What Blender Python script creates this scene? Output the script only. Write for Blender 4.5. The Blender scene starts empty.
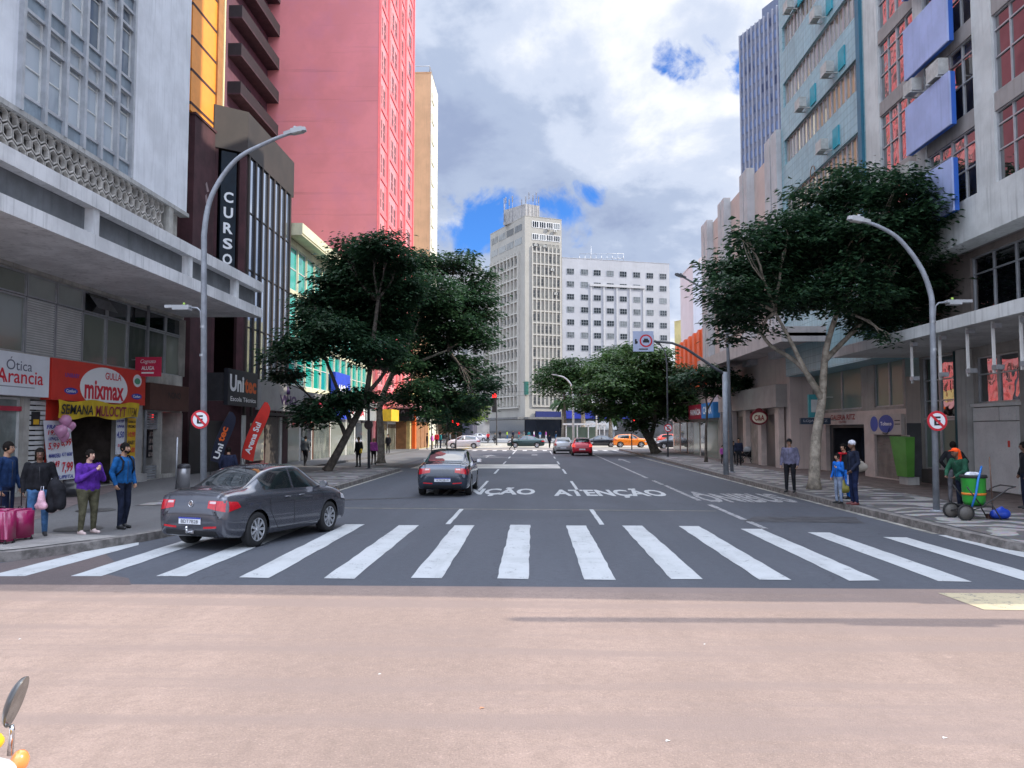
import bpy, bmesh, math, random
import numpy as np
from mathutils import Vector, Matrix
from mathutils.bvhtree import BVHTree
R = math.radians
rnd = random.Random(7)
S = bpy.context.scene
COL = S.collection
# ------------------------------------------------------------------ camera, sky, sun, exposure
FPX, CAMH = 780.0, 2.15
PITCH = math.atan(46 / FPX); YAW = math.atan(23 / FPX * math.cos(PITCH))
cd = bpy.data.cameras.new('camera'); cam = bpy.data.objects.new('camera', cd); COL.objects.link(cam)
cam.location = (0, 0, CAMH); cam.rotation_euler = (R(90) + PITCH, 0, YAW)
cd.sensor_width = 36; cd.lens = FPX / 1024 * 36; cd.clip_end = 4000; cd.clip_start = .05
S.camera = cam
SUN_EL, SUN_AZ = 38.0, -2.0          # azimuth measured from +X towards +Y
sd = bpy.data.lights.new('sun', 'SUN'); sun = bpy.data.objects.new('sun', sd); COL.objects.link(sun)
sd.energy = 4.7; sd.angle = R(.45); sd.color = (1, .92, .80)
sv = Vector((math.cos(R(SUN_EL)) * math.cos(R(SUN_AZ)), math.cos(R(SUN_EL)) * math.sin(R(SUN_AZ)), math.sin(R(SUN_EL))))
sun.rotation_euler = sv.to_track_quat('Z', 'Y').to_euler(); sun.location = sv * 100
S.view_settings.view_transform = 'Standard'; S.view_settings.look = 'None'
S.view_settings.exposure = 0.32; S.view_settings.gamma = 1
S.cycles.max_bounces = 6; S.cycles.diffuse_bounces = 3; S.cycles.glossy_bounces = 3

def lin(c):
    if isinstance(c, str):
        c = [int(c[i:i + 2], 16) / 255 for i in (1, 3, 5)]
        c = [x / 12.92 if x < .04045 else ((x + .055) / 1.055) ** 2.4 for x in c]
    return tuple(c[:3])

class NT:
    """tiny node-tree writer"""
    def __init__(s, tree): s.t = tree; s.n = tree.nodes; s.l = tree.links
    def new(s, typ, **kw):
        n = s.n.new(typ)
        for k, v in kw.items():
            if k.startswith('_'): n.inputs[k[1:].replace('_', ' ')].default_value = v
            else: setattr(n, k, v)
        return n
    def ln(s, a, b): s.l.new(a, b)
    def math(s, op, a, b=None, clamp=False):
        n = s.n.new('ShaderNodeMath'); n.operation = op; n.use_clamp = clamp
        for i, x in enumerate((a, b)):
            if x is None: continue
            if isinstance(x, (int, float)): n.inputs[i].default_value = x
            else: s.l.new(x, n.inputs[i])
        return n.outputs[0]
    def mix(s, fac, a, b, bt='MIX'):
        n = s.n.new('ShaderNodeMix'); n.data_type = 'RGBA'; n.blend_type = bt
        for i, x in ((0, fac), (6, a), (7, b)):
            if isinstance(x, (int, float)): n.inputs[i].default_value = x if i == 0 else (x, x, x, 1)
            elif isinstance(x, tuple): n.inputs[i].default_value = (*x, 1)[:4]
            else: s.l.new(x, n.inputs[i])
        return n.outputs[2]
    def ramp(s, fac, stops, smooth=True):
        n = s.n.new('ShaderNodeValToRGB'); e = n.color_ramp.elements
        if smooth: n.color_ramp.interpolation = 'EASE'
        while len(e) < len(stops): e.new(.5)
        for q, (p, c) in zip(e, stops):
            q.position = p; q.color = (*(c if isinstance(c, tuple) else (c, c, c)), 1)[:4]
        s.l.new(fac, n.inputs[0]); return n.outputs[0]
    def noise(s, vec, scale, detail=4, rough=.55, dist=0, w=None):
        n = s.n.new('ShaderNodeTexNoise')
        if w is not None: n.noise_dimensions = '4D'; n.inputs['W'].default_value = w
        n.inputs['Scale'].default_value = scale; n.inputs['Detail'].default_value = detail
        n.inputs['Roughness'].default_value = rough; n.inputs['Distortion'].default_value = dist
        if vec is not None: s.l.new(vec, n.inputs['Vector'])
        return n.outputs[0]
    def mapv(s, vec, scale=(1, 1, 1), loc=(0, 0, 0), rot=(0, 0, 0)):
        n = s.n.new('ShaderNodeMapping'); n.inputs['Scale'].default_value = scale
        n.inputs['Location'].default_value = loc; n.inputs['Rotation'].default_value = rot
        s.l.new(vec, n.inputs[0]); return n.outputs[0]

def pix_dir(u, v):
    x, y = (u - 512) / FPX, (384 - v) / FPX
    d = Vector((x, y, -1)); d.rotate(cam.rotation_euler); return d.normalized()
def hitX(u, v, X): d = pix_dir(u, v); t = X / d.x; return t * d.y, CAMH + t * d.z
def hitY(u, v, Y): d = pix_dir(u, v); t = Y / d.y; return t * d.x, CAMH + t * d.z
def hitZ(u, v, Z=0): d = pix_dir(u, v); t = (Z - CAMH) / d.z; return t * d.x, t * d.y

W = bpy.data.worlds.new('World'); S.world = W; W.use_nodes = True
t = NT(W.node_tree); t.n.clear()
out = t.new('ShaderNodeOutputWorld')
sky = t.new('ShaderNodeTexSky', sky_type='NISHITA', sun_disc=False, sun_elevation=R(SUN_EL), sun_rotation=R(90 - SUN_AZ), altitude=900, air_density=1.0, dust_density=.4)
bg1 = t.new('ShaderNodeBackground', _Strength=.11)
skc = t.mix(1.0, sky.outputs[0], (.40, .85, 1.55), 'MULTIPLY'); t.ln(skc, bg1.inputs[0])
tc = t.new('ShaderNodeTexCoord'); dirv = tc.outputs['Generated']
sep = t.new('ShaderNodeSeparateXYZ'); t.ln(dirv, sep.inputs[0])
zz = t.math('ADD', t.math('MAXIMUM', sep.outputs[2], 0), .42)
pv = t.new('ShaderNodeVectorMath', operation='DIVIDE'); t.ln(dirv, pv.inputs[0])
cx = t.new('ShaderNodeCombineXYZ')
for i in range(3): t.ln(zz, cx.inputs[i])
t.ln(cx.outputs[0], pv.inputs[1])
pvec = pv.outputs[0]
big = t.noise(pvec, 2.1, 9, .55, .25, w=3.1)
fine = t.noise(pvec, 5.5, 9, .6, .35, w=8.2)
shape = t.math('ADD', t.math('MULTIPLY', big, .68), t.math('MULTIPLY', fine, .32))
cloudc = t.ramp(shape, [(.37, (.31, .38, .56)), (.45, (.42, .50, .67)), (.51, (.60, .67, .82)), (.60, (.93, .95, 1.0))])
# gaps of blue where the photo has them (fixed directions in the sky)
gap = None
wn = t.new('ShaderNodeTexNoise'); wn.inputs['Scale'].default_value = 9; wn.inputs['Detail'].default_value = 5; t.ln(dirv, wn.inputs['Vector'])
wv = t.new('ShaderNodeVectorMath', operation='MULTIPLY_ADD'); t.ln(wn.outputs['Color'], wv.inputs[0]); wv.inputs[1].default_value = (.13, .13, .08); wsub = t.new('ShaderNodeVectorMath', operation='SUBTRACT'); wsub.inputs[1].default_value = (.065, .065, .04); t.ln(dirv, wsub.inputs[0]); t.ln(wsub.outputs[0], wv.inputs[2])
for (u, v, rad, amp) in ((702, 68, .019, .36), (672, 58, .016, .36), (733, 76, .018, .36), (480, 213, .027, .42), (563, 214, .026, .44), (598, 197, .016, .36), (446, 214, .022, .40), (583, 243, .018, .25), (505, 214, .022, .38)):
    d = pix_dir(u, v)
    dt = t.new('ShaderNodeVectorMath', operation='DISTANCE'); t.ln(wv.outputs[0], dt.inputs[0]); dt.inputs[1].default_value = d
    # stretch sideways: distance measured with a squashed vertical
    g = t.math('MULTIPLY', t.math('SUBTRACT', 1.0, t.math('DIVIDE', dt.outputs['Value'], rad * 2.0), True), amp * 1.6)
    gap = g if gap is None else t.math('MAXIMUM', gap, g)
edge = t.noise(dirv, 14, 8, .62, .6, w=1.7)
hole = t.math('ADD', gap, t.math('MULTIPLY', t.math('SUBTRACT', edge, .5), 2.3))
hole = t.math('MULTIPLY', hole, t.math('MULTIPLY', gap, 6, True))
mask = t.ramp(hole, [(.06, 1.0), (.55, 0.0)])
gain = t.math('ADD', 1.0, t.math('MULTIPLY', t.ramp(sep.outputs[2], [(.5, 0.0), (.85, 1.0)]), 2.5))
back = t.math('ADD', 1.0, t.math('MULTIPLY', t.ramp(t.math('MULTIPLY', sep.outputs[1], -1.0), [(.0, 0.0), (.6, 1.0)]), .9))
bg2 = t.new('ShaderNodeBackground'); t.ln(cloudc, bg2.inputs[0])
t.ln(t.math('MULTIPLY', t.math('MULTIPLY', gain, back), .92), bg2.inputs[1])
ms = t.new('ShaderNodeMixShader'); t.ln(mask, ms.inputs[0]); t.ln(bg1.outputs[0], ms.inputs[1]); t.ln(bg2.outputs[0], ms.inputs[2])
t.ln(ms.outputs[0], out.inputs[0])

# ------------------------------------------------------------------ materials
MATS = {}
def mat(name, c, rough=.75, var=.12, vs=2.0, c2=None, bump=0., bs=30., metal=0., spec=.5, streak=0., grime=0., coat=0., emit=0, rand=0.):
    if name in MATS: return MATS[name]
    m = bpy.data.materials.new(name); m.use_nodes = True; t = NT(m.node_tree)
    b = t.n['Principled BSDF']; c = lin(c)
    co = t.new('ShaderNodeTexCoord').outputs['Object']
    base = c
    if var > 0 or c2 is not None:
        lo = lin(c2) if c2 is not None else tuple(x * (1 - var) for x in c)
        hi = c if c2 is not None else tuple(min(1, x * (1 + var)) for x in c)
        base = t.mix(t.ramp(t.noise(co, vs, 6, .6), [(.35, 0.), (.65, 1.)]), lo, hi)
    if streak > 0:      # rain streaks that run down the wall
        st = t.noise(t.mapv(co, (6, 6, .35)), 1.0, 5, .6)
        base = t.mix(t.ramp(st, [(.5, 0.), (.72, streak)]), base, tuple(x * .45 for x in c))
    if grime > 0:
        gr = t.noise(co, 14, 6, .7)
        base = t.mix(t.ramp(gr, [(.5, 0.), (.7, grime)]), base, tuple(x * .5 for x in c))
    if rand > 0:
        oi = t.new('ShaderNodeObjectInfo')
        base = t.mix(t.math('MULTIPLY', oi.outputs['Random'], rand), base, tuple(x * .35 for x in c))
    if isinstance(base, tuple): b.inputs['Base Color'].default_value = (*base, 1)
    else: t.ln(base, b.inputs['Base Color'])
    b.inputs['Roughness'].default_value = rough; b.inputs['Metallic'].default_value = metal
    b.inputs['Specular IOR Level'].default_value = spec
    b.inputs['Coat Weight'].default_value = coat; b.inputs['Coat Roughness'].default_value = .04
    if emit: b.inputs['Emission Color'].default_value = (*c, 1); b.inputs['Emission Strength'].default_value = emit
    if bump > 0:
        bn = t.new('ShaderNodeBump', _Strength=bump, _Distance=.02); t.ln(t.noise(co, bs, 5, .65), bn.inputs['Height']); t.ln(bn.outputs[0], b.inputs['Normal'])
    MATS[name] = m; return m

def glass_mat(name, c='#10161c', curtain='#8d8f8c', amount=.5, rough=.05, spec=.9, wavy=.0, scale=1.2):
    """opaque window: dark room or pale blind behind a reflecting pane; differs from pane to pane"""
    if name in MATS: return MATS[name]
    m = bpy.data.materials.new(name); m.use_nodes = True; t = NT(m.node_tree); b = t.n['Principled BSDF']
    oi = t.new('ShaderNodeObjectInfo'); co = t.new('ShaderNodeTexCoord').outputs['Object']
    wob = t.noise(t.mapv(co, (scale, scale, scale * .4)), 1.3, 2, .5)
    k = t.math('ADD', t.math('MULTIPLY', oi.outputs['Random'], .75), t.math('MULTIPLY', wob, .5))
    base = t.mix(t.ramp(k, [(max(0.02, .95 - amount), 0.), (min(1, 1.2 - amount), .85)]), lin(c), lin(curtain))
    t.ln(base, b.inputs['Base Color']); b.inputs['Roughness'].default_value = rough; b.inputs['Specular IOR Level'].default_value = spec
    b.inputs['Coat Weight'].default_value = .6; b.inputs['Coat Roughness'].default_value = .02
    if wavy:
        bn = t.new('ShaderNodeBump', _Strength=wavy, _Distance=.05); t.ln(t.noise(co, .9, 2, .5), bn.inputs['Height'])
        t.ln(bn.outputs[0], b.inputs['Normal']); t.ln(bn.outputs[0], b.inputs['Coat Normal'])
    MATS[name] = m; return m

# ------------------------------------------------------------------ mesh helpers
class Fr:
    """a wall frame: u runs left to right as seen from outside, z up, d outwards"""
    def __init__(s, p0, p1=None, ang=None):
        s.o = Vector((p0[0], p0[1], 0))
        d = Vector((p1[0] - p0[0], p1[1] - p0[1], 0)).normalized() if p1 is not None else Vector((math.cos(ang), math.sin(ang), 0))
        s.r = d; s.n = Vector((d.y, -d.x, 0)); s.ang = math.atan2(d.y, d.x)
        s.len = (Vector(p1) - Vector(p0)).length if p1 is not None else 0
    def p(s, u, z, d=0): q = s.o + s.r * u + s.n * d; return (q.x, q.y, z)
def E(X): return Fr((X, 0), ang=R(90))       # faces +X, u = world Y
def Wf(X): return Fr((X, 0), ang=R(-90))     # faces -X, u = -world Y
def Sf(Y): return Fr((0, Y), ang=0)          # faces the camera, u = world X

def each(mb, name, mats, parent):
    for i in range(0, len(mb.v), 8):
        q = MB(); q.v = mb.v[i:i + 8]; q.f = [[k - i for k in f] for f in mb.f if i <= f[0] < i + 8]; q.m = [0] * len(q.f); q.sm = [False] * len(q.f); q.build(name, mats, parent)
class MB:
    def __init__(s): s.v = []; s.f = []; s.m = []; s.sm = []
    def add(s, vs, fs, mi=0, smooth=False):
        o = len(s.v); s.v += [tuple(x) for x in vs]
        for f in fs: s.f.append([i + o for i in f]); s.m.append(mi); s.sm.append(smooth)
        return s
    def quad(s, a, b, c, d, mi=0): return s.add([a, b, c, d], [[0, 1, 2, 3]], mi)
    def box(s, x0, x1, y0, y1, z0, z1, mi=0):
        v = [(x, y, z) for z in (z0, z1) for y in (y0, y1) for x in (x0, x1)]
        return s.add(v, [[0, 2, 3, 1], [4, 5, 7, 6], [0, 1, 5, 4], [2, 6, 7, 3], [0, 4, 6, 2], [1, 3, 7, 5]], mi)
    def fbox(s, fr, u0, u1, z0, z1, d0, d1, mi=0):
        if d0 < d1: d0, d1 = d1, d0
        v = [fr.p(u, z, d) for z in (z0, z1) for d in (d0, d1) for u in (u0, u1)]
        return s.add(v, [[0, 2, 3, 1], [4, 5, 7, 6], [0, 1, 5, 4], [2, 6, 7, 3], [0, 4, 6, 2], [1, 3, 7, 5]], mi)
    def prism(s, pts, z0, z1, mi=0, top=True, bottom=True):
        n = len(pts); v = [(p[0], p[1], z0) for p in pts] + [(p[0], p[1], z1) for p in pts]
        f = [[i, (i + 1) % n, (i + 1) % n + n, i + n] for i in range(n)]
        if top: f.append([i + n for i in range(n)])
        if bottom: f.append(list(range(n))[::-1])
        return s.add(v, f, mi)
    def tube(s, path, rad, n=8, mi=0, cap=True, smooth=True):
        path = [Vector(p) for p in path]; k = len(path)
        rr = rad if isinstance(rad, (list, tuple)) else [rad] * k
        vs = []; prev = None
        for i, p in enumerate(path):
            d = (path[min(i + 1, k - 1)] - path[max(i - 1, 0)]).normalized()
            if prev is None: a = d.orthogonal().normalized()
            else: a = (prev - d * prev.dot(d)).normalized()
            prev = a; b = d.cross(a)
            vs += [p + (a * math.cos(j * math.tau / n) + b * math.sin(j * math.tau / n)) * rr[i] for j in range(n)]
        f = [[i * n + j, i * n + (j + 1) % n, (i + 1) * n + (j + 1) % n, (i + 1) * n + j] for i in range(k - 1) for j in range(n)]
        s.add(vs, f, mi, smooth)
        if cap:
            o = len(s.v) - len(vs)
            s.f += [[o + j for j in range(n)][::-1], [o + (k - 1) * n + j for j in range(n)]]; s.m += [mi, mi]; s.sm += [False, False]
        return s
    def lathe(s, prof, c=(0, 0, 0), n=16, mi=0, axis='Z', smooth=True):
        vs = []
        for (r, h) in prof:
            for j in range(n):
                a = j * math.tau / n; x, y = r * math.cos(a), r * math.sin(a)
                vs.append({'Z': (c[0] + x, c[1] + y, c[2] + h), 'X': (c[0] + h, c[1] + x, c[2] + y), 'Y': (c[0] + y, c[1] + h, c[2] + x)}[axis])
        k = len(prof)
        f = [[i * n + j, i * n + (j + 1) % n, (i + 1) * n + (j + 1) % n, (i + 1) * n + j] for i in range(k - 1) for j in range(n)]
        return s.add(vs, f, mi, smooth)
    def ball(s, c, r, n=10, mi=0, sc=(1, 1, 1)):
        k = max(4, n // 2 + 1)
        vs = [(c[0] + r * sc[0] * math.sin(math.pi * i / k) * math.cos(math.tau * j / n), c[1] + r * sc[1] * math.sin(math.pi * i / k) * math.sin(math.tau * j / n), c[2] + r * sc[2] * math.cos(math.pi * i / k)) for i in range(k + 1) for j in range(n)]
        f = [[(i + 1) * n + j, (i + 1) * n + (j + 1) % n, i * n + (j + 1) % n, i * n + j] for i in range(k) for j in range(n)]
        return s.add(vs, f, mi, True)
    def text(s, txt, fr_o, ru, uu, w, h, mi=0, ext=.004, bold=0., shear=0., fit=True):
        """lettering filling the box w x h whose lower-left corner is fr_o; ru, uu = right and up vectors"""
        c = bpy.data.curves.new('lettering', 'FONT'); c.body = txt; c.size = 1; c.offset = bold; c.extrude = 0; c.shear = shear; c.resolution_u = 3
        o = bpy.data.objects.new('lettering', c); COL.objects.link(o)
        bpy.context.view_layer.update()
        me = bpy.data.meshes.new_from_object(o.evaluated_get(bpy.context.evaluated_depsgraph_get()))
        vs = [v.co.copy() for v in me.vertices]; fs = [list(p.vertices) for p in me.polygons]
        bpy.data.objects.remove(o); bpy.data.curves.remove(c); bpy.data.meshes.remove(me)
        if not vs: return s
        x0, x1 = min(v.x for v in vs), max(v.x for v in vs); y0, y1 = min(v.y for v in vs), max(v.y for v in vs)
        sx, sy = w / (x1 - x0), h / (y1 - y0)
        ru, uu, og = Vector(ru), Vector(uu), Vector(fr_o); nn = ru.cross(uu)
        V = [og + ru * ((v.x - x0) * sx) + uu * ((v.y - y0) * sy) + nn * ext for v in vs]
        return s.add(V, fs, mi)
    def ftext(s, fr, txt, u0, u1, z0, z1, d, mi=0, bold=0., shear=0.):
        return s.text(txt, fr.p(u0, z0, d), fr.r, (0, 0, 1), u1 - u0, z1 - z0, mi, 0, bold, shear)
    def build(s, name, mats, parent=None, local=False, **tags):
        me = bpy.data.meshes.new(name)
        vs = s.v
        if parent is not None and not local:
            mi_ = parent.matrix_basis.inverted() if parent.parent is None else (parent.parent.matrix_basis @ parent.matrix_basis).inverted()
            vs = [mi_ @ Vector(v) for v in vs]
        me.from_pydata(vs, [], s.f)
        if not isinstance(mats, (list, tuple)): mats = [mats]
        for m in mats: me.materials.append(m)
        me.polygons.foreach_set('material_index', s.m); me.polygons.foreach_set('use_smooth', s.sm); me.update()
        o = bpy.data.objects.new(name, me); COL.objects.link(o)
        if parent is not None: o.parent = parent
        for k, v in tags.items(): o[k] = v
        return o

def thing(name, label, cat, loc=(0, 0, 0), rz=0, group=None):
    o = bpy.data.objects.new(name, None); COL.objects.link(o); o.empty_display_size = .3
    o.location = loc; o.rotation_euler = (0, 0, rz); o['label'] = label; o['category'] = cat
    if group: o['group'] = group
    o.matrix_basis = Matrix.Translation(Vector(loc)) @ Matrix.Rotation(rz, 4, 'Z')
    return o
def tagd(label, cat, group=None):
    d = dict(label=label, category=cat)
    if group: d['group'] = group
    return d
def copy_tree(o, parent=None):
    c = o.copy(); COL.objects.link(c)
    if parent is not None: c.parent = parent
    for ch in list(o.children): copy_tree(ch, c)
    return c

def wall_holes(mb, fr, u0, u1, z0, z1, holes, depth=.18, mi=0, mr=None):
    mr = mi if mr is None else mr
    us = sorted({u0, u1, *[h[0] for h in holes], *[h[1] for h in holes]}); zs = sorted({z0, z1, *[h[2] for h in holes], *[h[3] for h in holes]})
    us = [u for u in us if u0 <= u <= u1]; zs = [z for z in zs if z0 <= z <= z1]
    # merge cells in columns to keep the mesh small
    for a, b in zip(us, us[1:]):
        cu = (a + b) / 2; start = None
        for c, d in list(zip(zs, zs[1:])) + [(None, None)]:
            inside = c is None or any(h[0] < cu < h[1] and h[2] < (c + d) / 2 < h[3] for h in holes)
            if not inside and start is None: start = c
            if inside and start is not None:
                e = c if c is not None else z1
                mb.quad(fr.p(a, start), fr.p(b, start), fr.p(b, e), fr.p(a, e), mi); start = None
    for (a, b, c, d) in holes:
        mb.quad(fr.p(a, c), fr.p(a, c, -depth), fr.p(a, d, -depth), fr.p(a, d), mr)
        mb.quad(fr.p(b, c, -depth), fr.p(b, c), fr.p(b, d), fr.p(b, d, -depth), mr)
        mb.quad(fr.p(a, c), fr.p(b, c), fr.p(b, c, -depth), fr.p(a, c, -depth), mr)
        mb.quad(fr.p(a, d, -depth), fr.p(b, d, -depth), fr.p(b, d), fr.p(a, d), mr)

WC = {}
def window_mesh(w, h, nm, nh, fm, gm, fw, split, zb=None):
    key = (round(w, 2), round(h, 2), nm, nh, fm.name, gm.name, fw, split, zb)
    if key in WC: return WC[key]
    a, g = MB(), MB(); F = Sf(0)
    hs = [h * (i + 1) / (nh + 1) for i in range(nh)] if zb is None else [h * q for q in zb]
    for (x0, x1, z0, z1) in [(-w / 2, -w / 2 + fw, 0, h), (w / 2 - fw, w / 2, 0, h), (-w / 2 + fw, w / 2 - fw, 0, fw), (-w / 2 + fw, w / 2 - fw, h - fw, h)]: a.fbox(F, x0, x1, z0, z1, .05, -.01)
    for i in range(nm):
        x = -w / 2 + w * (i + 1) / (nm + 1); a.fbox(F, x - fw * .45, x + fw * .45, fw, h - fw, .045, -.01)
    for z in hs: a.fbox(F, -w / 2 + fw, w / 2 - fw, z - fw * .45, z + fw * .45, .04, -.01)
    # each light of the window tilts by a hair so reflections break from pane to pane
    xs = [-w / 2 + w * i / (nm + 1) for i in range(nm + 2)]; zs = [0] + hs + [h]
    for x0, x1 in zip(xs, xs[1:]):
        for z0, z1 in zip(zs, zs[1:]):
            e = [rnd.uniform(-.004, .004) for _ in range(3)]
            (g if split else a).add([(x0, e[0], z0), (x1, e[1], z0), (x1, e[1] + e[2] - e[0], z1), (x0, e[2], z1)], [[0, 1, 2, 3]], 0 if split else 1)
    WC[key] = (a, g); return WC[key]
MEC = {}
def add_windows(root, fr, cells, nm=1, nh=0, fm=None, gm=None, depth=.14, fw=.06, split=False, name='window', cap=100, zb=None):
    rest = MB()
    inv = root.matrix_basis.inverted()
    for i, (u0, u1, z0, z1) in enumerate(cells):
        w, h = u1 - u0, z1 - z0
        a, g = window_mesh(w, h, nm, nh, fm, gm, fw, split, zb)
        loc = Vector(fr.p((u0 + u1) / 2, z0, -depth))
        if i >= cap:
            M = Matrix.Translation(loc) @ Matrix.Rotation(fr.ang, 4, 'Z')
            o = len(rest.v); rest.v += [tuple(M @ Vector(v)) for v in a.v]; rest.f += [[k + o for k in f] for f in a.f]; rest.m += a.m; rest.sm += a.sm
            continue
        key = id(a)
        if key not in MEC:
            ob = a.build(name, [fm, gm], root, True)
            ch = g.build('pane', [gm], ob, True) if split else None
            MEC[key] = (ob.data, ch.data if ch else None)
        else:
            ob = bpy.data.objects.new(name, MEC[key][0]); COL.objects.link(ob); ob.parent = root
            if split: c = bpy.data.objects.new('pane', MEC[key][1]); COL.objects.link(c); c.parent = ob
        ob.location = inv @ loc; ob.rotation_euler = (0, 0, fr.ang - root.rotation_euler.z)
    if rest.v: rest.build(name, [fm, gm], root, kind='stuff')

def building(name, label, cat, pts, z0, z1, wm, holes=None, depth=.2, roofm=None, parapet=.5, group=None, reveal=None):
    """pts counter-clockwise seen from above; holes = {edge: [(u0,u1,z0,z1)]}"""
    root = thing(name, label, cat, (pts[0][0], pts[0][1], 0), 0, group)
    a = MB(); n = len(pts); frs = []
    for i in range(n):
        fr = Fr(pts[i], pts[(i + 1) % n]); frs.append(fr)
        wall_holes(a, fr, 0, fr.len, z0, z1, (holes or {}).get(i, []), depth, 0, 1 if reveal else 0)
    if z0 > .5: a.add([(p[0], p[1], z0) for p in pts], [list(range(n))[::-1]])
    a.build('wall', [wm, reveal] if reveal else [wm], root)
    b = MB(); b.add([(p[0], p[1], z1 - .02) for p in pts], [list(range(n))])
    if parapet:
        for fr in frs: b.fbox(fr, -.04, fr.len + .04, z1 - .0, z1 + .12, -.25, .05)
    b.build('roof', roofm or wm, root)
    return root, frs

# common materials
WHITE = mat('white_paint', (.62, .62, .6), .6, .08)
METAL = mat('galvanised_metal', (.36, .37, .39), .45, .15, 3, metal=.6)
DARKM = mat('dark_metal', (.03, .03, .035), .5, .2)
BLACK = mat('black_rubber', (.012, .012, .013), .7, .1)
CONC = mat('weathered_concrete', (.40, .39, .37), .85, .16, .7, bump=.25, bs=14, streak=.45)
STONE = mat('grey_stone', (.2, .195, .19), .85, .25, 5, bump=.3)
# ------------------------------------------------------------------ ground
def asphalt(name, c, c2, worn=.0, bump=.5, crack=.3):
    m = bpy.data.materials.new(name); m.use_nodes = True; t = NT(m.node_tree); b = t.n['Principled BSDF']
    co = t.new('ShaderNodeTexCoord').outputs['Object']
    big = t.noise(t.mapv(co, (.35, .12, 1)), 1.0, 6, .6, .6)
    base = t.mix(t.ramp(big, [(.38, 0.), (.62, 1.)]), lin(c2), lin(c))
    track = t.noise(t.mapv(co, (1.1, .03, 1)), 1.0, 3, .5)          # wheel tracks along the street
    base = t.mix(t.ramp(track, [(.42, .0), (.6, .35)]), base, tuple(x * .72 for x in lin(c)))
    sp = t.noise(co, 55, 3, .75)
    base = t.mix(t.ramp(sp, [(.35, .28), (.5, 0.)]), base, tuple(x * .35 for x in lin(c)))
    base = t.mix(t.ramp(sp, [(.56, 0.), (.75, .38)]), base, tuple(min(1, x * 2.1) for x in lin(c)))
    md = t.noise(co, 7.5, 7, .78, w=2)
    base = t.mix(t.ramp(md, [(.40, .38), (.52, 0.)]), base, tuple(x * .62 for x in lin(c)))
    base = t.mix(t.ramp(md, [(.55, 0.), (.70, .4)]), base, tuple(min(1, x * 1.45) for x in lin(c)))
    spots = t.noise(co, 2.2, 8, .72, w=5)
    base = t.mix(t.ramp(spots, [(.60, 0.), (.72, .5)]), base, tuple(x * .5 for x in lin(c)))
    cr = t.new('ShaderNodeTexVoronoi', feature='DISTANCE_TO_EDGE'); cr.inputs['Scale'].default_value = .16
    t.ln(t.mapv(co, (1, .8, 1)), cr.inputs['Vector'])
    wob = t.new('ShaderNodeVectorMath', operation='ADD'); t.ln(co, wob.inputs[0])
    nn = t.new('ShaderNodeTexNoise'); nn.inputs['Scale'].default_value = 1.3; nn.inputs['Detail'].default_value = 6; t.ln(co, nn.inputs['Vector']); t.ln(nn.outputs['Color'], wob.inputs[1]); t.ln(wob.outputs[0], cr.inputs['Vector'])
    lat = t.noise(t.mapv(co, (.10, 1.6, 1)), 1.0, 5, .65)
    base = t.mix(t.ramp(lat, [(.44, 0.), (.62, .75 if crack == 0 else .12)]), base, tuple(x * (.74, .76, .80)[i_] for i_, x in enumerate(lin(c))))
    base = t.mix(t.ramp(cr.outputs['Distance'], [(.0, crack), (.004, 0.)]), base, tuple(x * .3 for x in lin(c)))
    t.ln(base, b.inputs['Base Color']); b.inputs['Roughness'].default_value = .82; b.inputs['Specular IOR Level'].default_value = .35
    bn = t.new('ShaderNodeBump', _Strength=bump, _Distance=.008); t.ln(t.noise(co, 70, 4, .7), bn.inputs['Height']); t.ln(bn.outputs[0], b.inputs['Normal'])
    return m
ASPH = asphalt('grey_asphalt', (.082, .088, .104), (.066, .072, .086))
RED = asphalt('red_asphalt', (.298, .220, .184), (.245, .180, .150), bump=.9, crack=.0)
LIGHTA = asphalt('pale_asphalt', (.40, .37, .31), (.31, .29, .26))
def sheet(name, pts, z, m, kind='structure'):
    a = MB(); a.add([(p[0], p[1], z) for p in pts], [list(range(len(pts)))]); return a.build(name, m, None, kind=kind)
sheet('road', [(-900, -200), (900, -200), (900, 2200), (-900, 2200)], 0, ASPH)
sheet('cross_street', [(-400, -9), (400, -9), (400, 10.95), (-400, 10.75)], .004, RED)
sheet('far_cross_street', [(-300, 84), (300, 84), (300, 128), (-300, 128)], .004, LIGHTA)

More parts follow.
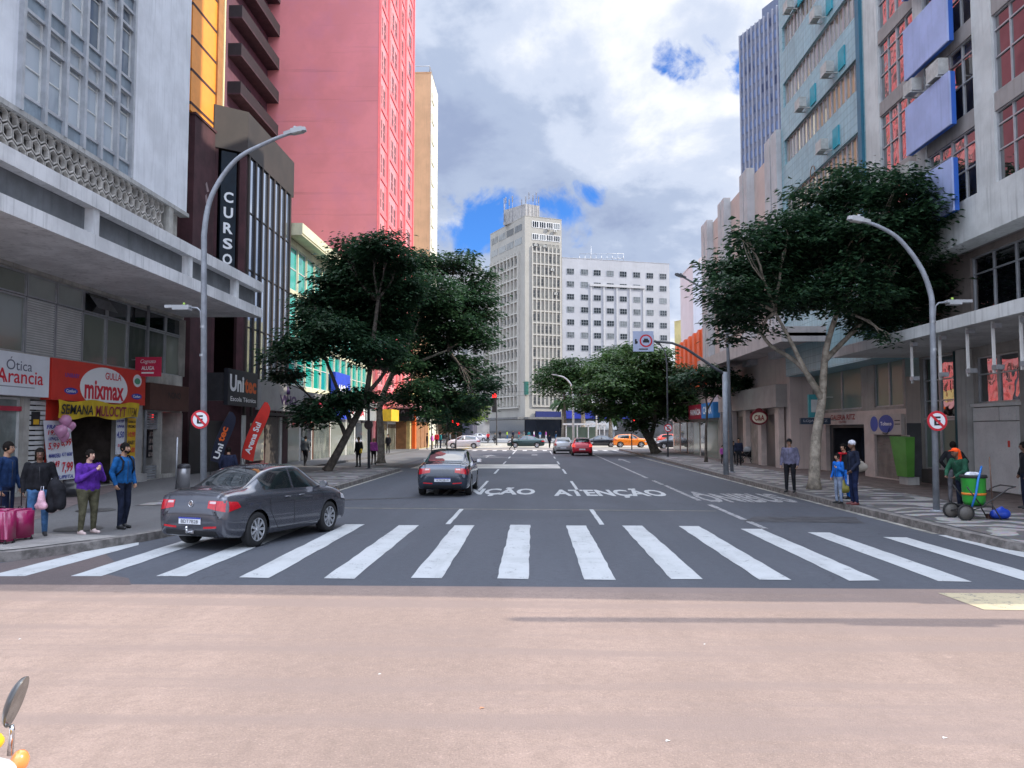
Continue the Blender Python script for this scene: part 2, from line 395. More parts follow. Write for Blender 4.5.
sheet('red_corner_patch', [(-16, 10.7), (-5.6, 10.8), (-5.9, 11.3), (-6.6, 11.7), (-6.8, 12.6), (-7.4, 13.4), (-7.7, 14.2), (-8.7, 12.4), (-10.5, 11.4), (-16, 11.3)], .0045, asphalt('red_asphalt_shaded', (.125, .098, .096), (.10, .082, .082), crack=.1))  # red asphalt at the corner, its shade put into a darker colour
def mosaic(name):
    """Portuguese-stone pavement: pale ground with dark waves"""
    m = bpy.data.materials.new(name); m.use_nodes = True; t = NT(m.node_tree); b = t.n['Principled BSDF']
    co = t.new('ShaderNodeTexCoord').outputs['Object']
    wv = t.new('ShaderNodeTexWave', wave_type='BANDS', bands_direction='Y'); wv.inputs['Scale'].default_value = .30; wv.inputs['Distortion'].default_value = 3; wv.inputs['Detail'].default_value = .6; wv.inputs['Detail Scale'].default_value = .55
    nz_ = t.new('ShaderNodeTexNoise'); nz_.inputs['Scale'].default_value = .55; nz_.inputs['Detail'].default_value = 2; t.ln(co, nz_.inputs['Vector'])
    va_ = t.new('ShaderNodeVectorMath', operation='MULTIPLY_ADD'); t.ln(nz_.outputs['Color'], va_.inputs[0]); va_.inputs[1].default_value = (3.2, 3.6, 0); t.ln(t.mapv(co, (.55, .95, 1)), va_.inputs[2]); t.ln(va_.outputs[0], wv.inputs['Vector'])
    k = t.ramp(wv.outputs['Fac'], [(.52, 0.), (.62, 1.)])
    sep = t.new('ShaderNodeSeparateXYZ'); t.ln(co, sep.inputs[0])
    base = t.mix(k, (.088, .085, .088), (.30, .285, .275))
    vo = t.new('ShaderNodeTexVoronoi'); vo.inputs['Scale'].default_value = 14; t.ln(co, vo.inputs['Vector'])
    base = t.mix(.28, base, vo.outputs['Color'], 'SOFT_LIGHT')
    base = t.mix(t.ramp(t.noise(co, .8, 6, .65), [(.45, .0), (.68, .55)]), base, (.13, .11, .10))
    t.ln(base, b.inputs['Base Color']); b.inputs['Roughness'].default_value = .8
    bn = t.new('ShaderNodeBump', _Strength=.4, _Distance=.01); t.ln(vo.outputs['Distance'], bn.inputs['Height']); t.ln(bn.outputs[0], b.inputs['Normal'])
    return m
MOS = mosaic('stone_mosaic')
PAVE = asphalt('worn_paving', (.145, .142, .142), (.115, .112, .112))
BROWNP = mat('brown_setts', (.115, .09, .082), .85, .3, 3, bump=.4)
KERB = mat('kerb_granite', (.17, .155, .145), .85, .35, 6, bump=.4, grime=.5)
def arc(cx, cy, r, a0, a1, n=8): return [(cx + r * math.cos(R(a0 + (a1 - a0) * i / n)), cy + r * math.sin(R(a0 + (a1 - a0) * i / n))) for i in range(n + 1)]
def sidewalk(name, line, back, m, kerbname='kerb', low=None):
    """line = kerb line, back = other corners; slab .15 high with a kerb stone strip"""
    a = MB(); a.prism(line + back, -.05, .15, 0, bottom=False); a.build(name, m, None, kind='structure')
    k = MB(); n = len(line); P = [Vector((*p, 0)) for p in line]
    off = []
    for i in range(n):
        d = (P[min(i + 1, n - 1)] - P[max(i - 1, 0)]).normalized(); off.append(Vector((d.y, -d.x, 0)))
    lw = .17
    cs = sum((Vector((*p, 0)) for p in line + back), Vector()) / len(line + back)
    sg = 1 if (cs - P[n // 2]).dot(off[n // 2]) > 0 else -1
    for i in range(n - 1):
        q = []
        for j, dd in ((i, -.02), (i, lw), (i + 1, lw), (i + 1, -.02)): q.append(P[j] + off[j] * (dd * sg))
        k.prism([(v.x, v.y) for v in q], -.04, .156)
    k.build(kerbname, KERB, None, kind='structure')
lineL = [(-7.1, 41)] + [(-7.1, 30), (-7.1, 24), (-7.1, 18)] + [(-7.25, 16.4), (-7.55, 15), (-7.95, 13.8), (-8.5, 12.8), (-9.4, 12.0), (-11, 11.6), (-14, 11.5), (-60, 11.5)]
sidewalk('sidewalk', lineL, [(-60, 84), (-12.5, 84), (-12.5, 43.5), (-9.2, 42.4)], PAVE)
lineR = [(9.0, 84), (8.9, 60), (8.55, 40), (8.4, 30), (8.4, 16), (8.5, 14.4), (9.2, 12.7), (10.6, 11.6), (13, 11.2), (60, 11.2)]
sidewalk('sidewalk', lineR, [(60, 84)], PAVE)
# mosaic bands and brown strips laid 4 mm above the slabs
sheet('sidewalk_mosaic', [(8.65, 13.4), (11.6, 13.4), (11.9, 60), (9.15, 60)], .160, MOS)
sheet('sidewalk_setts', [(11.6, 13.4), (15.8, 13.4), (15.8, 84), (11.9, 84), (11.9, 60)], .1605, BROWNP)
sheet('sidewalk_mosaic', [(-7.35, 20.5), (-7.35, 41), (-9.3, 42), (-10.6, 42), (-10.6, 20.5)], .160, MOS)
sheet('sidewalk_setts', [(-10.6, 12.4), (-10.6, 15.6), (-15.4, 30), (-15.4, 13)], .1585, mat('reddish_setts', (.17, .13, .125), .85, .2, 2, bump=.3))
sheet('corner_ramp', [(-7.75, 14.6), (-9.4, 14.9), (-13.5, 14.4), (-14, 11.75), (-11, 11.85), (-9.5, 12.25), (-8.65, 13.0), (-8.15, 13.9)], .163, mat('ramp_concrete', (.25, .235, .22), .9, .2, 1.5, bump=.4, grime=.5))
sheet('side_street', [(-60, 84), (-12.6, 84), (-12.6, 84.5), (-60, 84.5)], .006, ASPH)
sheet('far_plaza', [(-200, 128.01), (200, 128.01), (200, 400), (-200, 400)], .10, mat('plaza_stone', (.27, .26, .25), .85, .25, .5))
sheet('far_pavement', [(-12.4, 43.6), (-12.4, 84), (-8.2, 84), (-8.2, 46), (-9.1, 42.6)], .02, PAVE)
# manhole covers on the left corner
for (x, y) in ((-11.0, 15.2), (-9.2, 15.6), (-10.9, 19.2)):
    MB().lathe([(0, 0), (.42, 0), (.45, -.012)], (x, y, .1735), 24).build('manhole_cover', mat('cast_iron', (.05, .048, .046), .7, .3, 12, bump=.5), None, **tagd({-11.0: 'round iron manhole cover behind the woman in the black jacket', -9.2: 'round iron manhole cover nearest the kerb beside the woman in purple', -10.9: 'round iron manhole cover set in the paving before the shop fronts'}[x], 'manhole cover', 'manhole covers in the left pavement'))

# ------------------------------------------------------------------ painted markings
def paintm(name, c, wear):
    m = bpy.data.materials.new(name); m.use_nodes = True; t = NT(m.node_tree); b = t.n['Principled BSDF']
    co = t.new('ShaderNodeTexCoord').outputs['Object']
    base = t.mix(t.ramp(t.noise(co, 1.2, 6, .7), [(.4, 0.), (.7, .5)]), lin(c), tuple(x * .68 for x in lin(c)))
    base = t.mix(t.ramp(t.noise(t.mapv(co, (3, .4, 1)), 1.2, 4, .6), [(.5, 0.), (.75, .35)]), base, tuple(x * .5 for x in lin(c)))
    k = t.math('ADD', t.math('MULTIPLY', t.noise(co, 4.5, 8, .8), .75), t.math('MULTIPLY', t.noise(co, 34, 3, .8), .3))
    hole = t.ramp(k, [(.50 - wear, 1.), (.54 - wear, 0.)], False)
    base = t.mix(t.math('MULTIPLY', hole, .9), base, (.105, .108, .115))
    t.ln(base, b.inputs['Base Color']); b.inputs['Roughness'].default_value = .7; MATS[name] = m; return m
PAINT = paintm('road_paint', (.44, .455, .46), .085)
PAINTW = paintm('worn_road_paint', (.36, .36, .365), .0)
PALE = paintm('pale_yellow_paint', (.50, .42, .27), .06)
Z1 = .008
def para(name, pts, m=None, z=Z1, wob=0.):
    """painted patch with slightly uneven edges"""
    a = MB(); P = []
    n = len(pts)
    for i in range(n):
        p, q = Vector(pts[i]), Vector(pts[(i + 1) % n]); k = max(1, int((q - p).length / .35)) if wob else 1
        nr = Vector(((q - p).y, -(q - p).x)).normalized()
        for j in range(k):
            w = p.lerp(q, j / k) + nr * (rnd.uniform(-wob, wob) if 0 < j else 0); P.append((w.x, w.y, z))
    a.add(P, [list(range(len(P)))]); return a.build(name, m or PAINT, None, kind='structure')
for k in range(-6, 8):
    x = -.55 + 1.255 * k
    y0, y1 = 11.40 + rnd.uniform(-.05, .05), {7: 16.3, 6: 16.0, 5: 16.6, 4: 17.3, -6: 16.4, -5: 17.2}.get(k, 17.75) + rnd.uniform(-.08, .08)
    if k == -6: para('crosswalk_bar', [(-8.05, 11.35), (-7.5, 11.4), (-7.4, 14.5), (-7.6, 14.9), (-7.95, 13.7)], wob=.01)
    else: para('crosswalk_bar', [(x, y0), (x + .45, y0 + rnd.uniform(-.04, .04)), (x + .44, y1), (x - .01, y1 + rnd.uniform(-.05, .05))], wob=.012)
def dash(x, y0, y1, w=.11, m=None, x1=None): x1 = x if x1 is None else x1; para('lane_line', [(x, y0), (x + w, y0), (x1 + w, y1), (x1, y1)], m, wob=.008)
for y0, y1 in ((17.9, 21.3), (27.8, 33), (38.5, 43), (49, 53.5), (59, 63), (69, 79)): dash(1.46, y0, y1); dash(-2.05, y0, y1)
dash(-.3, 66, 69, .5, PAINTW); 
for y0, y1 in ((17.3, 18.6), (19.0, 22.8), (24.1, 30.5), (31, 33.5), (35.2, 83)): dash(4.93, y0, y1, .15, PAINTW if y0 < 36 else PAINT, 4.93 + (y1 - y0) * .004)
para('lane_arrow', [(6.2, 52), (6.35, 52), (6.35, 56), (6.6, 56), (6.28, 59), (5.9, 56), (6.2, 56)], PAINTW)
para('lane_arrow', [(-3.9, 61), (-3.75, 61), (-3.75, 64.5), (-3.2, 64.5), (-3.8, 68), (-4.4, 64.5), (-3.9, 64.5)], PAINTW)
para('painted_sun_band', [(-7.0, 43.6), (1.42, 43.9), (1.42, 49.0), (-7.0, 49.2)], mat('sun_band_tone', (.50, .48, .44), .8, .18, .9, grime=.5), z=.0065, wob=.03)  # band of sunlight across the road, put into the colour of a flat strip
para('joint_line', [(-6.9, 21.55), (4.8, 20.95), (4.8, 21.05), (-6.9, 21.65)], mat('old_joint', (.20, .19, .15), .8, .3, 3), z=.0062)
para('asphalt_patch', [(4.9, 18.55), (7.6, 18.4), (7.9, 19.6), (5.4, 19.7)], mat('patch_tar', (.045, .045, .05), .8, .3, 3), z=.006, wob=.12)
para('asphalt_patch', [(-6.9, 23.4), (-2.4, 25.3), (-2.5, 25.5), (-6.9, 23.8)], mat('patch_tar', (.05, .05, .055), .8, .3, 3), z=.006, wob=.05)
para('painted_patch', [(5.36, 9.62), (9.6, 9.62), (9.6, 10.58), (5.3, 10.58)], PALE, z=.0085, wob=.02)
para('gutter_line', [(8.2, 16.5), (8.35, 16.5), (8.35, 84), (8.2, 84)], mat('gutter_dust', (.27, .26, .23), .9, .4, 2), z=.0065)
para('gutter_line', [(-7.05, 17), (-6.9, 17), (-6.9, 41), (-7.05, 41)], mat('gutter_dust', (.27, .26, .23), .9, .4, 2), z=.0065)
for (txt, x0, x1, y0, y1) in (('ATENÇÃO', -3.85, 0.0, 25.5, 29.3), ('ATENÇÃO', .62, 4.4, 25.0, 28.9), ('ÔNIBUS', 5.15, 7.9, 23.5, 27.5)):
    a = MB(); a.text(txt, (x0, y0, Z1), (1, 0, 0), (0, 1, 0), x1 - x0, y1 - y0, 0, 0, .035)
    a.build('road_lettering', PAINTW if txt[0] != 'A' else PAINT, None, kind='structure')
for yy in (80.2, 109.5):
    for i in range(17):
        x = -7.6 + i * 1.05 + (0 if yy < 100 else .3); para('crosswalk_bar', [(x, yy), (x + .45, yy), (x + .45, yy + 3.4), (x, yy + 3.4)], z=.0085)
for i in range(12): para('crosswalk_bar', [(-13 - .0, 86 + i * 1.6), (-9.5, 86 + i * 1.6), (-9.5, 86.6 + i * 1.6), (-13, 86.6 + i * 1.6)], z=.0085)
para('yellow_line', [(-8.6, 84.5), (-8.2, 84.5), (-7.0, 97), (-7.4, 97)], mat('yellow_paint', (.6, .42, .05), .7, .2), z=.0085)

# small litter on the red asphalt
for i, (u, v, w) in enumerate(((380, 675, .015), (482, 709, .02), (668, 742, .017), (945, 739, .017), (20, 640, .016), (705, 645, .014))):
    x, y = hitZ(u, v); a = MB(); a.add([(x - w, y - w * .4, .006), (x + w, y - w * .5, .014), (x + w * .8, y + w * .6, .008), (x - w * .7, y + w * .5, .014), (x, y, .01)], [[0, 1, 4], [1, 2, 4], [2, 3, 4], [3, 0, 4]])
    a.build('litter_scrap', [WHITE, mat('orange_scrap', (.5, .2, .1), .7)][i == 1], None, **tagd(['small white paper scrap in the middle of the red road', 'small orange scrap lying on the red road', 'small white scrap at the bottom of the picture on the red road', 'small white scrap on the red road towards the right', 'tiny pale scrap on the red road near the left', 'tiny pale scrap on the red road right of the middle'][i], 'litter', 'scraps of litter on the red road'))

# ------------------------------------------------------------------ LEFT ROW
# near-left office block with canopy and shops
LX = -15.5
GREYW = mat('grey_render', (.70, .71, .735), .85, .10, .5, bump=.3, bs=6, streak=.32)
BEIGE = mat('stained_beige', (.42, .40, .36), .85, .2, 1.2, streak=.5, bump=.2)
FRAME_A = mat('aluminium_frame', (.42, .43, .45), .4, .12, metal=.4)
GL_A = glass_mat('office_glass', '#56636f', '#b9c2c8', .6, .06, .9)
GL_DARK = glass_mat('dark_glass', '#0c1116', '#43484a', .35, .05, 1.0)
GL_SHOP = glass_mat('shop_glass', '#4c534d', '#868b80', .7, .15, .5)
GL_SHOP.node_tree.nodes['Principled BSDF'].inputs['Coat Weight'].default_value = .25
PANEL_B = mat('blue_grey_panel', (.25, .31, .36), .5, .15, 2, streak=.3, rand=.4)
YE = 34.5
pts = [(-32, 13), (LX, 13), (LX, YE), (-32, YE)]
wy = [23.1, 24.25, 25.3, 26.35, 27.4, 28.45, 29.5]
tow = thing('office_tower', 'pale grey office tower above the canopy with a tall grid of narrow windows', 'building', (LX, 13, 0))
fe = E(LX); a = MB()
zb0, PIT = 11.75, 3.22
holesT = [(wy[0], wy[-1], zb0, 44)]
wall_holes(a, fe, 13, YE, zb0, 44, holesT, .12)
fs = Fr((LX, YE), (-32, YE)); wall_holes(a, fs, 0, fs.len, zb0, 44, [], .1)
fs2 = Fr((-32, 13), (LX, 13)); wall_holes(a, fs2, 0, fs2.len, 0, 44, [], .1)
a.quad((-32, 13, zb0), (-32, YE, zb0), (LX, YE, zb0), (LX, 13, zb0)); a.quad((-32, YE, 44), (-32, 13, 44), (LX, 13, 44), (LX, YE, 44)); a.quad((-32, YE, 0), (-32, 13, 0), (-32, 13, 44), (-32, YE, 44))
a.build('wall', GREYW, tow)
fg = MB()
for y in wy: fg.fbox(fe, y - .07, y + .07, zb0 - .02, 44, .16, -.1)
for k in range(11):
    z = zb0 + PIT * k
    for zz_, th in ((z + .52, .05), (z + 2.5 + .02, .05), (z - .03, .05)): fg.fbox(fe, wy[0], wy[-1], zz_ - th, zz_ + th, .09, -.08)
fg.build('window_grid', FRAME_A, tow)
for k in range(10):
    z = zb0 + PIT * k
    for y0, y1 in zip(wy, wy[1:]):
        p = MB(); p.fbox(fe, y0 + .07, y1 - .07, z + .02, z + .47, .03, -.1); p.build('spandrel_panel', PANEL_B, tow)
    cells = [(y0 + .07, y1 - .07, z + .57, z + 3.17) for y0, y1 in zip(wy, wy[1:])]
    add_windows(tow, fe, cells, 0, 2, WHITE, GL_A, .06, .05, zb=(.36, .68), name='window')
# sloping rail below the windows + band
b = MB(); b.fbox(fe, 13, YE, zb0 - .16, zb0 + .0, .12, -.3); b.build('ledge', CONC, tow)

pod = thing('shop_podium', 'low podium with a deep white concrete canopy under the grey tower', 'building', (LX, 13, 0))
CX_ = -12.0
a = MB(); C = E(CX_)
a.fbox(C, 12.4, YE, 8.22, 8.62, 0, -.5); a.fbox(C, 12.4, YE, 7.08, 7.48, 0, -.5)      # upper and lower beam
a.fbox(C, 12.4, YE, 7.12, 7.3, -.5, -3.5)
a.fbox(C, 12.4, YE, 8.45, 8.6, -.5, -3.5)
a.fbox(C, YE - .18, YE, 7.3, 8.45, -.5, -3.5)
for y in (15.5, 21.4, 27.3, 31.6): a.fbox(C, y, y + .28, 7.48, 8.22, -.06, -.5)
a.build('canopy', mat('canopy_concrete', (.70, .70, .70), .85, .14, .7, bump=.2, bs=14, streak=.5), pod)
b = MB(); b.fbox(C, 12.5, YE - .2, 7.48, 8.22, -.32, -.4); b.build('canopy_panel', mat('canopy_panel_grey', (.16, .17, .18), .8, .2, 1, streak=.3), pod)
# lattice frieze of hexagonal breeze blocks between canopy and tower
b = MB(); FR = E(LX - .02)
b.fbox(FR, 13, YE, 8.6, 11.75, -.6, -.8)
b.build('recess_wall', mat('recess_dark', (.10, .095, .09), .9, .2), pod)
b = MB()
for r in range(7):
    for i in range(44):
        y = 13.3 + i * .44 + (r % 2) * .22; z = 8.75 + r * .44
        if y > 32.4: continue
        ring = [(y + .24 * math.cos(R(60 * q + 30)), z + .26 * math.sin(R(60 * q + 30))) for q in range(6)]
        for q in range(6):
            (ya, za), (yb, zb_) = ring[q], ring[(q + 1) % 6]
            ca = (ya * .8 + y * .2, za * .8 + z * .2); cb = (yb * .8 + y * .2, zb_ * .8 + z * .2)
            b.quad(FR.p(ya, za, 0), FR.p(yb, zb_, 0), FR.p(*cb, 0), FR.p(*ca, 0)); b.quad(FR.p(*ca, 0), FR.p(*cb, 0), FR.p(*cb, -.15), FR.p(*ca, -.15))
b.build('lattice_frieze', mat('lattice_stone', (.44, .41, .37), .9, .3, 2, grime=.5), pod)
b = MB(); b.fbox(FR, 32.7, 33.1, 8.6, 11.7, .1, -.5); b.fbox(FR, 33.1, YE - .2, 8.6, 11.7, -.3, -.5); b.build('pillar', BEIGE, pod)
# ground-floor wall with shop openings and the glazed strip above
g0, g1 = 26.0, 29.4
holesG = [(19.3, 23.9, .25, 3.15), (24.2, 24.95, .25, 3.1), (g0, g1, .16, 2.75), (31.2, 32.6, .16, 2.9), (32.75, 34.6, .3, 2.9), (13.5, 34.7, 4.5, 7.0)]
a = MB(); wall_holes(a, fe, 13, YE, .1, 7.12, holesG, .3); wall_holes(a, fs, 0, 16, .1, 8.5, [], .1); a.build('wall', BEIGE, pod)
cols = [13.5 + i * 1.515 for i in range(15)]
for i, (y0, y1) in enumerate(zip(cols, cols[1:])):
    gm = GL_SHOP if i not in (5, 7, 8) else mat('blind_slats', (.36, .38, .35), .7, .1, 1)
    add_windows(pod, fe, [(y0 + .02, y1 - .02, 4.5, 6.25)], 0, 0, FRAME_A, gm, .22, .05, split=True)
    add_windows(pod, fe, [(y0 + .02, y1 - .02, 6.27, 7.0)], 0, 0, FRAME_A, GL_DARK if i > 8 else gm, .2, .05, split=True)
    if gm.name == 'blind_slats':
        b = MB()
        for q in range(22): b.fbox(fe, y0 + .08, y1 - .08, 4.56 + q * .077, 4.56 + q * .077 + .05, -.17, -.2)
        b.build('blind', WHITE, pod)
# open top-hung window
b = MB(); yo = cols[9]; b.add([fe.p(yo + .1, 6.95, -.1), fe.p(yo + 1.4, 6.95, -.1), fe.p(yo + 1.4, 6.4, .3), fe.p(yo + .1, 6.4, .3)], [[0, 1, 2, 3]]); b.build('open_window', GL_DARK, pod)
b = MB(); b.fbox(fe, 29.75, 30.85, .15, 4.4, .12, -.02); b.fbox(fe, 29.6, 31.0, .15, .45, .3, 0); b.build('pillar', mat('pale_pillar', (.36, .35, .34), .7, .15, 1, grime=.3), pod)
# optician front
b = MB()
b.fbox(fe, 19.3, 23.9, .25, 3.15, -.9, -1.0); b.build('shop_interior', mat('shop_pale', (.45, .46, .44), .7, .2, 1.2), pod)
b = MB()
for z in (.9, 1.3, 1.7, 2.1): b.fbox(fe, 19.5, 23.7, z, z + .03, -.5, -.88)
for y in (20.9, 22.4): b.fbox(fe, y, y + .05, .4, 2.4, -.5, -.56)
b.build('display_shelves', WHITE, pod)
b = MB(); b.fbox(fe, 19.3, 23.9, 2.72, 2.86, -.05, -.1); b.build('red_stripe', mat('red_band', (.45, .03, .06), .5), pod)
b = MB()
for i in range(26):
    y = 19.6 + (i * .631) % 4.1; z = .95 + .4 * (i % 4); b.fbox(fe, y, y + .12, z, z + .16, -.6, -.75)
b.build('shop_goods', mat('goods_mix', (.32, .25, .24), .6, .5, 6), pod)
add_windows(pod, fe, [(19.32, 23.88, .27, 3.13)], 2, 0, WHITE, bpy.data.materials.get('clearglass') or (lambda m: m)(mat('clear_pane', (.22, .25, .24), .06, .3, 1, spec=1.)), .15, .07, split=True, name='shop_window')
b = MB()
for q in range(18): b.fbox(fe, 24.2, 24.95, .3 + q * .155, .41 + q * .155, .02, -.05)
b.build('slatted_panel', WHITE, pod)
# mixmax interior: dark with shelves of goods
b = MB(); b.fbox(fe, g0 - .6, g1 + .6, .16, 2.9, -3.4, -3.5); b.fbox(fe, g0 - .6, g0 - .5, .16, 2.9, -.3, -3.4); b.fbox(fe, g1 + .5, g1 + .6, .16, 2.9, -.3, -3.4); b.fbox(fe, g0 - .6, g1 + .6, 2.9, 3.0, -.3, -3.4); b.fbox(fe, g0 - .6, g1 + .6, .1, .165, -.3, -3.4)
b.build('shop_interior', mat('dim_interior', (.09, .07, .06), .8, .4, 2), pod)
cl = [(.3, .06, .05), (.35, .25, .05), (.08, .15, .3), (.3, .3, .28), (.06, .2, .1)]
for ci, c in enumerate(cl):
    b = MB()
    for i in range(40):
        y = g0 - .3 + rnd.random() * (g1 - g0 + .5); z = .3 + .36 * rnd.randrange(7); b.fbox(fe, y, y + .16, z, z + rnd.uniform(.1, .26), -3.05, -3.35)
    b.build('shop_goods', mat('goods_%d' % ci, c, .5, .3), pod)
b = MB()
for z in range(7): b.fbox(fe, g0 - .4, g1 + .4, .27 + z * .36, .30 + z * .36, -3.0, -3.38)
b.build('shelf', DARKM, pod)
# brown shop, shutter and stair inside
b = MB(); b.fbox(fe, 31.2, 32.6, .16, 2.9, -1.4, -1.5); b.build('shop_interior', mat('white_partition', (.5, .5, .5), .8, .1), pod)
b = MB()
for q in range(8): b.fbox(fe, 31.2, 32.6, 2.88 - q * .1, 2.96 - q * .1, -.12, -.16)
b.build('roller_shutter', mat('shutter_grey', (.25, .26, .27), .6, .2, 2), pod)
b = MB()
for q in range(5): b.fbox(fe, 31.2, 32.6, .17 + q * .11, .26 + q * .11, -.12, -.16)
b.build('roller_shutter', mat('shutter_grey', (.25, .26, .27), .6, .2, 2), pod)
b = MB()
for q in range(5): b.fbox(fe, 31.25, 32.3 - q * .2, .5 + q * .17, .67 + q * .17, -.6, -1.35)
b.build('brick_stair', mat('terracotta', (.35, .1, .05), .8, .25, 4), pod)
b = MB(); b.fbox(fe, 32.75, 34.6, .3, 2.9, -.9, -1.0); b.build('kiosk_back', mat('kiosk_pale', (.5, .5, .48), .7, .15, 2), pod)
b = MB(); b.fbox(fe, 32.8, 33.7, 1.0, 2.8, -.6, -.89)
b.build('display_rack', DARKM, pod)
b = MB()
for i in range(30): y = 32.85 + (i % 5) * .17; z = 1.05 + (i // 5) * .28; b.fbox(fe, y, y + .1, z, z + .18, -.55, -.6)
b.build('packets_on_rack', mat('goods_mix2', (.35, .3, .28), .6, .6, 9), pod)
b = MB(); b.fbox(fe, 32.85, 33.55, 2.62, 2.8, -.45, -.5); b.build('red_display', mat('red_led', (.9, .02, .02), .5, 0, emit=2.5), pod)
b = MB(); b.tube([fe.p(19, 3.0, .15), fe.p(19, 7.1, .15)], .05); b.build('downpipe', METAL, pod); b = MB(); b.tube([fe.p(31.15, .15, .1), fe.p(31.15, 7.1, .1)], .06); b.build('downpipe', METAL, pod)

# ---- signs on the podium
def board(name, label, cat, fr, u0, u1, z0, z1, d0, d1, m, group=None, edge=None):
    r = thing(name, label, cat, fr.p((u0 + u1) / 2, z0, d0), 0, group)
    a = MB(); a.fbox(fr, u0, u1, z0, z1, d1, d0); a.build('board', m, r)
    return r
SIGNW = mat('sign_white', (.72, .74, .78), .5, .04)
SIGNR = mat('sign_red', (.60, .035, .02), .45, .06)
INKR = mat('ink_red', (.62, .02, .04), .6, 0); INKK = mat('ink_black', (.015, .015, .018), .6, 0); INKB = mat('ink_blue', (.03, .05, .35), .6, 0); INKG = mat('ink_grey', (.3, .3, .33), .6, 0)
INKW = mat('ink_white', (.8, .8, .8), .6, 0)
r = board('shop_sign', 'white shop sign reading Ótica Arancia in grey and red', 'sign', fe, 19.2, 24.6, 3.16, 4.42, .02, .32, SIGNW)
a = MB(); a.ftext(fe, 'Ótica', 22.6, 23.75, 3.90, 4.28, .326, 0); a.build('lettering', mat('ink_slate', (.12, .13, .18), .6, 0), r)
a = MB(); a.ftext(fe, 'Arancia', 22.2, 24.3, 3.52, 3.93, .326, 0, .01); a.tube([fe.p(22.2 + .32 * math.cos(x), 3.52 + .22 * math.sin(x), .33) for x in [q * .35 for q in range(15)]], .018); a.build('lettering', INKR, r)
a = MB(); a.fbox(fe, 22.1, 23.9, 3.40, 3.43, .325, .32); a.build('small_print', INKG, r)
r = board('shop_sign', 'red shop sign reading Gulla mixmax on a white oval', 'sign', fe, 24.66, 30.55, 3.1, 4.42, .02, .36, SIGNR)
a = MB(); n = 40; cu, cz = 27.7, 3.62
a.add([fe.p(cu + 1.52 * math.cos(math.tau * i / n), min(4.40, max(3.12, cz + .72 * math.sin(math.tau * i / n))), .365) for i in range(n)], [list(range(n))]); a.build('oval_panel', INKW, r)
a = MB(); a.ftext(fe, 'GULLA', 27.7, 28.75, 3.93, 4.18, .371, 0, .015); a.ftext(fe, 'mixmax', 26.45, 28.95, 3.2, 3.86, .371, 0, .03); a.build('lettering', INKR, r)
a = MB(); a.ftext(fe, 'UNIBABY', 25.35, 26.15, 3.86, 4.0, .366, 0, .02); a.build('lettering', mat('ink_violet', (.15, .05, .3), .6, 0), r)
for (u, z) in ((25.7, 3.42), (29.9, 3.42)):
    a = MB(); a.add([fe.p(u + .38 * math.cos(math.tau * i / 20), z + .11 * math.sin(math.tau * i / 20), .366) for i in range(20)], [list(range(20))], 0); a.ftext(fe, 'Confort', u - .27, u + .27, z - .05, z + .05, .370, 1, .02); a.build('brand_badge', [INKB, INKW], r)
a = MB(); a.add([fe.p(29.92 + .32 * math.cos(math.tau * i / 20), 4.02 + .24 * math.sin(math.tau * i / 20), .366) for i in range(20)], [list(range(20))], 0); a.add([fe.p(29.92 + .22 * math.cos(math.tau * i / 20), 4.0 + .12 * math.sin(math.tau * i / 20), .370) for i in range(20)], [list(range(20))], 1); a.build('round_badge', [INKW, mat('ink_green', (.1, .35, .2), .6, 0)], r)
r = thing('cloth_banner', 'yellow hand-painted cloth banner hung under the red shop sign', 'banner', fe.p(27.3, 2.6, .4))
a = MB(); nx = 24; y0, y1 = 24.95, 29.95
vs = [fe.p(y0 + (y1 - y0) * i / nx, (3.12 - .06 * math.sin(i * .5)) - j * (.58 - .05 * (i / nx)) / 3, .42 + .035 * math.sin(i * 1.1 + j)) for j in range(4) for i in range(nx + 1)]
a.add(vs, [[(j + 1) * (nx + 1) + i, (j + 1) * (nx + 1) + i + 1, j * (nx + 1) + i + 1, j * (nx + 1) + i] for j in range(3) for i in range(nx)], 0, True); a.build('cloth', mat('yellow_cloth', (.62, .42, .02), .8, .1), r)
a = MB(); a.ftext(fe, 'SEMANA', 25.05, 26.85, 2.66, 2.98, .465, 0, .02, .15); a.build('lettering', INKK, r)
a = MB(); a.ftext(fe, 'MULOCYT', 27.0, 29.0, 2.62, 2.99, .465, 0, .02, .1); a.build('lettering', mat('ink_maroon', (.25, .01, .05), .6, 0), r)
a = MB(); a.ftext(fe, 'ITEM', 29.1, 29.75, 2.66, 2.98, .465, 0, .01, .2); a.build('lettering', mat('ink_ochre', (.25, .14, .02), .6, 0), r)
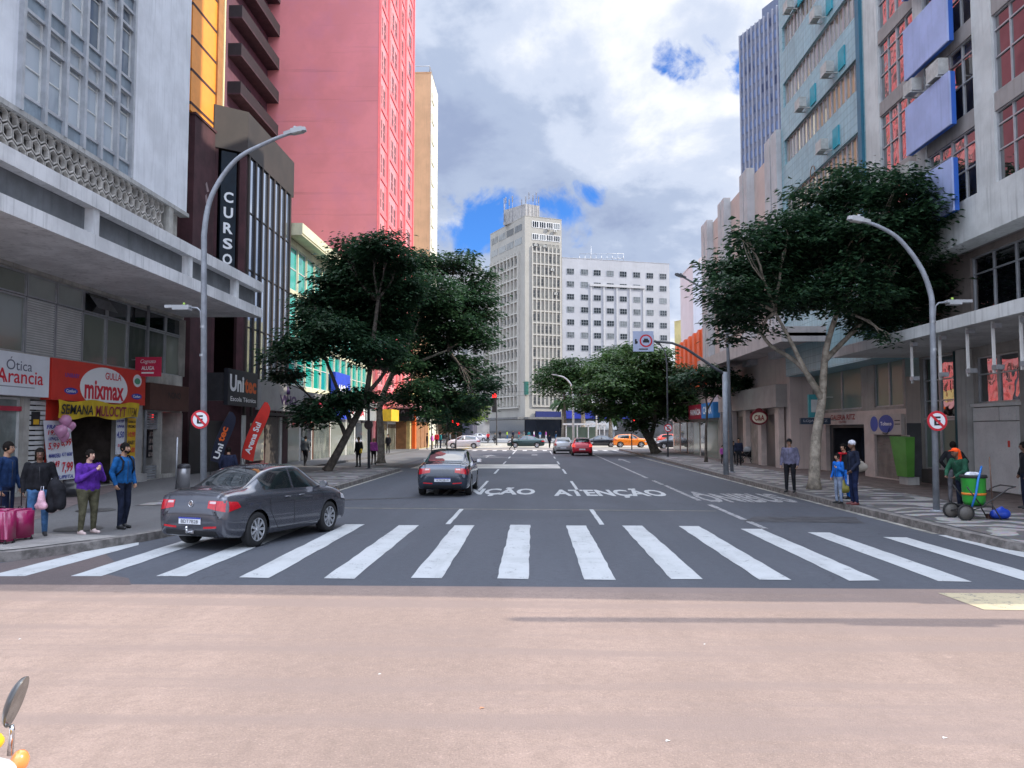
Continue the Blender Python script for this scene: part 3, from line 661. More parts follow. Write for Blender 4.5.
# price posters
def poster(label, u0, u1, z0, z1, m, rows, d=.05, lean=0.):
    r = thing('price_poster', label, 'poster', fe.p((u0 + u1) / 2, z0, d), 0, 'price posters at the shop entrance')
    a = MB(); a.quad(fe.p(u0, z0, d + lean), fe.p(u1, z0, d + lean), fe.p(u1, z1, d), fe.p(u0, z1, d)); a.quad(fe.p(u1, z0, d + lean - .01), fe.p(u0, z0, d + lean - .01), fe.p(u0, z1, d - .01), fe.p(u1, z1, d - .01)); a.build('sheet', m, r)
    for (txt, a0, a1, b0, b1, mm) in rows:
        w, h = u1 - u0, z1 - z0; zc = (b0 + b1) / 2
        a = MB(); a.ftext(fe, txt, u0 + w * a0, u0 + w * a1, z0 + h * b0, z0 + h * b1, d + lean * (1 - zc) + .012 + lean * .06, 0, .02, .12); a.build('lettering', mm, r)
    return r
poster('tall white poster of handwritten red prices left of the entrance', 24.75, 26.15, .55, 2.45, SIGNW, [('FRALDAS', .08, .9, .86, .93, INKB), ('19,90', .1, .6, .75, .84, INKR), ('LENÇO', .1, .5, .66, .72, INKB), ('5,99', .06, .48, .5, .63, INKR), ('6,99', .56, .95, .55, .7, INKR), ('TALCO', .56, .92, .74, .8, INKB), ('MAMADEIRA', .06, .5, .38, .45, INKB), ('KIT BEBÊ', .55, .95, .40, .47, INKB), ('4,49', .1, .42, .2, .33, INKR), ('7,99', .5, .92, .1, .3, INKR), ('CHUPETA', .1, .9, .02, .08, INKB)], .08, .25)
poster('short white poster with a blue heading right of the entrance', 29.05, 29.65, 1.25, 2.62, SIGNW, [('HOJE', .1, .9, .85, .93, INKB), ('LINHA', .1, .9, .72, .8, INKB), ('4,50', .08, .92, .42, .62, INKB), ('SÓ', .2, .8, .2, .3, INKR)], .07)
poster('narrow yellow poster hanging down beside the shop pillar', 29.68, 30.3, .75, 2.6, mat('yellow_poster', (.65, .38, .02), .8, .08), [('OFERTA', .08, .92, .9, .95, INKK), ('PROMO', .08, .92, .8, .86, INKK), ('10,90', .1, .9, .6, .72, INKR), ('BABY', .1, .9, .46, .54, INKK), ('15,00', .1, .9, .28, .4, INKR), ('UNID', .2, .8, .12, .18, INKK)], .16)
a = MB(); a.fbox(fe, 24.98, 25.75, .9, 3.1, .035, .0); a.fbox(fe, 29.42, 29.7, .2, 3.1, .03, 0); each(a, 'red_door_trim', SIGNR, pod)
# balloons
bal = thing('balloon_cluster', 'cluster of pink balloons tied beside the shop entrance', 'balloons', fe.p(25.3, 2.2, .5))
for i, (u, z, rr, c) in enumerate(((25.3, 2.45, .19, 0), (24.95, 2.12, .2, 0), (25.25, 1.95, .17, 0), (25.5, 2.28, .14, 0), (25.45, 2.13, .12, 1))):
    a = MB(); q = fe.p(u, z, .45 + .08 * (i % 2)); a.lathe([(.0, -1.18 * rr), (.04, -1.12 * rr), (.45 * rr, -.9 * rr), (.85 * rr, -.4 * rr), (rr, .1 * rr), (.85 * rr, .62 * rr), (.5 * rr, .92 * rr), (0, 1.02 * rr)], q, 16)
    a.build('balloon', [mat('pink_balloon', (.62, .28, .45), .25, .05, spec=.7), mat('pale_balloon', (.75, .6, .7), .25, .05, spec=.7)][c], bal)
a = MB(); a.tube([fe.p(25.2, 2.0, .4), fe.p(25.15, 1.7, .3), fe.p(25.1, 1.5, .2)], .006, 4); a.build('string', INKW, bal)
# small notices on the pillar
r = board('notice_board', 'small black notice with a yellow lower panel on the grey pillar', 'notice', fe, 24.25, 24.62, 2.28, 2.72, .02, .06, INKK)
a = MB(); a.fbox(fe, 24.3, 24.57, 2.32, 2.48, .066, .06); a.build('yellow_label', mat('yellow_poster', (.65, .38, .02), .8), r)
r = board('shop_sign', 'brown shop fascia reading NONO over the half-open shutter', 'sign', fe, 30.95, 34.4, 2.95, 4.02, .02, .35, mat('brown_fascia', (.075, .03, .022), .6, .15))
a = MB(); a.ftext(fe, 'NONO', 32.5, 33.6, 3.45, 3.72, .356, 0, .01); a.build('lettering', INKK, r)
# perpendicular red ALUGA sign
SF = Sf(29.0)
r = board('rental_sign', 'small pink-red sign reading ALUGA sticking out above the brown fascia', 'sign', Sf(30.2), -15.35, -14.35, 4.2, 4.95, 0, .06, mat('aluga_red', (.55, .02, .07), .5, .05))
a = MB(); q = Sf(30.2); a.ftext(q, 'ALUGA', -15.1, -14.6, 4.45, 4.60, .066, 0, .02); a.ftext(q, 'Cognato', -15.15, -14.55, 4.67, 4.86, .066, 0, 0, .3); a.fbox(q, -15.1, -14.62, 4.31, 4.37, .066, .06); a.build('lettering', INKW, r)
a = MB(); a.tube([(-15.5, 30.16, 4.3), (-15.3, 30.16, 4.3)], .02, 6); a.tube([(-15.5, 30.16, 4.85), (-15.3, 30.16, 4.85)], .02, 6); a.build('bracket', METAL, r)

# ---- brown building with the CURSOS sign
MAROON = mat('maroon_render', (.060, .022, .026), .9, .25, .9, bump=.3, bs=5, streak=.3)
BROWN = mat('brown_metal', (.030, .021, .017), .6, .18, .8, streak=.15)
p2 = [(-30, 37.2), (-16.2, 37.2), (-16.2, 39.6), (-15, 40.6), (-15, 48.2), (-30, 48.2)]
cur, F2 = building('brown_office_building', 'dark brown building with mirrored glass strips beside the grey tower', 'building', p2, 0, 17.2, MAROON, {3: [(.6, 7.2, 4.5, 16.6)], 2: [(.15, 1.25, 4.0, 16.6)], 5: []}, .4)
# brown fascia wrapping the corner
q3 = [(-16.25, 39.5), (-14.9, 40.55), (-14.9, 48.3), (-16.6, 48.3), (-16.6, 39.5)]
a = MB(); a.prism(q3, 16.5, 18.7); a.build('fascia', BROWN, cur)
a = MB(); a.prism([(-16.15, 39.45), (-15.05, 40.45), (-15.05, 40.9), (-16.15, 39.95)], 4, 16.5) ; 
f3 = F2[3]
a = MB()
for i in range(8): u = .35 + i * .98; a.fbox(f3, u - .10, u + .10, 2.9, 16.5, .09, -.35)
a.build('fin', BROWN, cur)
MIRG = glass_mat('mirror_strip', '#9aa6ba', '#b4bfd0', .5, .04, 1.0)
mg = MATS['mirror_strip'].node_tree.nodes['Principled BSDF']; mg.inputs['Metallic'].default_value = .85
for i in range(7):
    u = .35 + i * .98
    add_windows(cur, f3, [(u + .12, u + .86, 4.5 + q * 3.02, 7.5 + q * 3.02) for q in range(4)], 0, 0, DARKM, MIRG, .0, .02)
r = thing('vertical_sign', 'tall black vertical sign reading CURSOS in white letters', 'sign', (-15.6, 40.05, 4))
a = MB(); f2 = F2[2]; a.fbox(f2, .3, 1.08, 9.0, 16.4, .02, -.3); a.build('board', mat('sign_navy', (.008, .016, .026), .3, .2), r)
ys = [(13.75 - .80 * i, c_) for i, c_ in enumerate('CURSOS')]
for z, ch in ys: a = MB(); a.ftext(f2, ch, .46, .94, z, z + .56, .03, 0, .03); a.build('letter', INKW, r)
# maroon side wall painted marks
a = MB(); f1 = F2[1]; 
for i, z in enumerate((12.0, 12.6, 13.3, 13.9)): a.add([f1.p(1.2 + .1 * i, z, .004), f1.p(1.5 + .08 * i, z + .1, .004), f1.p(1.45, z + .5, .004), f1.p(1.3, z + .35, .004)], [[0, 1, 2, 3]])
a.build('peeled_paint', mat('peeled', (.3, .22, .22), .9), cur)
# ground floor recess: dark shop fronts
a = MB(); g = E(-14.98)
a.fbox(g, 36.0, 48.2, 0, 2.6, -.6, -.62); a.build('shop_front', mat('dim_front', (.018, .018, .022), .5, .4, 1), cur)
a = MB(); a.fbox(g, 42.6, 48.0, 2.95, 3.1, .5, -.1); a.build('awning_slab', DARKM, cur)
a = MB(); a.fbox(g, 44.2, 46.4, .2, 2.9, .02, -.1); a.build('shutter', mat('brown_shutter', (.10, .085, .075), .6, .15, 5), cur)
a = MB(); a.fbox(g, 41.9, 43.9, .5, 2.5, .03, -.1); a.build('shop_window', glass_mat('lit_shop_window', '#4b4a3a', '#aaa68c', .8, .1, .6), cur)
a = MB(); a.fbox(g, 46.5, 46.9, .1, 2.9, .06, -.1); a.fbox(g, 40.7, 41.1, .1, 2.9, .06, -.1); each(a, 'door_jamb', WHITE, cur)
r = board('shop_sign', 'black sign reading Unitec in white and orange', 'sign', E(-14.3), 36.6, 40.4, 3.3, 5.0, 0, .2, mat('sign_black', (.01, .012, .02), .5, .1))
q = E(-14.3); a = MB(); a.ftext(q, 'Uni', 36.8, 38.55, 3.95, 4.75, .206, 0, .04); a.ftext(q, 'Escola Técnica', 36.9, 40.2, 3.5, 3.72, .206, 0, .02); a.build('lettering', INKW, r)
a = MB(); a.ftext(q, 'tec', 38.65, 40.2, 3.95, 4.65, .206, 0, .04); a.build('lettering', mat('ink_orange', (.75, .13, .02), .6, 0), r)
a = MB(); a.fbox(q, 36.7, 36.9, 3.5, 4.8, 0, -1); a.fbox(q, 40.1, 40.3, 3.5, 4.8, 0, -1); each(a, 'bracket', DARKM, r)
r = board('shop_sign', 'pale grey fascia with a dark bottle emblem reading VINO', 'sign', E(-14.3), 40.7, 48.1, 3.2, 4.75, 0, .3, mat('fascia_grey', (.30, .29, .28), .7, .12, 1, streak=.2))
a = MB(); a.ftext(E(-14.3), 'VINO', 43.6, 46.6, 3.55, 4.1, .306, 0, .05); a.lathe([(0, 0), (.14, 0), (.14, .2), (.05, .3), (.05, .42), (0, .42)], E(-14.3).p(44.9, 4.15, .32), 8); a.build('lettering', mat('ink_plum', (.06, .02, .10), .6, 0), r)
# ---- feather banners
def feather(label, x, y, z0, h, w, lean, m, letters):
    r = thing('feather_banner', label, 'banner', (x, y, .15), 0, 'feather banners outside the school')
    n = 14; a = MB(); pole = []; L = []; Rr = []
    for i in range(n + 1):
        k = i / n; px = x + lean * k ** 1.6; pz = z0 + h * k; pole.append((px, y, pz)); ww = w * (1 if k < .7 else math.sqrt(max(0, 1 - ((k - .7) / .31) ** 2)))
        L.append((px, y - .01, pz)); Rr.append((px + ww, y - .03 + .03 * math.sin(i), pz - .25 * ww))
    vs = L + Rr; a.add(vs, [[i, i + n + 1, i + n + 2, i + 1] for i in range(n)], 0, True); a.build('flag', m, r)
    a = MB(); a.tube([(x, y, .16)] + pole, .015, 6); a.lathe([(0, 0), (.2, 0), (.2, .05), (0, .06)], (x, y, .15), 12); a.build('pole', DARKM, r)
    for txt, t0, t1, mm in letters:
        a = MB(); u = Vector((lean * .9, 0, h)).normalized(); rt = Vector((u.z, 0, -u.x))
        o = Vector((x + lean * t0 ** 1.6, y - .055, z0 + h * t0)) + rt * (w * .72)
        a.text(txt, o, u, -rt, (t1 - t0) * h, w * .5, 0, 0, .03); a.build('lettering', mm, r)
    return r
feather('black feather banner with a white and orange word by the lamp post', -13.2, 32.2, .9, 2.0, .5, .75, mat('flag_navy', (.012, .015, .035), .7, .1), [('Uni', .08, .4, INKW), ('tec', .43, .74, mat('ink_orange', (.75, .13, .02), .6, 0))])
feather('red feather banner leaning over the seated man', -13.0, 35.0, .9, 2.5, .55, 1.0, mat('flag_red', (.6, .03, .02), .7, .1), [('Arena Sul', .12, .7, INKW)])

# ---- orange panelled tower
ORG = mat('orange_panel', (.85, .30, .035), .5, .05)
p4 = [(-30, 36.9), (-16.3, 36.9), (-16.3, 40.3), (-30, 40.3)]
oran, F4 = building('orange_clad_building', 'tower clad in glowing orange panels behind the grey tower', 'building', p4, 17.3, 48, ORG)
a = MB()
for k in range(18):
    z = 17.6 + k * 1.62
    a.fbox(F4[1], 0, 3.1, z, z + .14, .012, -.02); a.fbox(F4[0], 0, 13.7, z, z + .14, .012, -.02)
a.build('joint', mat('joint_maroon', (.05, .02, .02), .8), oran)
a = MB(); a.fbox(F4[1], 2.75, 3.35, 17.3, 48, .1, -.02); a.build('edge_strip', mat('ochre_edge', (.35, .16, .05), .7, .1), oran)
a = MB(); a.fbox(F4[1], 3.35, 3.5, 17.3, 48, .16, -.02); a.build('edge_light_strip', mat('cream_edge', (.8, .68, .35), .7, 0), oran)

# ---- teal glazed building
p5 = [(-30, 48.4), (-15.3, 48.4), (-15.3, 74), (-30, 74)]
TEALG = glass_mat('teal_glass', '#0a6f6a', '#1fae9f', .8, .08, .9)
CREAM = mat('cream_render', (.62, .6, .42), .8, .12, 1, streak=.25)
cells = []
for i in range(13):
    for j in range(3): cells.append((.5 + i * 1.9, .5 + i * 1.9 + 1.75, 5.0 + j * 3.0, 7.75 + j * 3.0))
teal, F5 = building('teal_glazed_building', 'low building with turquoise glass bays and a cream roof slab', 'building', p5, 0, 14.2, CREAM, {1: cells}, .25)
add_windows(teal, F5[1], cells, 0, 1, WHITE, TEALG, .12, .06)
a = MB(); a.fbox(F5[1], -.0, 25.6, 14.2, 14.32, .9, -3); a.fbox(F5[1], -.0, 25.6, 14.32, 14.95, .95, -14); a.build('roof_slab', CREAM, teal)
a = MB(); a.fbox(F5[1], .0, 25.6, 4.2, 4.6, .7, 0); a.build('canopy_band', mat('grey_canopy', (.13, .13, .13), .8, .2), teal)
# shops at street level, 48-84
def shop(u0, u1, fascia, wallc, label, z=3.0, zt=4.1, txt=None, tc=None, X=-15.2, proj=.35):
    r = thing('storefront', label, 'shop front', (X, (u0 + u1) / 2, .1), 0, 'shop fronts along the far left pavement')
    f = E(X); a = MB(); a.fbox(f, u0, u1, .1, z, .02, -.1); a.build('wall', wallc, r)
    a = MB(); a.fbox(f, u0 + .1, u1 - .1, z, zt, proj, .0); a.build('fascia', fascia, r)
    n = max(1, int((u1 - u0) / 2.4)); w = (u1 - u0) / n
    for i in range(n):
        a = MB(); a.fbox(f, u0 + i * w + .25, u0 + (i + 1) * w - .25, .15, z - .25, .05, .02); a.build('door' if i % 2 else 'shop_window', [GL_SHOP, GL_DARK][i % 2], r)
    if txt: a = MB(); a.ftext(f, txt, u0 + (u1 - u0) * .12, u1 - (u1 - u0) * .12, z + (zt - z) * .28, z + (zt - z) * .75, proj + .006, 0, .03); a.build('lettering', tc, r)
    return r
shop(48.5, 54, mat('fascia_dark', (.05, .05, .05), .6, .2), mat('white_shop', (.5, .5, .48), .7, .1), 'shop with dark fascia and pale racks just past the bottle emblem', txt='PRESENTES', tc=INKG)
shop(54.1, 58.6, mat('fascia_crimson', (.55, .02, .07), .5, .1), mat('brown_shop', (.13, .06, .04), .7, .2), 'brown shop front under a crimson fascia behind the leaning trunk', txt='CALÇADOS', tc=INKW)
shop(58.7, 63.5, mat('fascia_blue', (.02, .06, .5), .5, .1), mat('white_shop', (.5, .5, .48), .7, .1), 'shop with a tall royal blue fascia', zt=6.5, txt='MODA', tc=INKW)
shop(63.6, 69.5, mat('fascia_pale', (.6, .6, .6), .6, .1), mat('white_shop', (.5, .5, .48), .7, .1), 'white shop front between the blue and yellow ones', txt='CASA', tc=INKR)
shop(69.6, 74.6, mat('fascia_steel', (.25, .27, .28), .6, .1), mat('grey_shop', (.2, .2, .21), .7, .1), 'grey shuttered shop front before the yellow signs')

# ---- pink tower with rear wing
PINK = mat('pink_gable', (.60, .215, .235), .85, .06, .25, bump=.15, bs=4)
def pinkw(name, c):
    m = mat(name, c, .85, .07, .22, bump=.15, bs=4)
    t = NT(m.node_tree); b = t.n['Principled BSDF']; co = t.n['Texture Coordinate'].outputs['Object']
    src = b.inputs['Base Color'].links[0].from_socket
    bnd = t.noise(t.mapv(co, (.06, .06, 2.4)), 1.0, 6, .65, .2)
    r_ = t.mix(t.ramp(bnd, [(.54, 0.), (.72, .5)]), src, tuple(x * .62 for x in c))
    fl = t.noise(co, .35, 6, .6)
    r_ = t.mix(t.ramp(fl, [(.45, 0.), (.7, .35)]), r_, (c[0] * .86, c[1] * .95, c[2] * 1.25))
    t.ln(r_, b.inputs['Base Color']); return m
PINK = pinkw('pink_gable_wall', (.69, .235, .255)); PINKF = mat('pink_front', (.72, .16, .18), .8, .05)
p6 = [(-26, 74.6), (-15, 74.6), (-15, 95.5), (-26, 95.5)]
cells = []
for j in range(19):
    z = 6.5 + j * 3.45
    for (a0, a1) in ((1.0, 2.1), (2.4, 3.5), (5.2, 6.4), (6.9, 8.1), (8.5, 9.7), (12.2, 13.8), (15.5, 16.6), (17.5, 19.5)): cells.append((a0, a1, z, z + 2.0))
pink, F6 = building('pink_tower', 'tall salmon pink tower with a blank gable wall', 'building', p6, 0, 74, PINK, {1: cells}, .2)
cells.sort(key=lambda c: c[2]); big_ = cells[:]
add_windows(pink, F6[1], big_, 1, 1, mat('pale_pink_frame', (.66, .30, .30), .7), GL_DARK, .05, .07)
a = MB()
for u in (.1, 4.3, 4.7, 10.6, 11.2, 14.6, 15.0, 20.6): a.fbox(F6[1], u, u + .22, 4, 74, .22, -.02)
a.build('pilaster', mat('pale_pink_rib', (.78, .24, .24), .8, .05), pink)
a = MB()
for j in range(19): a.fbox(F6[1], .4, 20.4, 5.85 + j * 3.45, 6.35 + j * 3.45, .1, -.02)
a.build('spandrel_band', PINKF, pink)
a = MB()
for u0_, u1_ in ((0, 1.0), (3.5, 5.2), (9.7, 12.2), (13.8, 15.5), (19.5, 20.9)): a.fbox(F6[1], u0_, u1_, 4.3, 74, .03, -.02)
a.build('front_pier', PINKF, pink)
a = MB(); a.prism([(-26.1, 74.5), (-14.75, 74.5), (-14.75, 95.6), (-26.1, 95.6)], 0, 4.2) ; 
MAUVE = mat('mauve_shade_render', (.12, .05, .07), .9, .15, .7, streak=.3)  # mauve wall, darkened in colour for the shade beside the pink tower
wing, F7 = building('mauve_rear_building', 'shade-darkened mauve block with black balconies between orange and pink towers', 'building', [(-42, 56), (-25.8, 56), (-25.8, 74.4), (-42, 74.4)], 0, 68, MAUVE)
fw_ = F7[1]
cellsw = []
for j in range(20):
    z = 4 + j * 3.3
    cellsw += [(6.6, 7.5, z + .9, z + 2.4), (12.6, 13.6, z + .9, z + 2.4), (15.6, 16.9, z + .2, z + 2.4)]
add_windows(wing, fw_, cellsw, 0, 0, DARKM, GL_DARK, -.03, .05)
for j in range(20):
    z = 4 + j * 3.3
    b_ = MB(); b_.fbox(fw_, 8.4, 18.2, z - .12, z, 1.15, 0)
    b_.build('balcony', mat('balcony_plum', (.05, .022, .032), .9, .2), wing)
    b_ = MB(); 
    b_.fbox(fw_, 8.4, 18.2, z, z + 1.0, 1.15, 1.1); b_.fbox(fw_, 8.4, 8.45, z, z + 1.0, 1.1, 0)
    b_.build('balcony_screen', mat('black_screen', (.012, .010, .014), .6, .2), wing)
    for u in (9.5, 13):
        if j in (12, 13, 14, 15, 16) :
            c_ = MB(); c_.fbox(fw_, u - 3.0, u - 2.2, z + 2.4, z + 3.0, .5, 0); c_.build('air_conditioner', WHITE, wing)
# ---- tan tower
TAN = mat('tan_render', (.72, .45, .24), .85, .08, .3, streak=.22)
tan, F8 = building('tan_tower', 'tall ochre tower with a pale street face behind the pink tower', 'building', [(-26, 113), (-15.2, 113), (-15.2, 120.5), (-26, 120.5)], 0, 54.5, TAN)
a = MB(); a.fbox(F8[1], -.02, 7.5, 0, 54.4, .12, 0); a.build('street_face', mat('pale_face', (.62, .6, .5), .8, .1), tan)
for j in range(16):
    a = MB(); a.fbox(F8[1], .5, 2.6, 4 + j * 3.1, 5.2 + j * 3.1, .25, .12); a.build('balcony', mat('pale_face', (.62, .6, .5)), tan)
a = MB()
for p, q in (((-25, 113.2), (-15.4, 113.2)), ((-15.4, 113.2), (-15.4, 120.3))): a.tube([(*p, 55.6), (*q, 55.6)], .05, 5); a.tube([(*p, 54.5), (*p, 55.6)], .05, 5); a.tube([(*q, 54.5), (*q, 55.6)], .05, 5)
a.build('roof_rail', METAL, tan)
# corner shops, 74-100
shop(74.7, 79, mat('fascia_yellow', (.75, .45, .02), .5, .1), mat('grey_shop', (.2, .2, .21), .7, .1), 'grey shop with projecting yellow fascia past the second tree', X=-14.7, proj=1.2)
shop(79.1, 83.8, mat('fascia_whitegreen', (.55, .62, .58), .5, .1), mat('white_shop', (.5, .5, .48), .7, .1), 'white shop with a green emblem beside an orange pillar', X=-14.7, txt='VIVO', tc=mat('ink_green', (.1, .35, .2), .6, 0))
sh, Fs = building('corner_store', 'low corner store with brown doors and black fascia', 'building', [(-26, 84), (-13.2, 84), (-13.2, 99), (-26, 99)], 0, 6.3, mat('ochre_wall', (.55, .42, .18), .8, .15))
a = MB(); a.fbox(Fs[1], -.05, 14, 3.1, 4.9, .25, 0); a.fbox(Fs[0], .1, 12.8, 3.1, 4.9, .25, 0); a.build('fascia', mat('fascia_black', (.02, .02, .025), .5, .1), sh)
a = MB(); a.ftext(Fs[1], 'COLHEITA', 1, 9, 3.9, 4.5, .256, 0, .03); a.ftext(Fs[1], 'DENTAL', 2, 9, 3.3, 3.75, .256, 0, .03); a.ftext(Fs[0], 'COLHEITA', 9.3, 12.3, 3.9, 4.5, .256, 0, .03); a.build('lettering', INKG, sh)
for i in range(4):
    a = MB(); a.fbox(Fs[1], .6 + i * 3.4, 3.6 + i * 3.4, .1, 3.05, .06, 0); a.build('door', mat('wood_brown', (.26, .12, .05), .6, .2, 2), sh)
a = MB(); a.fbox(Fs[0], 8.6, 12.4, .1, 3.05, .06, 0); a.build('door', mat('wood_brown', (.26, .12, .05), .6, .2, 2), sh)
a = MB(); a.fbox(E(-13.0), 83.2, 83.9, .1, 5, .2, -.35); a.build('orange_pillar', mat('orange_paint', (.85, .13, .01), .5, .05), None, **tagd('bright orange pillar at the corner of the brown-doored store', 'pillar'))
a = MB(); a.fbox(E(-14.6), 77, 83, 4.4, 4.9, 2.6, 0); a.build('pink_awning', mat('pink_awning', (.62, .3, .33), .7, .1), None, **tagd('pale pink awning slab projecting above the white and yellow shops', 'awning'))

# measured correction of the left row along the street
for o in list(S.objects):
    if o.parent is None and o.get('category') and o.location.x < -11 and o.get('category') not in ('manhole cover', 'litter'):
        y_ = o.location.y
        if o.type == 'MESH' and y_ == 0: y_ = 80
        d_ = .7 if (y_ < 35.5) else (1.2 if y_ < 70 else 1.8)
        o.location.y -= d_
        if o.type == 'EMPTY': o.matrix_basis = Matrix.Translation(o.location)
# ------------------------------------------------------------------ RIGHT ROW
def hr(fr_len_origin, *c): return c
CONC2 = mat('pale_concrete', (.52, .53, .52), .85, .12, .8, bump=.2, bs=12, streak=.5)
SPAN = mat('taupe_spandrel', (.28, .255, .245), .85, .12, 1, streak=.35)
SOFF = mat('taupe_soffit', (.20, .175, .165), .9, .12, .6)
GL_R = glass_mat('reflecting_glass', '#101115', '#4d453f', .12, .03, 1.0, wavy=.35)
for m_ in (GL_R,): m_.node_tree.nodes['Principled BSDF'].inputs['Coat Weight'].default_value = 1.0; m_.node_tree.nodes['Principled BSDF'].inputs['Specular IOR Level'].default_value = 1.0; m_.node_tree.nodes['Principled BSDF'].inputs['IOR'].default_value = 1.75
GL_GREEN = glass_mat('green_glass', '#3e5049', '#6a7d74', .9, .3, .3)
GL_GREEN.node_tree.nodes['Principled BSDF'].inputs['Coat Weight'].default_value = 0.05
XA = 13.0
ya, yb = 9.7, 30.4
fa = Wf(XA)       # u = -Y
def Wb(f, y0, y1, *r): return (f, -y1, -y0, *r)
root = thing('corner_office_building', 'grey concrete office block with blue panels over its windows and a thin canopy', 'building', (XA, 20, 0))
H_A = 52
a = MB()
cols_ = [(9.7, 10.7), (14.6, 15.3), (18.3, 19.0), (22.0, 22.95), (25.8, 26.45), (29.2, 30.4)]
for y0, y1 in cols_: a.fbox(fa, -y1, -y0, 9.1, H_A, 0, -.7)
a.build('column', CONC2, root)
a = MB(); a.fbox(fa, -yb, -ya, 7.83, 9.1, .02, -.75); a.build('parapet_band', CONC2, root)
a = MB(); a.fbox(fa, -yb, -ya, 7.95, 8.1, -.75, -2.5); a.build('soffit', SOFF, root)
a = MB()
NF = 12; P_ = 2.78
for k in range(NF):
    z = 11.16 + k * P_; a.fbox(fa, -yb + .02, -ya - .02, z, z + .52, -.03, -.6)
a.build('spandrel', SPAN, root)
a = MB(); a.prism([(XA + .8, ya), (XA + 16, ya), (XA + 16, yb), (XA + .8, yb)], 9.0, H_A); a.build('wall', CONC2, root)
a = MB(); a.prism([(XA + .0, ya - .05), (XA + 16, ya - .05), (XA + 16, ya + .8), (XA, ya + .8)], 7.9, H_A, top=True); a.build('end_wall', CONC2, root)
a = MB(); a.prism([(XA - .05, ya - .1), (XA + 16.1, ya - .1), (XA + 16.1, yb), (XA - .05, yb)], H_A, H_A + .4); a.build('roof', CONC2, root)
for k in range(-1, NF - 1):
    z0 = 9.1 if k < 0 else 11.68 + k * P_; z1 = 11.16 + (k + 1) * P_
    cells = []
    for (c0, c1), (d0, d1) in zip(cols_, cols_[1:]):
        n = 2; w = (d0 - c1) / n
        cells += [(-(c1 + (i + 1) * w), -(c1 + i * w), z0, z1) for i in range(n)]
    add_windows(root, fa, cells, 1, 2, FRAME_A, GL_R, .13, .045, split=False, zb=(.45, .8))
# mezzanine and ground floor
fm_ = Wf(14.2)
a = MB(); wall_holes(a, fm_, -yb, -ya, 5.2, 8.0, [(-25.6, -22.2, 5.7, 7.75), (-21.8, -18.4, 5.7, 7.75), (-18, -14.5, 5.7, 7.75)], .15); a.build('mezzanine_wall', mat('brown_grey', (.24, .20, .18), .85, .15, 1, streak=.3), root)
add_windows(root, fm_, [(-25.6, -22.2, 5.7, 7.75), (-21.8, -18.4, 5.7, 7.75), (-18, -14.5, 5.7, 7.75)], 2, 1, FRAME_A, GL_R, .12, .05, zb=(.72,))
a = MB(); fc_ = Wf(11.5); a.fbox(fc_, -yb, -ya, 4.93, 5.27, 0, -3.6); a.build('canopy', CONC2, root)
fg_ = Wf(14.8)
holes = [(-31.0, -27.95, .45, 4.9), (-26.6, -24.25, 3.02, 4.6), (-23.9, -19.5, .5, 4.6), (-18.8, -12.0, .5, 4.6)]
holes[0] = (-30.35, -27.95, .45, 4.9)
a = MB(); wall_holes(a, fg_, -yb, -ya, .1, 4.95, holes, .2); a.quad((14.8, ya, 0), (29, ya, 0), (29, ya, 8), (14.8, ya, 8)); a.build('ground_wall', mat('taupe_wall', (.30, .275, .25), .8, .15, 1, streak=.25), root)
add_windows(root, fg_, [(-30.33, -29.16, .7, 2.55), (-29.14, -27.97, .7, 2.55)], 0, 0, FRAME_A, GL_GREEN, .15, .05, split=True)
add_windows(root, fg_, [(-30.33, -29.16, 2.6, 4.88), (-29.14, -27.97, 2.6, 4.88)], 0, 2, FRAME_A, GL_R, .15, .05, split=False, zb=(.28, .62))
add_windows(root, fg_, [(-26.58, -25.44, 3.04, 4.58), (-25.42, -24.27, 3.04, 4.58)], 0, 1, FRAME_A, GL_R, .12, .05, zb=(.62,))
add_windows(root, fg_, [(-23.88, -21.7, .5, 4.58), (-21.68, -19.5, .5, 4.58), (-18.78, -15.4, .5, 4.58), (-15.38, -12.0, .5, 4.58)], 0, 1, FRAME_A, GL_R, .12, .05, zb=(.62,))
a = MB(); a.fbox(fg_, -30.35, -27.9, .1, .68, .06, -.1); a.build('dark_plinth', mat('dark_plinth', (.04, .04, .04), .7, .2), root)
a = MB(); a.fbox(fg_, -27.35, -26.75, .1, 4.9, .25, 0); a.build('pillar', CONC, root)
a = MB(); a.tube([fg_.p(-27.6, .2, .12), fg_.p(-27.6, 4.9, .12)], .08); a.build('downpipe', mat('teal_pipe', (.02, .07, .08), .4, .1), root)
PANW = mat('white_door_panel', (.60, .58, .56), .7, .07, 1.2, grime=.3)
a = MB(); a.fbox(fg_, -26.65, -24.3, .2, 2.42, .10, 0); a.build('door_panel', PANW, root)
a = MB(); a.fbox(fg_, -26.65, -25.2, 2.45, 2.88, .10, 0); a.build('header_panel', PANW, root)
a = MB(); a.fbox(fg_, -25.15, -24.3, 2.45, 2.88, .10, 0); a.build('header_panel', PANW, root)
a = MB(); a.fbox(fg_, -26.7, -24.2, 2.91, 3.02, .16, 0); a.build('ledge', PANW, root)
a = MB(); a.fbox(fg_, -24.75, -24.66, 1.62, 1.82, .12, .1); a.build('notice', mat('sign_red', (.6, .03, .02)), root)
for y in (19.1, 20.25, 21.45, 22.9, 24.6):
    a = MB(); q = Wf(11.75); a.fbox(q, -y - .03, -y + .03, 3.6, 4.95, .03, -.03); a.build('hanging_post', WHITE, root)
    a = MB(); a.fbox(q, -y + .05, -y + .27, 3.68, 3.80, .1, -.1); a.tube([q.p(-y, 4.8, 0), q.p(-y + .12, 4.8, 0)], .02, 6); a.fbox(q, -y + .1, -y + .26, 4.74, 4.86, .08, -.08); a.build('floodlight', METAL, root)
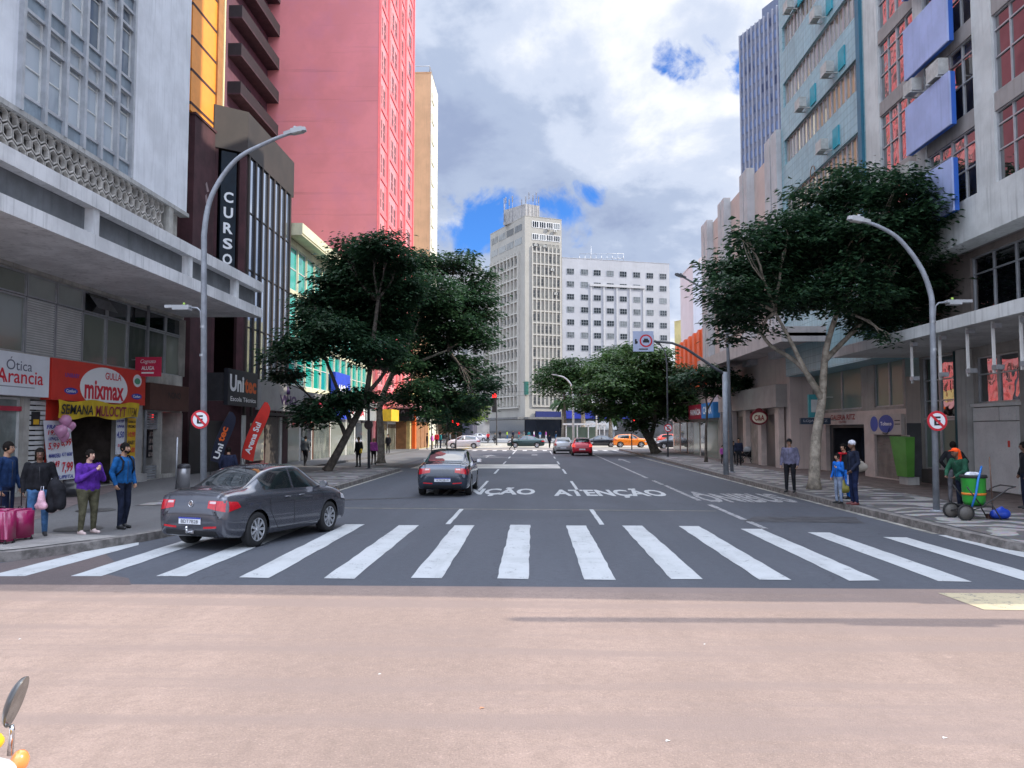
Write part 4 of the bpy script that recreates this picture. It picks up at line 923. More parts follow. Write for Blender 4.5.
for k, (z0, z1) in enumerate(((8.75, 10.38), (11.4, 13.06), (14.0, 15.75), (16.8, 18.4), (19.6, 21.2))):
    yy0, yy1 = (23.5, 26.3)
    a = MB(); q = Wf(12.62); a.fbox(q, -yy1, -yy0, z0, z1, .03, -.02, 0); a.fbox(q, -yy1 + .01, -yy0 - .0, z0 + .01, z1 - .01, -.02, -.16, 1)
    a.build('blue_panel', [mat('lilac_panel', (.34, .40, .64), .6, .10, .8, streak=.25), mat('blue_side', (.02, .10, .42), .5, .05)], root)
AC = []
def aircon(rt, f, u, z, s=1.):
    a = MB(); a.fbox(f, u - .38 * s, u + .38 * s, z, z + .52 * s, .5, .18)
    a.lathe([(.2 * s, 0), (.2 * s, .02), (.03, .02), (0, .02)], f.p(u - .08, z + .26 * s, .5), 12, 1, 'X' if abs(f.n.x) > .5 else 'Y')
    a.fbox(f, u - .33 * s, u - .28 * s, z - .06, z - .01, .55, 0); a.fbox(f, u + .28 * s, u + .33 * s, z - .06, z - .01, .55, 0)
    return a.build('air_conditioner', [mat('ac_casing', (.42, .42, .40), .6, .15, 4, grime=.4), DARKM], rt)
aircon(root, fa, -24.3, 13.15); aircon(root, fa, -26.35, 10.6); aircon(root, fa, -23.2, 16.0, .9); aircon(root, fa, -25.9, 13.4, .8)

# blue tiled building
def tile_mat(name, c, c2):
    m = bpy.data.materials.new(name); m.use_nodes = True; t = NT(m.node_tree); b = t.n['Principled BSDF']
    co = t.new('ShaderNodeTexCoord').outputs['Object']; v = t.mapv(co, (1, 1, 1), rot=(0, R(90), 0))
    br = t.new('ShaderNodeTexBrick', offset=0.0); br.inputs['Scale'].default_value = 1; br.inputs['Brick Width'].default_value = .33; br.inputs['Row Height'].default_value = .33; br.inputs['Mortar Size'].default_value = .010
    br.inputs['Color1'].default_value = (*lin(c), 1); br.inputs['Color2'].default_value = (*lin(c2), 1); br.inputs['Mortar'].default_value = (*[x * .45 for x in lin(c)], 1)
    cb = t.new('ShaderNodeCombineXYZ'); sp_ = t.new('ShaderNodeSeparateXYZ'); t.ln(co, sp_.inputs[0]); t.ln(sp_.outputs[1], cb.inputs[0]); t.ln(sp_.outputs[2], cb.inputs[1]); t.ln(cb.outputs[0], br.inputs['Vector'])
    base = t.mix(t.ramp(t.noise(co, .5, 6, .7), [(.4, 0.), (.7, .5)]), br.outputs['Color'], tuple(x * .6 for x in lin(c)))
    base = t.mix(t.ramp(t.noise(t.mapv(co, (4, 4, .4)), 1, 4, .6), [(.5, 0.), (.75, .4)]), base, (.10, .13, .12))
    t.ln(base, b.inputs['Base Color']); b.inputs['Roughness'].default_value = .45; MATS[name] = m; return m
TILE = tile_mat('blue_tile', (.29, .47, .52), (.24, .41, .47))
H_B = 39
pB = [(13.0, 40.7), (13.0, 30.5), (28, 30.5), (28, 40.7)]
bh = []
for k in range(9):
    z = 9.8 + 3.03 * k
    for i in range(6): bh.append((.55 + i * 1.52, .55 + i * 1.52 + 1.5, z, z + 1.3))
blue, FB = building('blue_tiled_building', 'building with pale blue tile bands and long strips of curtained windows', 'building', pB, 4.9, H_B, TILE, {0: [(.5, 9.7, 9.8 + 3.03 * k, 11.1 + 3.03 * k) for k in range(9)]}, .22)
GL_CUR = glass_mat('curtained_glass', '#38322c', '#8f8070', .95, .06, .9)
add_windows(blue, FB[0], bh, 2, 0, FRAME_A, GL_CUR, .16, .05)
a = MB(); a.prism([(13.3, 30.5), (27, 30.5), (27, 35.3), (13.3, 35.3)], H_B, 56); a.build('added_sun_block', TILE, blue)  # unseen block added on the roof to keep sun off the grey tower
a = MB(); a.fbox(FB[0], 9.85, 10.2, 5, H_B, .12, 0); a.build('downpipe', mat('teal_strip', (.02, .13, .20), .5, .1), blue)
tp = mat('teal_panel', (.02, .28, .36), .5, .1)
for (u, z) in ((2.6, 23.0), (6.2, 20.6), (4.0, 17.4), (7.4, 17.5), (6.6, 14.4), (4.6, 11.0)):
    aircon(blue, FB[0], u, z, .9); a = MB(); a.fbox(FB[0], u + .5, u + 1.15, z - .1, z + .75, .06, 0); a.build('service_panel', tp, blue)
a = MB()
for z in (13.7, 13.2):
    a.tube([FB[0].p(3.4 + .3 * math.cos(x), z + .28 * math.sin(x), .05) for x in [q * .5 for q in range(13)]], .02, 4); a.tube([FB[0].p(4.6 + .3 * math.cos(x), z + .45 + .28 * math.sin(x), .05) for x in [q * .5 for q in range(13)]], .02, 4)
a.build('graffiti', mat('rust_ink', (.2, .1, .05), .8), blue)
# ground part of the blue building: arcade entrance
MARB = mat('pink_marble', (.46, .385, .355), .4, .12, 1.5, grime=.15)
gal = thing('arcade_front', 'pale marble arcade entrance under tall green glass panels', 'shop front', (14.3, 35, 0))
G = Wf(14.3)
a = MB(); wall_holes(a, G, -40.6, -30.5, .1, 2.98, [(-38.9, -34.4, .15, 2.4), (-33.4, -31.0, .2, 1.95), (-40.5, -39.7, .15, 2.4)], .35); a.build('marble_wall', MARB, gal)
a = MB(); wall_holes(a, G, -40.6, -30.5, 2.98, 6.1, [(-40.5, -39.5, 3.1, 5.95), (-39.2, -34.6, 3.1, 5.95), (-33.3, -30.7, 3.1, 5.95)], .1); a.build('wall', mat('taupe_wall', (.27, .245, .22), .8, .15), gal)
add_windows(gal, G, [(-40.5, -39.5, 3.1, 5.95), (-39.2, -36.92, 3.1, 5.95), (-36.9, -34.6, 3.1, 5.95), (-33.3, -32.01, 3.1, 5.95), (-31.99, -30.7, 3.1, 5.95)], 0, 0, METAL, GL_GREEN, .1, .05, split=True)
a = MB(); a.fbox(G, -38.9, -34.4, .15, 2.4, -3.9, -4.0); a.fbox(G, -38.95, -38.9, .15, 2.4, -.36, -4); a.fbox(G, -34.4, -34.35, .15, 2.4, -.36, -4); a.fbox(G, -38.9, -34.4, 2.4, 2.45, -.36, -4); a.build('passage', mat('passage_dark', (.03, .03, .04), .5, .4, 1), gal)
a = MB()
for i in range(4): a.fbox(G, -38.6 + i * 1.05, -38.6 + i * 1.05 + .9, .2, 2.1, -1.6 - .3 * i, -1.7 - .3 * i)
a.build('showcase', glass_mat('blue_showcase', '#10182a', '#2a3a58', .6, .06, 1), gal)
a = MB(); a.fbox(G, -38.9, -38.5, .15, 2.4, -.2, -.3); a.fbox(G, -34.8, -34.4, .15, 2.4, -.2, -.3); a.fbox(G, -38.5, -34.8, 2.25, 2.4, -.2, -.3); each(a, 'door_frame', DARKM, gal)
a = MB()
for q in range(13): a.fbox(G, -33.4, -31.0, .2 + q * .135, .33 + q * .135, -.1, -.16)
a.build('roller_shutter', mat('brown_shutter2', (.16, .14, .125), .6, .2, 2), gal)
a = MB()
for q in range(16): a.fbox(G, -40.5, -39.7, .16 + q * .14, .29 + q * .14, -.1, -.16)
a.build('roller_shutter', mat('brown_shutter2', (.16, .14, .125), .6, .2, 2), gal)
a = MB(); a.ftext(G, 'GALERIA RITZ', -38.2, -35.3, 2.62, 2.87, .01, 0, .03); a.ftext(G, 'CENTRO', -37.2, -36.3, 2.47, 2.57, .01, 0, .02); a.build('lettering', mat('ink_oxblood', (.25, .02, .02), .5, 0), gal)
r = board('shop_sign', 'marble-coloured sign with two round blue emblems above a closed shutter', 'sign', G, -33.45, -30.6, 1.97, 2.78, .02, .16, mat('sign_cream', (.42, .37, .34), .6, .06))
for u, rr in ((-33.0, .32), (-31.9, .36)):
    a = MB(); a.add([G.p(u + rr * (1.15 if rr < .34 else 1.9) * math.cos(math.tau * i / 24), 2.40 + rr * math.sin(math.tau * i / 24), .166) for i in range(24)], [list(range(24))]); a.build('blue_emblem', mat('emblem_blue', (.015, .05, .30), .5, .1), r)
a = MB(); a.ftext(G, 'Tolteco', -32.4, -31.4, 2.33, 2.48, .172, 0, .02); a.ftext(G, 'calçados', -32.3, -31.7, 1.99, 2.04, .166, 1, .01); a.fbox(G, -31.15, -30.7, 2.36, 2.40, .165, .16, 1); a.fbox(G, -31.15, -30.7, 2.5, 2.54, .165, .16, 1); a.tube([G.p(-31.95 + .39 * math.cos(x), 2.40 + .42 * math.sin(x), .18) for x in [-2.2 + q * .2 for q in range(10)]], .012, 4, 1); a.build('lettering', [INKW, INKK], r)
gx_ = thing('metal_cabinet', 'tall slanted lime green metal cabinet on a stone foot', 'cabinet', (13.6, 29.0, .15))
a = MB(); a.add([(13.45, 28.75, .45), (13.45, 29.55, .45), (13.8, 29.55, .45), (13.7, 28.75, .45), (13.1, 28.05, 1.9), (13.1, 29.3, 1.92), (13.7, 29.3, 1.92), (13.42, 28.05, 1.9)], [[0, 3, 2, 1], [4, 5, 6, 7], [0, 4, 7, 3], [1, 2, 6, 5], [0, 1, 5, 4], [3, 7, 6, 2]]); a.build('body', mat('lime_green', (.12, .34, .06), .5, .12, 1.5), gx_)
a = MB(); a.box(13.5, 13.9, 28.8, 29.5, .15, .449); a.build('foot', CONC, gx_)

# C: pink-grey department store with pilasters
DSTORE = mat('rose_render', (.52, .42, .385), .85, .07, .7, streak=.22)
pC = [(13.2, 60.0), (13.2, 40.75), (28, 40.75), (28, 60.0)]
ds, FC = building('department_store', 'windowless rose-grey store with vertical pilasters and a deep canopy', 'building', pC, 0, 17.5, DSTORE, {}, .2, parapet=0)
PIL = mat('pilaster_grey', (.45, .45, .46), .8, .1, 1, streak=.25)
for (y0, y1, ht) in ((40.75, 42.9, 18.0), (46.5, 48.2, 17.9), (52.2, 54.0, 17.8), (57.4, 59.4, 17.7)):
    for yy0, yy1 in ((y0, y0 + (y1 - y0) * .45), (y0 + (y1 - y0) * .55, y1)):
        a = MB(); a.fbox(FC[0], 60 - yy1, 60 - yy0, 6.0, ht, .45, 0); a.build('pilaster', PIL, ds)
a = MB(); q = Wf(11.0); a.fbox(q, -53, -35, 6.1, 6.78, 0, -.2); a.fbox(q, -53, -35, 6.35, 6.5, -.2, -3.4); a.fbox(q, -35.2, -35, 6.1, 6.78, -.2, -3.3); a.fbox(q, -53, -52.8, 6.1, 6.78, -.2, -3.3); a.build('canopy', mat('rose_canopy', (.43, .385, .37), .85, .1, 1, streak=.5), ds)
a = MB(); q = Wf(12.9); a.fbox(q, -54.0, -41.2, 3.35, 4.55, .3, -.5); a.build('fascia_band', mat('band_grey', (.33, .30, .28), .85, .1, 1), ds)
DSG = Wf(13.1)
for i in range(5):
    y = 41.4 + i * 3.2
    a = MB(); a.fbox(DSG, -y - .7, -y - .05, .1, 3.35, .3, 0); a.build('pillar', MARB, ds)
    a = MB(); a.fbox(DSG, -y - 3.1, -y - .8, .15, 3.0, .04, 0); a.build('shutter' if i % 2 else 'entrance', [mat('passage_dark2', (.03, .028, .03), .3, .4, 1, spec=.8), mat('shutter_taupe', (.24, .21, .19), .6, .2, 2)][i % 2], ds)
# hanging and flat shop signs on the right
r = thing('hanging_sign', 'oval dark red sign with cream lettering C&A hung under the store band', 'sign', (12.3, 44.0, 2.8))
a = MB(); sx = Sf(44.0); 
def ell(mb, f, u, z, ru, rz, d, mi, n=28): mb.add([f.p(u + ru * math.cos(math.tau * i / n), z + rz * math.sin(math.tau * i / n), d) for i in range(n)], [list(range(n))], mi)
def disc(mb, f, u, z, ru, rz, d0, d1, mi, n=28):
    ell(mb, f, u, z, ru, rz, d1, mi, n); o = [f.p(u + ru * math.cos(math.tau * i / n), z + rz * math.sin(math.tau * i / n), d0) for i in range(n)] + [f.p(u + ru * math.cos(math.tau * i / n), z + rz * math.sin(math.tau * i / n), d1) for i in range(n)]
    mb.add(o, [[i, (i + 1) % n, (i + 1) % n + n, i + n] for i in range(n)] + [list(range(n))[::-1]], mi)
disc(a, sx, 12.5, 2.85, .48, .42, -.1, .1, 0); disc(a, sx, 12.5, 3.15, .22, .22, -.09, .09, 0); ell(a, sx, 12.5, 2.83, .40, .30, .106, 1); a.build('board', [mat('oxblood_sign', (.16, .012, .02), .4, .1), mat('cream_sign', (.6, .55, .42), .5)], r)
a = MB(); a.ftext(sx, 'C&A', 12.22, 12.78, 2.67, 2.99, .112, 0, .03); a.build('lettering', mat('ink_oxblood', (.25, .02, .02), .5, 0), r)
r = thing('hanging_sign', 'slim teal light box hung above the arcade pavement', 'sign', (13.4, 37.8, 2.7))
a = MB(); a.box(13.1, 13.75, 37.7, 37.9, 2.75, 3.85); a.build('board', mat('teal_sign', (.05, .30, .33), .5, .1), r); a = MB(); a.box(13.2, 13.65, 37.69, 37.695, 3.0, 3.6); a.box(13.75, 14.28, 37.78, 37.82, 3.7, 3.74); a.build('emblem', WHITE, r)
r = thing('hanging_sign', 'small navy box sign with pale lettering beneath the teal one', 'sign', (12.6, 37.5, 2.4))
a = MB(); a.box(12.6, 14.0, 37.4, 37.6, 2.42, 2.72); a.build('board', mat('sign_navy2', (.02, .035, .06), .5, .1), r); a = MB(); a.ftext(Sf(37.4), 'LOJAS RITZ', 12.72, 13.85, 2.5, 2.64, .004, 0, .02); a.build('lettering', INKG, r); a = MB(); a.box(13.95, 14.28, 37.48, 37.52, 2.6, 2.64); a.build('bracket', METAL, r)
# D and beyond
dd, FD = building('orange_fronted_building', 'low building behind bright orange corrugated cladding', 'building', [(13.5, 74), (13.5, 60.3), (28, 60.3), (28, 74)], 0, 9.9, mat('rose_low', (.4, .33, .3), .8, .1))
a = MB()
for i in range(14): a.fbox(FD[0], .1 + i * .97, .1 + i * .97 + .62, 5.6, 10.0 + .25 * (i / 14), .35 if i % 2 else .22, 0)
a.build('cladding', mat('orange_clad', (.80, .13, .035), .5, .08), dd)
def rshop(y0, y1, fc, wc, label, X=13.0, txt=None, tc=None):
    r = thing('storefront', label, 'shop front', (X, (y0 + y1) / 2, .1), 0, 'shop fronts under the far right canopy'); f = Wf(X)
    a = MB(); a.fbox(f, -y1, -y0, .1, 3, .02, -.4); a.build('wall', wc, r)
    a = MB(); a.fbox(f, -y1 + .05, -y0 - .05, 3, 4.1, .4, -.4); a.build('fascia', fc, r)
    n = max(1, int((y1 - y0) / 2.5)); w = (y1 - y0) / n
    for i in range(n): a = MB(); a.fbox(f, -y1 + i * w + .3, -y1 + (i + 1) * w - .3, .15, 2.8, .06, .02); a.build('shop_window', GL_DARK if i % 2 else GL_SHOP, r)
    if txt: a = MB(); a.ftext(f, txt, -y1 + (y1 - y0) * .15, -y0 - (y1 - y0) * .15, 3.3, 3.85, .406, 0, .03); a.build('lettering', tc, r)
rshop(54.4, 58.4, mat('fascia_bluebright', (.03, .2, .5), .5, .1), mat('taupe_wall', (.27, .245, .22)), 'shop with a bright blue fascia behind the stroller', txt='CAIXA', tc=INKW, X=12.75)
rshop(58.5, 64.0, mat('fascia_wine', (.30, .01, .03), .5, .1), mat('rose_low', (.4, .33, .3)), 'shop with a wine red fascia near the thin street tree', txt='FARMÁCIA', tc=INKW, X=12.9)
rshop(64.1, 73.9, mat('fascia_greywhite', (.42, .42, .42), .5, .1), mat('rose_low', (.4, .33, .3)), 'pale shop front at the far end under the orange cladding', X=13.1)
a = MB(); a.fbox(Wf(14.4), -82, -74.1, .1, 4.6, 0, -6); a.fbox(Wf(14.4), -82.2, -74.1, 4.6, 4.9, .6, -6); r_ = a.build('corner_kiosk', mat('white_corner', (.5, .5, .48), .7, .1), None, **tagd('white single-storey corner shop before the red car', 'shop'))
a = MB()
for i in range(3): a.fbox(Wf(14.4), -81.5 + i * 2.5, -79.6 + i * 2.5, .2, 3.9, .03, 0)
a.fbox(Sf(74.1), 15, 19, .2, 3.6, .02, 0); a.build('shop_window', GL_SHOP, r_)
wb, FW = building('small_white_building', 'narrow white apartment block behind the orange cladding', 'building', [(17.4, 93), (17.4, 85.6), (26, 85.6), (26, 93)], 0, 20.4, mat('white_render_cool', (.58, .60, .66), .85, .05, .4, streak=.2))
add_windows(wb, FW[0], [(2.2, 5.0, 4.5 + i * 2.55, 5.8 + i * 2.55) for i in range(6)], 2, 1, INKW, GL_DARK, .08, .12)
a = MB(); a.box(18.5, 20, 86.5, 88, 20.4, 21.4); a.build('roof_box', WHITE, wb)
yb_, FY = building('yellow_building', 'slim pale yellow building peeking beside the white wing', 'building', [(31.5, 176), (34.2, 170), (44, 172), (40, 182)], 0, 26.5, mat('pale_yellow', (.62, .52, .24), .85, .1, .5, streak=.2))
add_windows(yb_, FY[0], [(3.4, 4.6, 18.5, 21.5)], 0, 1, INKW, GL_DARK, .08, .12)
ft, FT = building('far_slim_tower', 'distant slim white tower with stacked balconies', 'building', [(50.5, 262), (50.5, 250), (54.5, 250), (54.5, 262)], 0, 53.5, mat('far_white', (.5, .52, .55), .8, .05))
add_windows(ft, FT[1], [(.4, 3.6, 20 + i * 2.9, 21.5 + i * 2.9) for i in range(11)], 1, 0, INKW, glass_mat('far_glass', '#2a4652', '#5a7a82', .5), .1, .15)
# dark blue finned tower on the right
BT = mat('blue_tower_wall', (.13, .155, .23), .7, .08)
H_T = 79.5
bt, FBT = building('blue_finned_tower', 'tall slate blue office tower with close vertical fins', 'building', [(40.4, 150.4), (48.4, 128.5), (70, 140), (62, 160)], 0, H_T, BT, parapet=0)
a = MB()
for i in range(19): a.fbox(FBT[0], i * 1.28, i * 1.28 + .22, 10, H_T, .3, 0)
a.build('fin', mat('pale_fin', (.30, .31, .36), .7, .06), bt)
BGL = glass_mat('blue_glass', '#13244e', '#6478a0', .7, .3, .5)
for k in range(20):
    z = 22 + 2.85 * k
    for i in range(18):
        if k * 18 + i < 100 * 99:
            pass
cellsB = [(i * 1.28 + .24, i * 1.28 + 1.26, H_T - 2.9 - 2.85 * k, H_T - 1.2 - 2.85 * k) for k in range(18) for i in range(18)]
add_windows(bt, FBT[0], cellsB, 0, 0, BT, BGL, -.03, .06)
a = MB(); a.prism([(43.5, 146), (45.5, 141), (50, 143), (48, 148)], H_T, H_T + 3); a.build('roof_room', BT, bt)

# ------------------------------------------------------------------ FAR BUILDINGS
TW = mat('tower_cream', (.35, .335, .30), .85, .06, .3, streak=.2)
GL_T = glass_mat('tower_glass', '#3a4046', '#9d9b92', .5, .15, .4)
GL_T2 = glass_mat('wing_glass', '#2c3237', '#858a8c', .32, .15, .4)
Pa, Pb, Pc = (-11.7, 202.8), (-2.35, 185), (6.6, 189)
tower, FTW = building('cream_office_tower', 'cream thirteen-storey tower with gridded windows and rooftop antennas', 'building', [Pa, Pb, Pc, (4, 212), (-6, 212)], 0, 53.6, TW)
fF, fL = FTW[1], FTW[0]
W_ = fF.len; uu0 = 1.9; n = 7
cw = (W_ - uu0 - .5) / n
cellsF = []
rows = [8.3 + 2.86 * i for i in range(14)]
for j, z in enumerate(rows):
    for i in range(n): cellsF.append((uu0 + i * cw + .18, uu0 + (i + 1) * cw - .18, z, z + 1.75))
add_windows(tower, fF, cellsF[:98][::-1], 1, 1, TW, GL_T, -.03, .06)
a = MB()
for i in range(n + 1): a.fbox(fF, uu0 + i * cw - .13, uu0 + i * cw + .13, 8, 46.5, .34, 0)
for z in rows: a.fbox(fF, uu0 - .1, W_ - .4, z - .62, z - .32, .3, 0)
a.build('grid_frame', mat('tower_white', (.43, .41, .37), .8, .05), tower)
for z, zh in ((48.0, 1.5), (51.0, 1.6)): add_windows(tower, fF, [(uu0 + i * 1.9, uu0 + i * 1.9 + 1.75, z, z + zh) for i in range(4)], 2, 0, INKW, GL_T2, -.03, .1)
W2 = fL.len; a = MB(); n2 = 8
for i in range(n2 + 1): a.fbox(fL, 1 + i * (W2 - 4) / n2 - .15, 1 + i * (W2 - 4) / n2 + .15, 8, 45.5, .6, 0)
for j in range(14): a.fbox(fL, 1, W2 - 3, 7.4 + 2.86 * j, 7.7 + 2.86 * j, .55, 0)
a.build('grid_frame', mat('tower_white', (.43, .41, .37), .8, .05), tower)
for j in range(13):
    a = MB(); a.fbox(fL, 1.1, W2 - 3.1, 8.4 + 2.86 * j, 9.7 + 2.86 * j, .04, 0); a.build('window_strip', GL_T, tower)
for z in (47.2, 50.5):
    for i in range(4): a = MB(); a.fbox(fL, .8 + i * 4.6, .8 + i * 4.6 + 3.9, z, z + 1.6, .06, 0); a.build('window_strip', GL_T2, tower)
for (u, z) in ((.8, 46.7), (4.3, 51.0), (3.2, 46.6), (6.0, 50.6), (5.2, 41.0), (6.1, 35.2)): aircon(tower, fF, uu0 + u, z - .3, 1.0)
a = MB(); a.prism([(-7.6, 194), (-2.2, 188.5), (1.2, 190.5), (-1.5, 199)], 53.6, 57.6); a.prism([(-7.9, 193.5), (-2.1, 187.6), (3.2, 189.8), (-1.5, 200)], 53.6, 54.4); a.build('roof_room', mat('roof_grey', (.33, .32, .31), .8, .15), tower)
a = MB()
for (x, y, h) in ((-7.2, 192, 8), (-6.3, 191, 7), (-5.5, 190.5, 7.8), (-2.2, 188.6, 7), (-1.4, 188.8, 8.2), (-.4, 189.4, 7.6), (.4, 189.8, 8.6), (1.0, 190, 7.4), (-3.2, 188.8, 6.2)):
    a.tube([(x, y, 53.6), (x, y, 53.6 + h * .85)], .06, 5); a.box(x - .16, x + .16, y - .2, y + .1, 53.6 + h * .85 - 1.6, 53.6 + h * .85 - .2)
a.tube([(-7.6, 192, 54), (-7.6, 192, 60)], .14, 5)
a.build('antenna', mat('antenna_grey', (.25, .25, .27), .6, .2), tower)
a = MB(); a.fbox(fF, -.1, W_ + .1, 4.7, 5.2, 2.0, 0); a.fbox(fL, 0, W2 + .1, 4.7, 5.2, 2.0, 0); a.build('base_canopy', mat('grey_canopy', (.13, .13, .13)), tower)
a = MB(); a.fbox(fF, 0, W_, 0, 4.6, .15, 0); a.fbox(fL, 0, W2, 0, 4.6, .15, 0); a.build('shop_window', GL_DARK, tower)
r = board('blue_sign', 'dark blue fascia strip along the foot of the cream tower', 'sign', fF, 2.5, 9.2, 5.2, 6.6, .3, .6, mat('fascia_navy', (.01, .02, .12), .5, .1))
a = MB(); a.fbox(fF, -.3, .5, 10.5, 13.6, 1.0, .05); a.build('green_sign', mat('sign_green_dark', (.01, .10, .08), .5), None, **tagd('small dark green sign on the cream tower corner', 'sign'))
# white wing
WG = mat('wing_white', (.40, .405, .43), .85, .05, .3, streak=.18)
Pd, Pe = (6.65, 189.1), (34.2, 197.3)
wingb, FG = building('white_office_wing', 'long white ten-storey office wing with a framed centre and rooftop railing', 'building', [Pd, Pe, (33, 215), (6, 215)], 0, 44.3, WG)
f = FG[0]; cu = []
for u in (570.5, 584.6, 597.3, 610.3, 623.3, 636.8, 650.0, 663.2):
    d = pix_dir(u, 300); P0, P1 = Vector(Pd), Vector(Pe); Dn = P1 - P0
    # ray (0,0)+t*d crosses the wall line
    den = d.x * Dn.y - d.y * Dn.x; s_ = (P0.y * d.x - P0.x * d.y) / -den; cu.append(s_ * f.len)
cellsW = [(c - .95, c + .95, 44.3 - 4.0 - 3.13 * j, 44.3 - 2.6 - 3.13 * j) for j in range(12) for c in cu]
add_windows(wingb, f, cellsW, 2, 1, mat('far_frame', (.3, .32, .34), .6), GL_T2, -.03, .06)
a = MB(); cm = lambda i: (cu[i] + cu[i + 1]) / 2
for i in (1, 2, 3, 4, 5): a.fbox(f, cm(i) - .18, cm(i) + .18, 6, 38.0, .2, 0)
a.fbox(f, cm(1) - .4, cm(5) + .4, 37.6, 38.2, .35, 0)
a.build('framed_centre', mat('wing_frame', (.44, .44, .45), .8, .05), wingb)
a = MB(); a.box(15.5, 21, 200, 206, 44.3, 46.0); a.build('roof_room', TW, wingb)
a = MB()
for i in range(9): x = 11.5 + i * 1.4; a.tube([(x, 198, 44.3), (x, 198, 47.2)], .07, 5)
a.tube([(11.5, 198, 47.2), (22.7, 198, 47.2)], .07, 5); a.tube([(11.5, 198, 46.0), (22.7, 198, 46.0)], .07, 5); a.tube([(14.5, 199, 44.3), (14.5, 199, 49.5)], .08, 5)
a.build('roof_rail', METAL, wingb)
a = MB(); a.fbox(f, .2, f.len, 0, 5.2, 1.5, 0); a.build('ground_shops', mat('shops_dark', (.05, .055, .07), .5, .5, .3), wingb)
a = MB(); a.fbox(f, -.5, 18, 4.9, 6.8, 1.9, 1.5); a.build('blue_fascia', mat('fascia_royal', (.01, .025, .28), .5, .1), wingb)
# pale block at the far left behind the trees
fl_, FFL = building('far_pale_apartments', 'distant stone-coloured apartment block with small balconies left of the cream tower', 'building', [(-30, 222), (-11.6, 222), (-11.6, 240), (-30, 240)], 0, 47.5, mat('far_stone', (.46, .44, .42), .85, .15, .4))
add_windows(fl_, FFL[0], [(9.2 + i * 3.0, 10.8 + i * 3.0, 5 + 3.1 * j, 6.9 + 3.1 * j) for j in range(13) for i in range(3)], 1, 0, TW, GL_T2, -.03, .12)
a = MB()
for j in range(13): a.fbox(FFL[0], 15.6, 18.5, 4.6 + 3.1 * j, 5.5 + 3.1 * j, 1.0, 0); 
a.fbox(FFL[0], 12, 14.5, 47.5, 49.5, -1, -3)
a.build('balcony', TW, fl_)
lowl, FLL = building('far_low_shops', 'low dark shops with a pink sign far down the left side', 'building', [(-34, 150), (-13.0, 150), (-13.0, 175), (-34, 175)], 0, 7.0, mat('dark_shops', (.06, .06, .09), .6, .3, .3))
a = MB(); a.fbox(FLL[0], 15.5, 19.5, 3.9, 6.7, .3, 0); a.build('pink_sign', mat('pink_sign', (.7, .25, .32), .5, .2, 2), lowl)
a = MB(); a.fbox(FLL[0], 1, 20, .5, 3.4, .1, 0); a.build('shop_window', GL_DARK, lowl)
# block closing the street behind the camera's left and right, seen in reflections only if you step aside
# ------------------------------------------------------------------ TREES
def leaf_mat(name, c, c2):
    m = bpy.data.materials.new(name); m.use_nodes = True; t = NT(m.node_tree); b = t.n['Principled BSDF']
    co = t.new('ShaderNodeTexCoord').outputs['Object']
    k = t.noise(co, 1.1, 3, .6); k2 = t.noise(co, 9, 2, .6)
    base = t.mix(t.ramp(k, [(.35, 0.), (.65, 1.)]), lin(c), lin(c2))
    base = t.mix(t.ramp(k2, [(.46, 0.), (.70, .75)]), base, tuple(x * q for x, q in zip(lin(c2), (2.8, 2.2, 1.6))))
    t.ln(base, b.inputs['Base Color']); b.inputs['Roughness'].default_value = .5; b.inputs['Specular IOR Level'].default_value = .25
    tr = t.new('ShaderNodeBsdfTranslucent'); t.ln(base, tr.inputs[0]); mx = t.new('ShaderNodeMixShader', _Fac=.38)
    t.ln(b.outputs[0], mx.inputs[1]); t.ln(tr.outputs[0], mx.inputs[2]); t.ln(mx.outputs[0], t.n['Material Output'].inputs[0])
    MATS[name] = m; return m
LEAF = leaf_mat('dark_leaves', (.014, .040, .024), (.026, .066, .032))
LEAFB = leaf_mat('green_leaves', (.022, .058, .022), (.042, .090, .030))
LEAFY = leaf_mat('bright_leaves', (.07, .13, .03), (.12, .20, .05))
BARK = mat('bark', (.085, .070, .058), .9, .35, 5, bump=.8, bs=20, grime=.4)
BARKP = mat('pale_bark', (.30, .26, .21), .9, .35, 4, bump=.6, bs=16, grime=.55)

